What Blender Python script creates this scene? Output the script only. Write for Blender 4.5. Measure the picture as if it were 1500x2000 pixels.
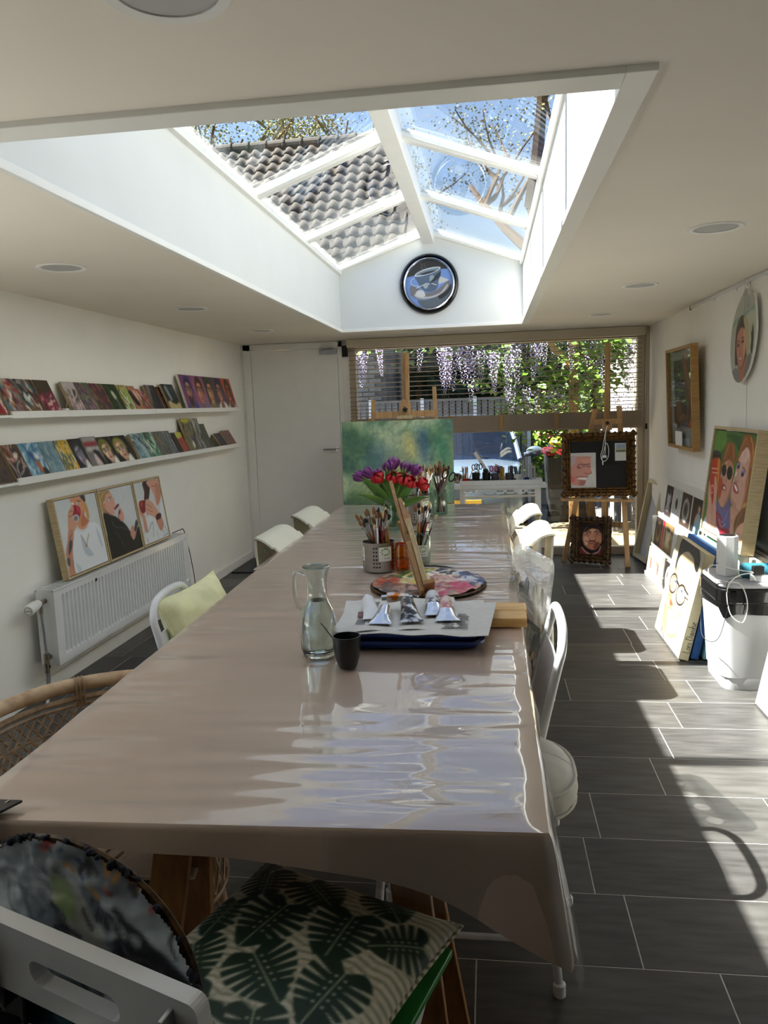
import bpy, math, random
import numpy as np
from mathutils import Vector, Matrix

for _o in list(bpy.data.objects):
    bpy.data.objects.remove(_o)
SC = bpy.context.scene
COL = SC.collection
R = math.radians

# ---------------------------------------------------------------- camera
_f, _yaw, _pitch, _roll = 1531.25, .1361, .1335, -.0352
_fw = Vector((-math.sin(_yaw)*math.cos(_pitch), math.cos(_yaw)*math.cos(_pitch), -math.sin(_pitch)))
_rt = Vector((math.cos(_yaw), math.sin(_yaw), 0)); _up = _rt.cross(_fw)
_r2 = math.cos(_roll)*_rt + math.sin(_roll)*_up; _u2 = -math.sin(_roll)*_rt + math.cos(_roll)*_up
_cd = bpy.data.cameras.new('camera'); CAM = bpy.data.objects.new('camera', _cd); COL.objects.link(CAM)
CAM.matrix_world = Matrix(((_r2.x, _u2.x, -_fw.x, 0), (_r2.y, _u2.y, -_fw.y, 0), (_r2.z, _u2.z, -_fw.z, 1.4266), (0, 0, 0, 1)))
_cd.sensor_fit = 'VERTICAL'; _cd.sensor_height = 36; _cd.lens = _f/2000*36
_cd.clip_start = .05; _cd.clip_end = 400
SC.camera = CAM

# ---------------------------------------------------------------- sky, sun, exposure
SUN_DIR = Vector((.73, .05, -1)).normalized()
_w = bpy.data.worlds.new('sky'); SC.world = _w; _w.use_nodes = True
_nt = _w.node_tree; _bg = _nt.nodes['Background']
_sk = _nt.nodes.new('ShaderNodeTexSky'); _sk.sky_type = 'NISHITA'; _sk.sun_disc = False
_sk.sun_elevation = math.asin(-SUN_DIR.z); _sk.sun_rotation = math.atan2(-SUN_DIR.x, -SUN_DIR.y)
_sk.air_density = 1.0; _sk.dust_density = 1.5; _sk.ozone_density = 1.6
_nt.links.new(_sk.outputs[0], _bg.inputs[0]); _bg.inputs[1].default_value = .088
_sd = bpy.data.lights.new('sun', 'SUN'); _sd.energy = 8.5; _sd.angle = R(.55); _sd.color = (1, .965, .91)
_so = bpy.data.objects.new('sun', _sd); COL.objects.link(_so); _so.location = (-8, 3, 12)
_so.rotation_euler = SUN_DIR.to_track_quat('-Z', 'Y').to_euler()
vs = SC.view_settings; vs.view_transform = 'Standard'; vs.look = 'None'; vs.gamma = 1; vs.exposure = 2.05
vs.use_curve_mapping = False
SC.cycles.use_denoising = True
SC.cycles.max_bounces = 14; SC.cycles.diffuse_bounces = 7; SC.cycles.glossy_bounces = 6
SC.cycles.transmission_bounces = 10; SC.cycles.transparent_max_bounces = 40
SC.cycles.caustics_reflective = False; SC.cycles.caustics_refractive = False
SC.cycles.sample_clamp_indirect = 6

# ---------------------------------------------------------------- helpers
def lin(c):
    o = []
    for x in c[:3]:
        x = x/255
        o.append(x/12.92 if x <= .04045 else ((x+.055)/1.055)**2.4)
    return tuple(o)
def tag(o, label=None, cat=None, group=None, kind=None):
    if label: o['label'] = label
    if cat: o['category'] = cat
    if group: o['group'] = group
    if kind: o['kind'] = kind
    return o
def thing(name, label, cat, loc=(0, 0, 0), rot=(0, 0, 0), group=None, kind=None):
    o = bpy.data.objects.new(name, None); COL.objects.link(o)
    o.empty_display_size = .05
    if isinstance(rot, Matrix):
        o.matrix_world = Matrix.Translation(loc) @ rot.to_4x4()
    else:
        o.location = loc; o.rotation_euler = rot if hasattr(rot, '__len__') else (0, 0, rot)
    return tag(o, label, cat, group, kind)
def basis(o):
    return o.matrix_basis.copy()
def kids(o):
    return [c for c in COL.objects if c.parent == o]
def copy_tree(o, parent=None, km=None):
    c = o.copy(); COL.objects.link(c); c.parent = parent
    for ch in list(o.children):
        copy_tree(ch, c)
    return c
class MB:
    def __init__(s): s.v = []; s.f = []
    def add(s, v, f):
        b = len(s.v); s.v += [tuple(p) for p in v]; s.f += [tuple(i+b for i in q) for q in f]; return s
    def box(s, c, d, M=None):
        x, y, z = [k/2 for k in d]
        P = [Vector(p) for p in ((-x,-y,-z),(x,-y,-z),(x,y,-z),(-x,y,-z),(-x,-y,z),(x,-y,z),(x,y,z),(-x,y,z))]
        if M: P = [M @ p for p in P]
        c = Vector(c)
        return s.add([p+c for p in P], [(0,3,2,1),(4,5,6,7),(0,1,5,4),(1,2,6,5),(2,3,7,6),(3,0,4,7)])
    def bb(s, x0, x1, y0, y1, z0, z1):
        return s.box(((x0+x1)/2, (y0+y1)/2, (z0+z1)/2), (x1-x0, y1-y0, z1-z0))
    def cbox(s, d, ch):
        # box with chamfered top edges, top face at z=0, lying in +x +y
        x, y, z = d
        v = [(0,0,-z),(x,0,-z),(x,y,-z),(0,y,-z),(0,0,-ch),(x,0,-ch),(x,y,-ch),(0,y,-ch),(ch,ch,0),(x-ch,ch,0),(x-ch,y-ch,0),(ch,y-ch,0)]
        f = [(8,9,10,11)]
        for a in (0, 4):
            for i in range(4):
                j = (i+1) % 4; f.append((a+i, a+j, a+4+j, a+4+i))
        return s.add(v, f)
    def beam(s, p0, p1, w, t, up=(0, 0, 1)):
        p0 = Vector(p0); p1 = Vector(p1); d = (p1-p0).normalized(); up = Vector(up)
        a = d.cross(up)
        if a.length < 1e-4: a = d.cross(Vector((1, 0, 0)))
        a.normalize(); b = a.cross(d)
        P = []
        for q in (p0, p1):
            P += [q-a*w/2-b*t/2, q+a*w/2-b*t/2, q+a*w/2+b*t/2, q-a*w/2+b*t/2]
        return s.add(P, [(0,1,2,3),(7,6,5,4),(0,4,5,1),(1,5,6,2),(2,6,7,3),(3,7,4,0)])
    def tube(s, pts, r, n=8, closed=False, caps=True):
        pts = [Vector(p) for p in pts]; m = len(pts)
        rs = r if hasattr(r, '__len__') else [r]*m
        T = []
        for i in range(m):
            a = pts[(i-1) % m] if (closed or i > 0) else pts[i]
            b = pts[(i+1) % m] if (closed or i < m-1) else pts[i]
            T.append((b-a).normalized())
        u = T[0].orthogonal().normalized(); V = []; F = []
        for i in range(m):
            if i: u = (u - T[i]*u.dot(T[i])); u = u.normalized() if u.length > 1e-6 else T[i].orthogonal().normalized()
            w = T[i].cross(u)
            for k in range(n):
                a = 2*math.pi*k/n; V.append(pts[i]+(u*math.cos(a)+w*math.sin(a))*rs[i])
        for i in range(m if closed else m-1):
            j = (i+1) % m
            for k in range(n):
                l = (k+1) % n; F.append((i*n+k, i*n+l, j*n+l, j*n+k))
        if caps and not closed:
            F.append(tuple(range(n-1, -1, -1))); F.append(tuple((m-1)*n+k for k in range(n)))
        return s.add(V, F)
    def cyl(s, p0, p1, r0, r1=None, n=12):
        return s.tube([p0, p1], [r0, r0 if r1 is None else r1], n)
    def lathe(s, prof, c=(0, 0, 0), n=24, M=None, sx=1, sy=1):
        V = []; F = []
        for r, z in prof:
            for k in range(n):
                a = 2*math.pi*k/n; p = Vector((r*math.cos(a)*sx, r*math.sin(a)*sy, z))
                V.append((M @ p if M else p)+Vector(c))
        for i in range(len(prof)-1):
            for k in range(n):
                l = (k+1) % n; F.append((i*n+k, i*n+l, (i+1)*n+l, (i+1)*n+k))
        if prof[0][0] > 1e-6: F.append(tuple(range(n-1, -1, -1)))
        if prof[-1][0] > 1e-6: F.append(tuple((len(prof)-1)*n+k for k in range(n)))
        return s.add(V, F)
    def shell(s, prof, c=(0, 0, 0), n=24, M=None):
        # open lathe, no caps
        b = len(s.f); s.lathe(prof, c, n, M)
        s.f = [q for q in s.f[:b]]+[q for q in s.f[b:] if len(q) == 4]; return s
    def ell(s, c, rx, ry, rz, n=12, m=8, M=None):
        prof = [(math.sin(math.pi*i/m), -math.cos(math.pi*i/m)) for i in range(m+1)]
        S = Matrix.Diagonal((rx, ry, rz)); MM = (M @ S) if M else S
        return s.lathe([(max(r, 1e-5), z) for r, z in prof], c, n, MM)
    def grid(s, P, flip=False):
        nu, nv = len(P), len(P[0]); V = [p for row in P for p in row]; F = []
        for i in range(nu-1):
            for j in range(nv-1):
                q = (i*nv+j, (i+1)*nv+j, (i+1)*nv+j+1, i*nv+j+1); F.append(q[::-1] if flip else q)
        return s.add(V, F)
    def sheet(s, P, t, N=None):
        # grid with thickness t along the normals (or N)
        nu, nv = len(P), len(P[0]); A = np.array([[list(p) for p in row] for row in P], float)
        if N is None:
            du = np.gradient(A, axis=0); dv = np.gradient(A, axis=1); n = np.cross(du, dv)
            n /= np.linalg.norm(n, axis=2, keepdims=True)+1e-12
        else: n = np.array(N, float)
        B = A-n*t; V = [tuple(p) for p in A.reshape(-1, 3)]+[tuple(p) for p in B.reshape(-1, 3)]
        F = []; o = nu*nv
        for i in range(nu-1):
            for j in range(nv-1):
                q = (i*nv+j, (i+1)*nv+j, (i+1)*nv+j+1, i*nv+j+1); F.append(q); F.append(tuple(k+o for k in q[::-1]))
        ring = [(i, 0) for i in range(nu)]+[(nu-1, j) for j in range(1, nv)]+[(i, nv-1) for i in range(nu-2, -1, -1)]+[(0, j) for j in range(nv-2, 0, -1)]
        for k in range(len(ring)):
            a = ring[k][0]*nv+ring[k][1]; b = ring[(k+1) % len(ring)]; b = b[0]*nv+b[1]
            F.append((b, a, a+o, b+o))
        return s.add(V, F)
    def prism(s, poly, z0, z1, M=None):
        n = len(poly); V = [Vector((x, y, z0)) for x, y in poly]+[Vector((x, y, z1)) for x, y in poly]
        if M: V = [M @ p for p in V]
        F = [tuple(range(n-1, -1, -1)), tuple(range(n, 2*n))]
        for i in range(n):
            j = (i+1) % n; F.append((i, j, n+j, n+i))
        return s.add(V, F)
    def mesh(s, name):
        m = bpy.data.meshes.new(name); m.from_pydata(s.v, [], s.f); m.update(); return m
    def build(s, name, mt, parent=None, smooth=False, bevel=0, world=False, at=None, seg=2, ang=40):
        if world and parent is not None:
            p = parent; M = basis(p)
            while p.parent: p = p.parent; M = basis(p) @ M
            I = M.inverted(); s.v = [tuple(I @ Vector(q)) for q in s.v]
        if at is not None:
            s.v = [(q[0]-at[0], q[1]-at[1], q[2]-at[2]) for q in s.v]
        m = s.mesh(name)
        if smooth:
            m.polygons.foreach_set('use_smooth', [True]*len(m.polygons)); m.set_sharp_from_angle(angle=R(ang))
        return place(name, m, mt, parent, bevel, at, seg)
def place(name, m, mt, parent=None, bevel=0, at=None, seg=2):
    o = bpy.data.objects.new(name, m); COL.objects.link(o)
    if mt is not None and not m.materials: m.materials.append(MT[mt] if isinstance(mt, str) else mt)
    if parent is not None: o.parent = parent
    if at is not None: o.location = at
    if bevel:
        b = o.modifiers.new('bevel', 'BEVEL'); b.width = bevel; b.segments = seg; b.limit_method = 'ANGLE'; b.angle_limit = R(50); b.harden_normals = False
    return o
def shape2d(loops, depth, res=0):
    # flat shape with holes (even-odd) of the given thickness, centred on z=0; returns (verts, faces)
    cu = bpy.data.curves.new('shape', 'CURVE'); cu.dimensions = '2D'; cu.fill_mode = 'BOTH'; cu.extrude = depth/2
    for L in loops:
        sp = cu.splines.new('POLY'); sp.points.add(len(L)-1); sp.use_cyclic_u = True
        for i, (x, y) in enumerate(L): sp.points[i].co = (x, y, 0, 1)
    o = bpy.data.objects.new('shape', cu); m = bpy.data.meshes.new_from_object(o)
    V = [tuple(v.co) for v in m.vertices]; F = [tuple(p.vertices) for p in m.polygons]
    bpy.data.objects.remove(o); bpy.data.curves.remove(cu); bpy.data.meshes.remove(m)
    return V, F
def text_mesh(txt, size, depth=.0006, shear=0):
    cu = bpy.data.curves.new('text', 'FONT'); cu.body = txt; cu.size = size; cu.extrude = depth/2; cu.align_x = 'CENTER'; cu.align_y = 'CENTER'; cu.shear = shear; cu.resolution_u = 2
    o = bpy.data.objects.new('text', cu); m = bpy.data.meshes.new_from_object(o)
    V = [tuple(v.co) for v in m.vertices]; F = [tuple(p.vertices) for p in m.polygons]
    bpy.data.objects.remove(o); bpy.data.curves.remove(cu); bpy.data.meshes.remove(m)
    return V, F
def xf(VF, M):
    return [tuple(M @ Vector(v)) for v in VF[0]], VF[1]
def ellipse(cx, cy, rx, ry, n=20, a0=0):
    return [(cx+rx*math.cos(2*math.pi*i/n+a0), cy+ry*math.sin(2*math.pi*i/n+a0)) for i in range(n)]
def rrect(x0, y0, x1, y1, r, n=4):
    o = []
    for cx, cy, a in ((x1-r, y1-r, 0), (x0+r, y1-r, 90), (x0+r, y0+r, 180), (x1-r, y0+r, 270)):
        for i in range(n+1):
            t = R(a+90*i/n); o.append((cx+r*math.cos(t), cy+r*math.sin(t)))
    return o
def smoothpath(pts, k=6, closed=False):
    P = [Vector(p) for p in pts]; n = len(P); o = []
    for i in range(n if closed else n-1):
        a = P[(i-1) % n] if (closed or i > 0) else P[i]*2-P[i+1]
        b, c = P[i], P[(i+1) % n]; d = P[(i+2) % n] if (closed or i < n-2) else c*2-b
        for j in range(k):
            t = j/k; o.append(.5*((2*b)+(c-a)*t+(2*a-5*b+4*c-d)*t*t+(3*b-a-3*c+d)*t**3))
    if not closed: o.append(P[-1])
    return o
def rotz(a): return Matrix.Rotation(a, 4, 'Z')
def cols(U, V, N):
    return Matrix(((U[0], V[0], N[0]), (U[1], V[1], N[1]), (U[2], V[2], N[2])))

# ---------------------------------------------------------------- materials
MT = {}
def mat(name, col, rough=.5, metal=0, var=.06, vs=8, bump=0, bs=60, spec=.5, coat=0, st=(1, 1, 1), trans=0, ior=1.45, col2=None, alpha=1, sss=0, detail=4, thr=None, sheen=0):
    m = bpy.data.materials.new(name); m.use_nodes = True; nt = m.node_tree; b = nt.nodes['Principled BSDF']
    L = nt.links.new; N = nt.nodes.new
    c1 = lin(col); c2 = lin(col2) if col2 else tuple(max(0, x*(1-2*var)) for x in c1); c1 = c1 if col2 else tuple(min(1, x*(1+var)) for x in c1)
    tc = N('ShaderNodeTexCoord'); mp = N('ShaderNodeMapping'); mp.inputs['Scale'].default_value = st; L(tc.outputs['Object'], mp.inputs[0])
    nz = N('ShaderNodeTexNoise'); nz.inputs['Scale'].default_value = vs; nz.inputs['Detail'].default_value = detail; L(mp.outputs[0], nz.inputs['Vector'])
    rp = N('ShaderNodeValToRGB'); rp.color_ramp.elements[0].color = (*c1, 1); rp.color_ramp.elements[1].color = (*c2, 1)
    lo, hi = thr or (.3, .7); rp.color_ramp.elements[0].position = lo; rp.color_ramp.elements[1].position = hi
    L(nz.outputs['Fac'], rp.inputs[0]); L(rp.outputs[0], b.inputs['Base Color'])
    b.inputs['Roughness'].default_value = rough; b.inputs['Metallic'].default_value = metal; b.inputs['Specular IOR Level'].default_value = spec
    b.inputs['Coat Weight'].default_value = coat; b.inputs['Coat Roughness'].default_value = .05; b.inputs['Transmission Weight'].default_value = trans; b.inputs['IOR'].default_value = ior
    b.inputs['Sheen Weight'].default_value = sheen
    if bump:
        n2 = N('ShaderNodeTexNoise'); n2.inputs['Scale'].default_value = bs; n2.inputs['Detail'].default_value = 3; L(mp.outputs[0], n2.inputs['Vector'])
        bp = N('ShaderNodeBump'); bp.inputs['Strength'].default_value = min(1, bump*60); bp.inputs['Distance'].default_value = bump; L(n2.outputs['Fac'], bp.inputs['Height']); L(bp.outputs[0], b.inputs['Normal'])
        if coat: L(bp.outputs[0], b.inputs['Coat Normal'])
    MT[name] = m; return m
def wood(name, col, dark, sc=14, rough=.5, st=(1, 1, 8)):
    # stripes run along the axis whose stretch is smallest
    return mat(name, col, rough, col2=dark, vs=sc, st=st, detail=6, bump=.0006, bs=sc*3, thr=(.35, .75))
def glass(name, tint=(245, 250, 250), base=.045, gl=1.0, rough=.0, milk=0, powr=4.5):
    m = bpy.data.materials.new(name); m.use_nodes = True; nt = m.node_tree; nt.nodes.clear(); N = nt.nodes.new; L = nt.links.new
    out = N('ShaderNodeOutputMaterial'); tr = N('ShaderNodeBsdfTransparent'); g = N('ShaderNodeBsdfGlossy'); mx = N('ShaderNodeMixShader')
    tr.inputs[0].default_value = (*lin(tint), 1); g.inputs['Roughness'].default_value = rough
    lw = N('ShaderNodeLayerWeight'); lw.inputs[0].default_value = .5
    pw = N('ShaderNodeMath'); pw.operation = 'POWER'; pw.inputs[1].default_value = powr; L(lw.outputs['Facing'], pw.inputs[0])
    ma = N('ShaderNodeMath'); ma.operation = 'MULTIPLY_ADD'; ma.inputs[1].default_value = .9*gl; ma.inputs[2].default_value = base; ma.use_clamp = True; L(pw.outputs[0], ma.inputs[0])
    L(ma.outputs[0], mx.inputs[0]); L(tr.outputs[0], mx.inputs[1]); L(g.outputs[0], mx.inputs[2]); last = mx
    if milk:
        df = N('ShaderNodeBsdfDiffuse'); df.inputs[0].default_value = (.9, .9, .9, 1); m2 = N('ShaderNodeMixShader'); m2.inputs[0].default_value = milk
        L(mx.outputs[0], m2.inputs[1]); L(df.outputs[0], m2.inputs[2]); last = m2
    L(last.outputs[0], out.inputs[0]); MT[name] = m; return m
def paint_mat(name, rough=.45, bump=.0004, bs=120, spec=.4):
    m = bpy.data.materials.new(name); m.use_nodes = True; nt = m.node_tree; b = nt.nodes['Principled BSDF']; N = nt.nodes.new; L = nt.links.new
    a = N('ShaderNodeAttribute'); a.attribute_name = 'Col'; L(a.outputs['Color'], b.inputs['Base Color']); b.inputs['Roughness'].default_value = rough; b.inputs['Specular IOR Level'].default_value = spec
    tc = N('ShaderNodeTexCoord'); nz = N('ShaderNodeTexNoise'); nz.inputs['Scale'].default_value = bs; L(tc.outputs['Object'], nz.inputs['Vector'])
    bp = N('ShaderNodeBump'); bp.inputs['Distance'].default_value = bump; bp.inputs['Strength'].default_value = .4; L(nz.outputs['Fac'], bp.inputs['Height']); L(bp.outputs[0], b.inputs['Normal'])
    MT[name] = m; return m
paint_mat('paint'); paint_mat('print', .55, .00005); paint_mat('impasto', .35, .002, 60)
mat('wall', (243, 242, 237), .9, var=.015, vs=3, bump=.0004, bs=220)
mat('ceil', (229, 223, 212), .9, var=.015, vs=2, bump=.0003, bs=200)
mat('white_paint', (236, 236, 232), .35, var=.01)
mat('shaft', (218, 220, 218), .55, var=.012, vs=4)
mat('door', (230, 229, 225), .45, var=.012)
mat('frame_cream', (190, 180, 160), .45, var=.02)
mat('grout', (200, 196, 188), .9, var=.08, vs=30)
mat('tile_a', (76, 75, 73), .42, var=.22, vs=5, st=(1, 6, 1), bump=.0009, bs=26, detail=8)
mat('tile_b', (70, 69, 68), .44, var=.22, vs=6, st=(1, 6, 1), bump=.0009, bs=30, detail=8)
mat('tile_c', (82, 81, 78), .40, var=.22, vs=4, st=(1, 6, 1), bump=.0009, bs=24, detail=8)
mat('slat', (150, 134, 114), .5, var=.08, vs=6, st=(1, 20, 20))
mat('black', (16, 16, 17), .45, var=.1)
mat('black_gloss', (14, 14, 15), .15, var=.1, coat=.3)
mat('rubber', (30, 30, 31), .7, var=.15)
mat('chrome', (200, 200, 202), .18, 1, var=.03)
mat('steel', (176, 174, 170), .32, 1, var=.06, vs=3, st=(1, 1, 14))
mat('brass', (140, 122, 96), .35, 1, var=.1)
mat('nickel', (150, 140, 124), .35, 1, var=.08)
mat('galv', (168, 172, 176), .35, .9, var=.08, vs=30)
mat('white_metal', (226, 228, 230), .25, var=.02, coat=.3)
mat('cream_plastic', (236, 234, 214), .35, var=.015)
mat('white_plastic', (232, 233, 232), .32, var=.012)
mat('grey_plastic', (178, 180, 184), .4, var=.02)
wood('pine', (196, 158, 108), (160, 118, 72), 10, .5, (6, 6, .6))
wood('pine_y', (196, 158, 108), (160, 118, 72), 10, .5, (6, .6, 6))
wood('oak', (176, 138, 84), (146, 108, 60), 12, .5, (8, 8, .8))
wood('palewood', (196, 178, 140), (172, 150, 112), 14, .55, (8, 8, 1))
wood('beech', (172, 134, 92), (150, 112, 74), 16, .5, (8, 8, 1))
wood('trestle', (150, 104, 52), (118, 78, 36), 9, .5, (7, 7, .7))
wood('plank', (214, 176, 112), (178, 134, 76), 10, .5, (.8, 7, 7))
wood('linen', (178, 160, 128), (160, 140, 108), 60, .8, (1, 1, 1))
mat('canvas_edge', (224, 220, 206), .8, var=.05, vs=80)
mat('creamcanvas', (206, 197, 162), .7, var=.03, vs=60)
mat('bluecanvas', (52, 104, 176), .6, var=.06, vs=20)
mat('cyancanvas', (140, 208, 218), .6, var=.05, vs=20)
mat('gilt', (116, 82, 36), .42, .55, col2=(52, 34, 14), vs=40, bump=.003, bs=50, thr=(.35, .65))
mat('gilt_dark', (92, 66, 34), .5, .35, col2=(40, 28, 16), vs=40, bump=.003, bs=50, thr=(.35, .65))
mat('rattan', (180, 154, 122), .5, col2=(134, 108, 82), vs=40, bump=.0006, bs=90)
mat('rattan_lt', (208, 184, 150), .5, col2=(164, 134, 104), vs=24, bump=.0006, bs=90)
mat('fabric_beige', (206, 190, 164), .9, var=.06, vs=90, st=(1, 1, 1), bump=.001, bs=160, sheen=.2)
mat('fabric_white', (222, 218, 206), .9, var=.04, vs=20, bump=.0006, bs=200, sheen=.2)
mat('fabric_yellow', (236, 236, 186), .9, var=.06, vs=14, bump=.0008, bs=160, sheen=.2)
_cl = mat('cloth', (190, 170, 154), .3, var=.03, vs=5, bump=.0007, bs=20, spec=.5, coat=1, st=(.22, 1, 1)).node_tree.nodes['Principled BSDF']
_cl.inputs['Coat IOR'].default_value = 1.85; _cl.inputs['Coat Roughness'].default_value = .02
glass('clear_film', (246, 247, 248), .05, .8, .05, milk=.05)
glass('pane', (249, 250, 249), .05, .85)
glass('picture_glass', (249, 250, 249), .04, .45)
mat('wall_dark', (58, 52, 47), .9, var=.05, vs=3)
glass('pane_sky', (248, 249, 248), .085, .9)
glass('jar_glass', (232, 240, 236), .07, 1.0)
glass('acrylic', (244, 246, 246), .12, 1.0, .01, milk=.035, powr=2.2)
glass('amber', (244, 206, 124), .06, 1.0)
mat('true_glass', (240, 246, 244), .0, var=0, trans=1, ior=1.45)
mat('water', (232, 240, 236), .0, var=0, trans=1, ior=1.33)
mat('bluetray', (22, 52, 118), .3, var=.05, coat=.2)
mat('paper', (206, 206, 202), .8, var=.03, vs=30)
mat('ink', (70, 70, 72), .8, var=.1)
mat('foil', (206, 208, 214), .22, .85, var=.08, vs=40, bump=.0015, bs=70)
mat('tubewhite', (224, 226, 230), .35, var=.03)
mat('green', (92, 134, 56), .5, var=.14, vs=30, st=(1, 1, .2))
mat('green_logo', (122, 168, 52), .5, var=.03)
mat('label', (232, 232, 228), .5, var=.02)
mat('downlight', (180, 181, 180), .5, var=.02)
mat('purple', (142, 66, 140), .45, col2=(92, 36, 98), vs=26, st=(1, 1, .3))
mat('red', (206, 26, 34), .45, col2=(160, 12, 26), vs=26, st=(1, 1, .3))
mat('blackcup', (24, 25, 26), .38, var=.08)
mat('teal_speaker', (38, 106, 124), .6, var=.12, vs=120, bump=.0008, bs=240)
mat('white_cable', (226, 226, 222), .4, var=.02)
mat('greenbox', (18, 120, 40), .4, var=.06)
mat('check_a', (30, 32, 42), .9, var=.1, vs=60)
mat('bamboo', (132, 88, 46), .5, var=.2, vs=30)
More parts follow.
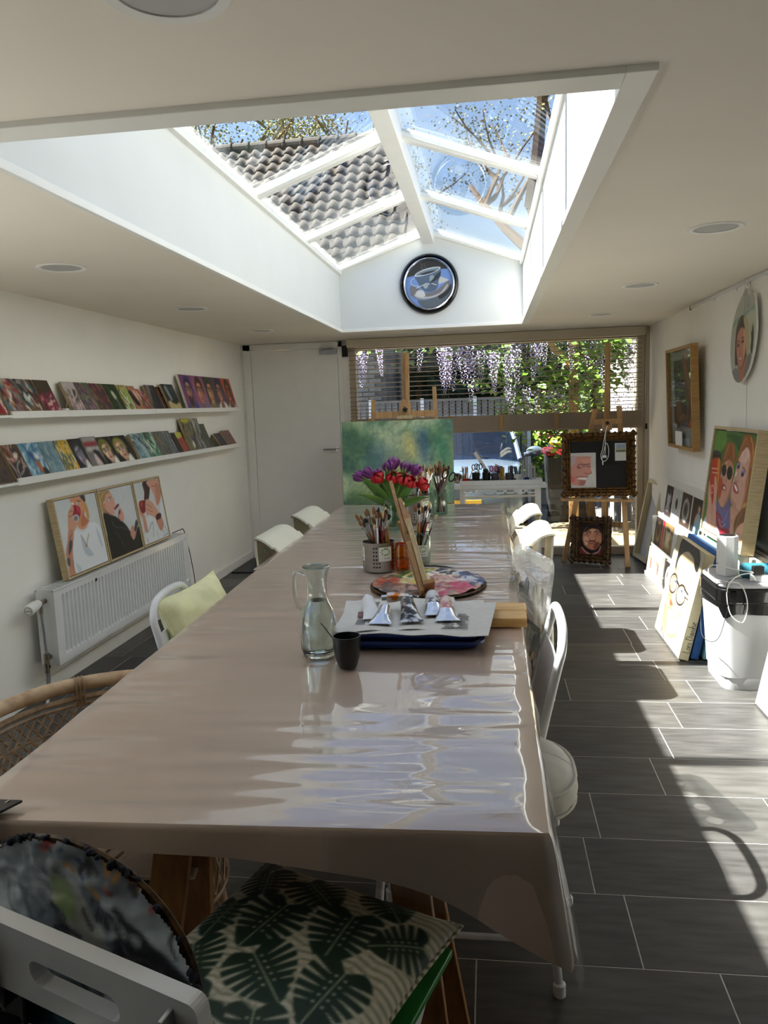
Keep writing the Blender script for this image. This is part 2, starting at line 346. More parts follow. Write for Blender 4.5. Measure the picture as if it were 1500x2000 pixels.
PD={
'man':[('p',[(225,724),(215,605),(188,501),(188,414),(178,335),(186,237),(210,155),(274,74),(418,9),(676,10),(878,28),(926,137),(932,438),(930,738),(893,834),(722,876),(487,919),(310,866),(251,802)],(250,226,182)),('p',[(655,892),(866,809),(930,738),(899,625),(887,524),(890,426),(932,438),(930,738),(907,837),(794,890)],(238,196,150)),('p',[(225,703),(215,605),(188,501),(205,419),(266,423),(300,539),(326,640),(318,733)],(232,186,140)),('p',[(223,467),(214,388),(291,332),(376,312),(438,356),(367,385),(324,438)],(226,172,124)),('p',[(178,313),(195,229),(229,150),(316,87),(418,75),(367,169),(299,258),(325,298)],(228,176,128)),('p',[(418,75),(596,68),(735,135),(763,227),(734,176),(596,111)],(224,176,130)),('p',[(641,273),(731,341),(745,406),(701,373),(640,314)],(232,188,140)),('p',[(223,999),(390,1024),(676,1021),(804,996),(891,928),(906,856),(901,807),(838,803),(768,837),(723,886),(640,908),(489,917),(341,874),(256,806),(232,746),(235,683),(189,706),(176,788),(176,872),(175,945)],(36,34,40)),('l',[(269,992),(285,933),(285,871)],9,(90,88,92)),('l',[(400,1014),(479,967),(580,916)],8,(80,78,84)),('l',[(617,1011),(728,963),(794,890)],8,(85,82,88)),('l',[(548,1009),(647,958),(736,898)],6,(110,106,108)),('l',[(233,715),(224,639),(189,523),(197,427),(187,326),(195,229),(219,147),(267,72),(211,9)],9,(60,42,40)),('l',[(254,85),(323,45),(418,9)],10,(40,30,34)),('p',[(300,389),(318,340),(378,340),(423,363),(361,384)],(150,100,70)),('p',[(321,303),(411,306),(540,285),(539,261),(452,257),(357,275)],(252,250,244)),('l',[(312,303),(409,309),(547,287)],6,(120,70,55)),('l',[(357,275),(454,254),(548,261)],6,(170,110,85)),('p',[(365,582),(365,567),(348,552),(319,542),(286,539),(257,545),(241,557),(242,573),(260,588),(289,598),(322,600),(350,595)],(250,246,236)),('p',[(345,578),(345,571),(338,564),(325,559),(310,558),(297,561),(290,567),(290,575),(297,582),(310,587),(325,588),(337,585)],(96,110,130)),('p',[(655,556),(653,539),(634,523),(602,511),(565,507),(533,513),(516,526),(517,544),(537,560),(570,572),(607,575),(638,570)],(250,246,236)),('p',[(625,552),(625,544),(616,536),(602,530),(585,529),(570,532),(562,539),(562,547),(571,555),(586,561),(603,562),(617,559)],(96,110,130)),('l',[(207,592),(267,616),(355,610)],7,(150,110,80)),('l',[(481,562),(572,589),(656,579)],7,(150,110,80)),('l',[(393,569),(396,523),(366,482),(310,457),(241,455),(180,478),(142,519),(139,567),(172,609),(230,633),(298,633),(357,610),(393,569)],16,(28,24,34)),('l',[(737,539),(738,491),(701,447),(635,419),(556,414),(487,434),(446,475),(446,526),(486,570),(555,597),(633,600),(699,579),(737,539)],16,(28,24,34)),('l',[(352,588),(400,584),(467,569)],20,(28,24,34)),('p',[(675,579),(815,564),(834,525),(750,518),(696,544)],(214,216,222)),('l',[(662,581),(735,574),(800,565)],16,(28,24,34)),('l',[(709,522),(836,523)],10,(28,24,34)),('l',[(760,777),(769,710),(719,649)],5,(190,140,100)),('l',[(809,494),(867,489)],6,(150,100,70))],
'women':[('p',[(-32,822),(39,979),(262,990),(307,883),(191,764),(213,579),(56,484)],(96,140,56)),('p',[(271,968),(652,961),(638,836),(513,897)],(52,86,36)),('p',[(722,985),(844,988),(957,926),(1016,853),(1013,788),(1001,708),(976,640),(978,561),(986,469),(983,401),(933,353),(850,325),(619,723),(639,795),(674,908)],(152,92,40)),('p',[(779,884),(707,828),(659,755),(638,697),(626,626),(603,553),(597,453),(618,378),(695,334),(789,315),(868,328),(906,389),(925,493),(901,591),(903,711),(911,791),(868,854)],(206,162,142)),('p',[(783,874),(725,822),(687,757),(745,735),(836,744),(874,801),(863,847)],(222,186,168)),('p',[(884,588),(903,711),(913,778),(923,660),(931,528),(912,404),(868,328),(892,455)],(178,126,106)),('p',[(602,439),(621,378),(698,334),(789,315),(744,363),(657,391)],(186,136,116)),('l',[(853,966),(930,885),(960,809),(953,716)],22,(214,158,82)),('l',[(748,960),(698,889),(652,803)],16,(206,150,76)),('l',[(926,859),(923,753),(916,659),(946,530)],16,(206,142,66)),('l',[(806,970),(891,909)],12,(96,54,26)),('l',[(805,896),(717,842)],10,(92,52,28)),('p',[(722,701),(712,684),(693,673),(671,669),(652,674),(640,686),(640,703),(650,719),(669,731),(691,734),(710,729),(721,717)],(140,128,168)),('p',[(703,693),(698,684),(688,678),(676,676),(665,678),(659,685),(659,694),(665,703),(675,709),(686,711),(697,708),(703,702)],(44,40,54)),('p',[(840,645),(830,629),(811,617),(788,613),(768,618),(756,630),(755,646),(765,663),(784,674),(807,678),(827,673),(839,661)],(140,128,168)),('p',[(820,635),(814,626),(803,620),(790,618),(779,620),(772,627),(771,636),(777,644),(788,651),(800,653),(812,650),(819,644)],(36,34,46)),('l',[(627,724),(663,738),(701,731)],10,(80,46,34)),('l',[(776,698),(819,689),(852,665)],14,(70,40,32)),('l',[(686,661),(669,603),(664,568),(712,560),(738,577)],10,(170,112,94)),('p',[(646,642),(671,638),(663,602),(642,607)],(240,222,214)),('p',[(631,500),(638,549),(696,538),(768,484),(744,455),(663,466)],(146,34,46)),('p',[(642,531),(686,523),(748,485),(733,472),(683,490)],(248,246,246)),('p',[(645,329),(791,311),(881,327),(866,287),(821,237),(793,148),(776,88),(703,80),(657,207)],(198,148,124)),('p',[(808,269),(931,359),(996,350),(1002,298),(979,240),(900,204),(838,157),(801,108),(769,185)],(112,72,36)),('l',[(912,329),(852,243),(823,154)],14,(186,132,66)),('p',[(807,95),(851,167),(953,228),(1018,220),(1014,3),(785,6),(748,54)],(208,160,138)),('p',[(965,378),(952,365),(934,356),(916,353),(903,358),(898,368),(903,382),(917,395),(935,404),(953,407),(966,402),(970,392)],(190,160,70)),('p',[(325,884),(408,901),(518,885),(590,777),(574,719),(569,648),(532,708),(425,733),(350,697),(295,662),(290,588),(293,529),(268,488),(253,621),(285,720),(302,810)],(146,88,36)),('l',[(398,882),(355,814),(332,739)],16,(204,150,76)),('l',[(472,873),(536,800),(548,731)],14,(206,156,84)),('l',[(421,869),(464,808),(419,747)],10,(90,50,24)),('p',[(349,700),(426,732),(531,710),(583,649),(581,571),(585,480),(568,406),(516,318),(441,280),(345,313),(287,401),(275,482),(292,573),(309,664)],(204,150,128)),('p',[(269,496),(316,561),(391,482),(374,406),(354,344),(306,367),(285,416)],(176,78,48)),('p',[(429,734),(531,710),(558,675),(443,692)],(188,130,106)),('p',[(574,507),(584,565),(586,437),(527,327),(454,286),(520,384)],(176,118,98)),('p',[(414,632),(410,604),(392,582),(365,573),(335,578),(312,597),(300,625),(305,654),(323,675),(351,684),(380,678),(403,659)],(24,26,22)),('p',[(569,623),(564,591),(543,566),(510,555),(475,561),(447,583),(433,615),(439,648),(461,673),(494,684),(529,677),(556,655)],(24,26,22)),('l',[(391,654),(430,647)],10,(180,150,80)),('l',[(270,667),(355,687),(483,681),(569,662)],8,(170,130,60)),('l',[(427,603),(425,545),(456,534)],9,(160,104,84)),('p',[(356,461),(407,501),(484,460),(426,445)],(138,36,48)),('p',[(390,467),(421,480),(466,462),(426,453)],(240,232,232)),('p',[(282,325),(424,270),(518,315),(609,391),(647,276),(690,85),(471,31),(356,113)],(98,92,146)),('p',[(310,225),(472,179),(533,110),(670,116),(687,77),(471,31),(372,93)],(146,26,48)),('l',[(356,188),(478,144),(551,187),(599,282)],12,(150,158,200)),('l',[(343,283),(457,235),(566,319)],12,(134,110,160)),('l',[(397,158),(496,103),(585,150)],10,(190,200,224)),('p',[(-2,4),(8,53),(69,132),(167,6),(331,2)],(196,210,220)),('p',[(371,86),(474,24),(331,2)],(186,206,222)),('p',[(1,783),(182,792),(229,745),(227,706),(25,702)],(34,30,28)),('l',[(33,766),(177,773)],12,(96,90,86)),('p',[(13,701),(227,706),(263,465),(270,361),(186,264),(113,338),(33,481)],(186,54,24)),('p',[(153,701),(227,706),(264,480),(257,434)],(204,132,38)),('l',[(27,613),(187,621)],10,(236,226,220)),('l',[(45,574),(193,581)],8,(230,220,214)),('l',[(86,440),(138,447),(151,389),(113,376),(82,440)],8,(236,226,220)),('p',[(143,551),(183,542),(234,461),(266,353),(306,216),(369,2),(167,6),(66,127),(57,251),(11,400),(12,491),(60,438),(121,339),(186,264),(189,349),(153,458)],(208,158,138)),('l',[(186,264),(226,157),(248,53)],8,(160,104,86)),('l',[(62,361),(125,200),(204,60)],7,(226,190,174))],
'trio_a':[('p',[(327,569),(461,560),(730,611),(925,552),(987,370),(1000,0),(159,0),(165,150),(188,347)],(226,232,238)),('p',[(447,476),(456,208),(661,153),(576,275)],(190,202,214)),('p',[(854,531),(909,399),(934,208),(865,314)],(196,208,218)),('p',[(202,142),(312,31),(218,8)],(200,210,220)),('p',[(368,1001),(635,1004),(692,904),(681,800),(619,733),(683,664),(711,626),(577,544),(459,557),(413,644),(484,722),(376,839),(372,942)],(214,150,116)),('p',[(638,805),(630,731),(683,664),(708,627),(528,582),(516,673)],(190,120,88)),('p',[(677,974),(719,901),(752,791),(739,671),(687,672),(674,786)],(196,158,88)),('p',[(611,1006),(718,1004),(726,915),(673,924)],(44,42,44)),('p',[(584,894),(573,886),(554,883),(532,885),(513,890),(502,899),(503,908),(514,915),(533,919),(555,917),(574,912),(584,903)],(236,236,236)),('p',[(566,897),(561,891),(552,888),(542,888),(534,890),(529,895),(529,901),(535,906),(543,910),(553,910),(562,908),(567,903)],(60,90,110)),('p',[(434,915),(426,909),(411,906),(395,907),(382,912),(374,918),(375,926),(383,932),(398,935),(414,934),(427,930),(435,923)],(236,236,236)),('l',[(522,942),(598,927)],10,(70,44,34)),('p',[(399,888),(529,871),(560,786),(464,680),(356,696),(357,798)],(150,26,48)),('p',[(473,871),(529,861),(543,773),(492,795)],(206,60,84)),('p',[(493,706),(470,682),(430,669),(386,668),(349,681),(328,703),(329,729),(351,752),(390,766),(434,767),(472,755),(494,732)],(190,194,198)),('p',[(455,708),(442,694),(419,685),(394,685),(373,692),(362,705),(363,721),(376,735),(398,744),(423,745),(445,738),(456,724)],(120,124,128)),('p',[(268,824),(393,896),(407,835),(335,743),(380,678),(440,654),(379,597),(298,552),(181,571),(223,730)],(210,156,128)),('l',[(288,822),(370,825)],6,(160,100,78)),('l',[(257,768),(340,764)],6,(160,100,78)),('p',[(184,577),(301,559),(204,358),(160,223),(144,68),(144,-4),(3,-4),(33,177),(16,294),(109,447)],(196,140,116)),('p',[(146,440),(218,442),(181,348),(76,268)],(84,82,86)),('p',[(22,236),(81,224),(62,128),(9,154)],(90,86,88)),('l',[(220,514),(177,478)],12,(80,78,84)),('l',[(141,183),(115,74)],12,(120,90,84)),('l',[(447,476),(504,362),(529,313),(576,380),(639,459)],4,(150,120,70)),('p',[(546,307),(540,301),(531,297),(520,297),(512,300),(508,307),(509,314),(515,320),(524,324),(534,324),(542,321),(547,315)],(150,110,50)),('l',[(391,559),(497,520),(674,559)],7,(200,208,216))],
'trio_b':[('p',[(23,688),(265,611),(354,582),(510,491),(625,391),(712,268),(760,150),(1002,330),(1018,-4),(-2,-4),(13,366)],(24,22,23)),('l',[(211,537),(301,428),(516,384),(659,319)],7,(92,94,98)),('l',[(241,374),(371,238),(427,80)],8,(88,90,94)),('l',[(211,505),(355,273),(387,137)],6,(66,66,70)),('p',[(-11,979),(299,990),(297,913),(151,870),(69,804),(107,722),(180,663),(24,691),(-1,820)],(172,138,84)),('l',[(167,976),(38,898),(23,809)],9,(214,186,130)),('p',[(191,930),(346,945),(392,859),(414,762),(357,690),(345,628),(269,619),(145,687),(64,771),(131,842)],(216,164,146)),('p',[(64,771),(145,687),(269,619),(181,635),(73,727)],(170,112,98)),('p',[(326,839),(313,832),(294,829),(273,831),(257,837),(250,846),(253,855),(266,862),(285,865),(305,863),(321,857),(329,848)],(240,240,240)),('p',[(316,844),(311,838),(302,835),(292,834),(284,837),(280,842),(280,848),(286,854),(295,857),(304,858),(313,855),(317,850)],(50,60,70)),('p',[(413,844),(403,838),(388,835),(374,836),(363,841),(358,848),(362,856),(372,862),(386,865),(401,864),(412,859),(416,852)],(240,240,240)),('p',[(405,846),(401,841),(394,838),(387,837),(382,839),(379,844),(380,849),(385,854),(391,857),(398,858),(403,856),(406,852)],(50,60,70)),('l',[(257,877),(338,880)],7,(120,84,54)),('p',[(111,767),(90,751),(66,741),(45,741),(34,749),(35,765),(47,783),(68,799),(91,809),(112,810),(124,802),(123,786)],(206,140,120)),('p',[(359,705),(487,756),(548,684),(463,560),(375,570)],(200,202,206)),('p',[(359,705),(487,756),(519,733),(388,685)],(128,20,40)),('p',[(500,671),(528,619),(471,562),(420,560)],(110,24,40)),('p',[(530,702),(599,609),(582,497),(476,493),(440,579),(522,619)],(212,156,138)),('p',[(779,373),(862,319),(872,246),(779,156),(687,247)],(206,148,130)),('p',[(953,441),(990,367),(875,266),(836,306)],(60,62,68))],
'trio_c':[('p',[(198,398),(420,419),(617,321),(728,96),(977,0),(-2,-4),(98,196)],(222,226,230)),('p',[(1036,800),(1047,541),(1015,50),(813,151),(785,369)],(224,228,232)),('p',[(337,988),(616,987),(572,848),(434,679),(286,704),(343,832)],(64,40,34)),('p',[(1000,1000),(1056,901),(968,688),(942,770)],(60,38,32)),('p',[(504,989),(934,995),(1025,842),(921,634),(727,552),(704,713),(640,841),(544,905)],(216,162,142)),('p',[(830,922),(1025,842),(925,653),(744,578)],(196,138,116)),('l',[(683,896),(794,881)],8,(170,80,76)),('p',[(75,696),(337,676),(232,512),(68,523)],(122,18,28)),('p',[(119,687),(217,679),(179,611),(100,617)],(180,60,60)),('p',[(338,705),(558,638),(704,505),(802,367),(634,333),(428,432),(254,477)],(212,158,136)),('l',[(335,628),(504,552)],5,(160,100,84)),('l',[(308,555),(502,480)],5,(160,100,84)),('p',[(41,664),(81,532),(189,451),(191,198),(85,208),(86,414),(12,510)],(206,150,130)),('p',[(596,342),(802,367),(867,214),(713,125),(627,206)],(200,142,120)),('p',[(621,406),(817,416),(801,340),(611,325)],(70,30,36)),('l',[(189,182),(437,312),(375,86)],4,(120,124,128)),('l',[(99,100),(127,16)],4,(110,110,114)),('l',[(764,22),(973,56),(877,177)],4,(120,124,128)),('l',[(540,143),(546,25)],4,(140,144,148))],
'cara':[('p',[(13,883),(762,897),(804,813),(806,533),(843,428),(711,365),(605,199),(527,76),(170,83),(12,153),(-23,320),(-7,706)],(206,148,134)),('p',[(13,887),(236,904),(221,749),(80,619),(-7,706)],(196,176,176)),('p',[(2,362),(144,320),(188,196),(37,195)],(216,110,106)),('p',[(433,793),(766,835),(776,705),(624,705)],(222,158,142)),('l',[(296,619),(412,683),(566,662),(777,683)],22,(84,50,52)),('l',[(479,619),(783,606)],14,(110,50,56)),('p',[(570,619),(695,576),(821,491),(837,428),(646,427)],(214,150,134)),('l',[(586,427),(708,396),(837,432)],10,(150,84,80)),('l',[(221,310),(385,322),(685,313)],14,(120,56,60)),('p',[(297,296),(656,298),(573,229),(362,249)],(244,236,232)),('l',[(334,234),(574,219)],8,(160,90,86)),('p',[(397,197),(605,199),(527,80),(348,95)],(176,116,112)),('p',[(434,580),(425,567),(399,558),(363,554),(326,557),(298,567),(287,580),(296,593),(322,602),(358,606),(395,602),(423,593)],(120,80,80))],
'gold':[('p',[(189,804),(343,950),(634,991),(873,894),(948,592),(910,396),(703,186),(464,172),(204,311),(110,557)],(188,124,96)),('p',[(192,780),(374,962),(601,991),(889,895),(1013,594),(928,733),(747,867),(453,859),(228,757)],(30,22,22)),('p',[(453,859),(650,865),(602,722),(536,719)],(222,172,144)),('p',[(175,609),(351,567),(372,370),(239,313)],(222,176,150)),('p',[(720,582),(909,638),(904,445),(751,339)],(206,146,116)),('l',[(194,761),(327,784),(467,741)],20,(30,18,18)),('l',[(599,745),(725,792),(892,755)],20,(30,18,18)),('p',[(375,714),(367,699),(341,688),(304,682),(267,685),(238,694),(226,709),(235,723),(261,735),(298,740),(336,737),(364,728)],(210,200,190)),('p',[(342,713),(339,699),(327,689),(311,685),(293,688),(280,697),(274,710),(277,724),(289,734),(305,738),(322,735),(336,726)],(20,14,14)),('p',[(808,710),(800,696),(775,684),(740,679),(703,682),(675,691),(664,705),(672,719),(697,731),(732,736),(769,733),(796,724)],(210,200,190)),('p',[(769,709),(766,695),(755,686),(740,681),(723,684),(709,693),(703,706),(706,719),(717,729),(733,733),(749,730),(763,721)],(20,14,14)),('p',[(469,717),(569,721),(663,507),(531,477),(409,508)],(206,150,122)),('p',[(409,508),(532,472),(663,502),(619,451),(467,449)],(90,44,36)),('l',[(258,464),(401,421),(534,457),(707,423),(917,348)],14,(40,22,20)),('l',[(408,359),(560,379),(681,360)],12,(96,40,38)),('p',[(645,383),(838,442),(795,267),(600,193)],(130,74,56)),('p',[(0,0),(50,252),(255,160),(515,33),(811,141),(924,299),(1000,0)],(120,48,44)),('l',[(106,229),(262,82),(483,5)],12,(240,236,232)),('l',[(908,298),(815,116),(585,24)],14,(240,236,232))],
'cup':[('p',[(-15,638),(90,675),(205,690),(477,764),(749,800),(885,800),(801,910),(686,978),(498,1004),(268,941),(100,785)],(50,47,46)),('p',[(247,178),(393,173),(686,251),(895,408),(979,366),(843,146),(665,42),(498,0),(331,52)],(96,104,110)),('p',[(686,251),(801,345),(937,481),(969,408),(874,262),(728,178)],(48,48,48)),('p',[(106,481),(247,439),(393,345),(498,324),(644,366),(791,471),(906,554),(948,492),(895,387),(770,293),(623,230),(456,194),(289,188),(163,241),(95,314)],(120,116,116)),('p',[(184,303),(331,262),(456,241),(603,262),(749,324),(874,471),(901,460),(812,335),(665,246),(477,204),(310,209),(205,251)],(186,184,182)),('p',[(205,324),(278,387),(372,366),(414,282),(372,241),(247,262)],(206,206,204)),('p',[(718,638),(801,617),(916,565),(791,513),(697,502)],(196,194,190)),('l',[(195,633),(121,596),(127,523),(195,481),(278,476)],20,(206,210,216)),('l',[(205,617),(147,575),(158,523),(268,502)],16,(110,130,170)),('p',[(195,680),(268,533),(331,429),(414,356),(498,335),(603,356),(676,429),(707,575),(749,680),(749,816),(582,732),(331,669)],(88,104,124)),('p',[(603,638),(707,722),(749,743),(718,617),(519,523)],(52,56,60)),('p',[(519,659),(582,680),(613,638),(561,575),(514,554)],(150,158,166)),('p',[(195,690),(247,743),(393,805),(582,842),(728,842),(744,811),(665,753),(498,701),(310,669),(215,669)],(214,220,222)),('p',[(226,695),(289,743),(414,787),(582,820),(718,824),(686,779),(540,730),(351,692)],(120,132,140)),('p',[(310,701),(393,737),(540,764),(655,769),(582,737),(435,703)],(44,44,48)),('p',[(372,471),(467,533),(487,471),(425,408)],(170,176,182)),('l',[(331,931),(362,889),(351,837),(383,816)],16,(110,108,106)),('l',[(404,931),(414,879),(435,847)],12,(100,98,96))],
'apple_outline':[(581,1000),(465,948),(256,837),(116,707),(35,577),(0,414),(23,251),(93,121),(209,36),(349,0),(512,13),(721,107),(860,231),(953,381),(1000,544),(972,707),(930,837),(884,902),(819,932),(756,915),(726,850),(712,759),(688,837),(674,915),(628,974)],
'apple':[('p',[(93,622),(116,681),(256,713),(581,746),(930,798),(930,759),(628,713),(279,661)],(140,164,150)),('p',[(628,707),(953,733),(1000,544),(930,349),(814,296),(674,511)],(186,190,172)),('p',[(791,622),(837,446),(814,349),(860,290),(907,349),(930,511),(884,609),(842,511)],(52,66,40)),('p',[(221,199),(198,381),(221,544),(279,642),(395,713),(535,720),(628,668),(616,544),(674,381),(686,251),(581,147),(442,121),(326,199)],(78,66,54)),('p',[(512,707),(674,668),(744,577),(791,381),(721,290),(651,316),(616,511)],(178,166,128)),('p',[(291,283),(256,414),(291,524),(395,590),(512,590),(616,524),(628,381),(581,251),(465,160),(349,199)],(190,132,108)),('p',[(535,577),(628,511),(628,362),(558,251),(535,381)],(204,156,130)),('p',[(349,186),(465,147),(605,238),(674,283),(721,186),(581,55),(442,3),(372,94)],(176,112,88)),('p',[(93,121),(233,166),(349,147),(419,94),(395,0),(209,36)],(128,128,126)),('p',[(674,251),(791,303),(860,277),(837,212),(721,107),(581,55)],(120,118,114)),('l',[(291,446),(337,463),(372,446)],10,(50,36,30)),('l',[(453,476),(512,489),(558,479)],10,(50,36,30)),('p',[(284,407),(326,430),(372,414),(337,394)],(60,52,48)),('p',[(453,440),(512,459),(563,446),(512,427)],(56,48,44)),('l',[(414,433),(384,349),(407,309),(465,322)],9,(150,94,74)),('p',[(337,261),(442,270),(523,287),(465,244),(407,238)],(150,70,64)),('p',[(360,260),(442,266),(502,278),(442,248)],(240,234,228)),('l',[(419,694),(349,642),(302,577),(279,511)],14,(150,132,104))],
}
# ---------------------------------------------------------------- painted pictures (colour attributes on fine grids)
def _cr(pts, k=3, closed=True):
    P = np.array(pts, float); n = len(P)
    if n < 3: return P
    o = []
    for i in range(n if closed else n-1):
        a = P[(i-1) % n] if (closed or i) else 2*P[0]-P[1]
        b = P[i]; c = P[(i+1) % n]; d = P[(i+2) % n] if (closed or i < n-2) else 2*c-b
        for j in range(k):
            t = j/k; o.append(.5*(2*b+(c-a)*t+(2*a-5*b+4*c-d)*t*t+(3*b-a-3*c+d)*t**3))
    if not closed: o.append(P[-1])
    return np.array(o)
class Paint:
    def __init__(s, nu, nv, asp, bg=(200, 200, 200)):
        s.nu, s.nv, s.asp = nu, nv, asp
        u = np.linspace(0, 1, nu)*asp; v = np.linspace(0, 1, nv)
        s.X, s.Y = np.meshgrid(u, v); s.c = np.zeros((nv, nu, 3)); s.c[:] = np.array(bg)/255.
        s.px = 1.0/nv
    def _win(s, x0, x1, y0, y1):
        i0 = max(0, int((x0/s.asp)*(s.nu-1))-1); i1 = min(s.nu, int((x1/s.asp)*(s.nu-1))+3)
        j0 = max(0, int(y0*(s.nv-1))-1); j1 = min(s.nv, int(y1*(s.nv-1))+3)
        return slice(j0, max(j0, j1)), slice(i0, max(i0, i1))
    def _dist(s, w, A, B):
        x = s.X[w].ravel()[:, None]; y = s.Y[w].ravel()[:, None]
        dx = B[:, 0]-A[:, 0]; dy = B[:, 1]-A[:, 1]; l = dx*dx+dy*dy+1e-12
        t = np.clip(((x-A[:, 0])*dx+(y-A[:, 1])*dy)/l, 0, 1)
        return np.sqrt(((x-A[:, 0]-t*dx)**2+(y-A[:, 1]-t*dy)**2).min(axis=1))
    def _mix(s, w, m, col):
        m = m[..., None]; s.c[w] = s.c[w]*(1-m)+np.array(col)/255.*m
    def poly(s, pts, col, soft=None, k=3, op=1):
        P = _cr([(a*s.asp, b) for a, b in pts], k); soft = soft or .9*s.px
        w = s._win(P[:, 0].min()-soft, P[:, 0].max()+soft, P[:, 1].min()-soft, P[:, 1].max()+soft)
        sh = s.X[w].shape
        if 0 in sh: return
        A = P; B = np.roll(P, -1, 0); d = s._dist(w, A, B)
        x = s.X[w].ravel()[:, None]; y = s.Y[w].ravel()[:, None]
        cr = ((A[:, 1] > y) != (B[:, 1] > y)) & (x < (B[:, 0]-A[:, 0])*(y-A[:, 1])/(B[:, 1]-A[:, 1]+1e-12)+A[:, 0])
        ins = cr.sum(axis=1) % 2 == 1
        sd = np.where(ins, d, -d); m = np.clip(.5+sd/(2*soft), 0, 1)*op
        s._mix(w, m.reshape(sh), col)
    def line(s, pts, wd, col, op=1, k=4):
        P = _cr([(a*s.asp, b) for a, b in pts], k, False); r = max(wd/2, .55*s.px)
        w = s._win(P[:, 0].min()-r-s.px, P[:, 0].max()+r+s.px, P[:, 1].min()-r-s.px, P[:, 1].max()+r+s.px); sh = s.X[w].shape
        if 0 in sh: return
        d = s._dist(w, P[:-1], P[1:]); m = np.clip(.5+(r-d)/(1.4*s.px), 0, 1)*op
        s._mix(w, m.reshape(sh), col)
    def ell(s, cx, cy, rx, ry, col, a=0, soft=None, op=1):
        s.poly([(cx+(rx*math.cos(t)*math.cos(a)-ry*math.sin(t)*math.sin(a))/s.asp, cy+rx*math.cos(t)*math.sin(a)+ry*math.sin(t)*math.cos(a)) for t in [i*math.pi/6 for i in range(12)]], col, soft, 2, op)
    def noise(s, cells, seed=0, octv=3, st=(1, 1)):
        rs = np.random.RandomState(seed); out = np.zeros_like(s.X); amp = 1; tot = 0
        for o in range(octv):
            n = cells*2**o; gx = s.X*n*st[0]; gy = s.Y*n*st[1]
            ix = gx.astype(int); iy = gy.astype(int); fx = gx-ix; fy = gy-iy; fx = fx*fx*(3-2*fx); fy = fy*fy*(3-2*fy)
            T = rs.rand(int(gy.max())+3, int(gx.max())+3)
            v = (T[iy, ix]*(1-fx)+T[iy, ix+1]*fx)*(1-fy)+(T[iy+1, ix]*(1-fx)+T[iy+1, ix+1]*fx)*fy
            out += v*amp; tot += amp; amp *= .5
        return out/tot
    def ramp(s, f, stops, op=1):
        f = np.clip(f, 0, 1); p = [a for a, _ in stops]
        C = np.stack([np.interp(f, p, [c[k]/255. for _, c in stops]) for k in range(3)], -1); s.c = s.c*(1-op)+C*op
    def jitter(s, amt, seed=1, cells=14):
        n = s.noise(cells, seed, 2)-.5; s.c = np.clip(s.c*(1+amt*n[..., None]*2), 0, 1)
    def strokes(s, n, pal, ln=.3, wd=.05, ang=90, spread=25, seed=0, box=(0, 0, 1, 1), op=.9):
        r = random.Random(seed)
        for i in range(n):
            x = r.uniform(box[0], box[2])*s.asp; y = r.uniform(box[1], box[3]); a = R(ang+r.gauss(0, spread)); l = ln*r.uniform(.4, 1.3)
            x1 = x+math.cos(a)*l; y1 = y+math.sin(a)*l; b = r.uniform(-.2, .2)*l
            s.line([(x/s.asp, y), (((x+x1)/2-math.sin(a)*b)/s.asp, (y+y1)/2+math.cos(a)*b), (x1/s.asp, y1)], wd*r.uniform(.4, 1.4), r.choice(pal), op)
    def data(s, key, lw=.62):
        for d in PD[key]:
            pts = [(a/1000, b/1000) for a, b in d[1]]
            if d[0] == 'p': s.poly(pts, d[2])
            else: s.line(pts, d[2]/1000*lw, d[3])
    def face(s, cx, cy, rx, ry, skin, hair, tilt=0, lip=(150, 60, 60), long=0, hood=None, brow=None, beard=None, smile=False):
        # a simple painted head; radii in picture heights
        ca, sa = math.cos(tilt), math.sin(tilt)
        def T(x, y): return (cx+(x*rx*ca-y*ry*sa)/s.asp, cy+x*rx*sa+y*ry*ca)
        def pl(pts, c): s.poly([T(*p) for p in pts], c)
        dk = tuple(int(k*.72) for k in skin); lt = tuple(min(255, int(k*1.14+8)) for k in skin); br = brow or tuple(int(k*.6) for k in hair)
        h = hood or hair
        pl([(-1.25, .1), (-1.1, .8), (-.5, 1.3), (.4, 1.32), (1.1, .9), (1.28, .1), (1.2+.1*long, -.9*long-.1), (.85, -1.3*long), (.7, 0), (-.7, 0), (-.85, -1.3*long), (-1.2-.1*long, -.9*long-.1)], h)
        pl([(-.45, -.6), (.45, -.6), (.55, -1.7), (-.55, -1.7)], dk)
        pl([(-.9, .2), (-.75, .75), (0, 1.0), (.75, .75), (.9, .2), (.8, -.45), (.4, -.92), (0, -1.02), (-.4, -.92), (-.8, -.45)], skin)
        pl([(.35, .8), (.8, .6), (.9, .2), (.8, -.45), (.4, -.92), (.5, -.3), (.6, .2)], dk)
        pl([(-.5, .75), (-.1, .85), (-.1, .45), (-.5, .4)], lt); pl([(-.7, -.1), (-.35, .0), (-.4, -.4), (-.65, -.4)], lt)
        pl([(-.95, .3), (-.8, .85), (0, 1.15), (.8, .85), (.95, .3), (.65, .72), (0, .8), (-.55, .7)], hair)
        for k in (-1, 1):
            s.line([T(k*.62, .36), T(k*.38, .44), T(k*.16, .36)], .12*ry, br)
            pl([(k*.58, .14), (k*.38, .24), (k*.18, .14), (k*.38, .06)], (236, 232, 226)); s.ell(T(k*.38, .15)[0], T(k*.38, .15)[1], .11*ry, .11*ry, (40, 34, 34))
        s.line([T(.02, .2), T(.1, -.2), T(-.04, -.28)], .08*ry, dk)
        if smile:
            pl([(-.4, -.48), (0, -.54), (.4, -.46), (.2, -.74), (-.2, -.74)], lip); pl([(-.3, -.5), (0, -.55), (.3, -.5), (.1, -.64), (-.1, -.64)], (246, 244, 240))
        else:
            pl([(-.3, -.56), (0, -.48), (.3, -.56), (0, -.72)], lip)
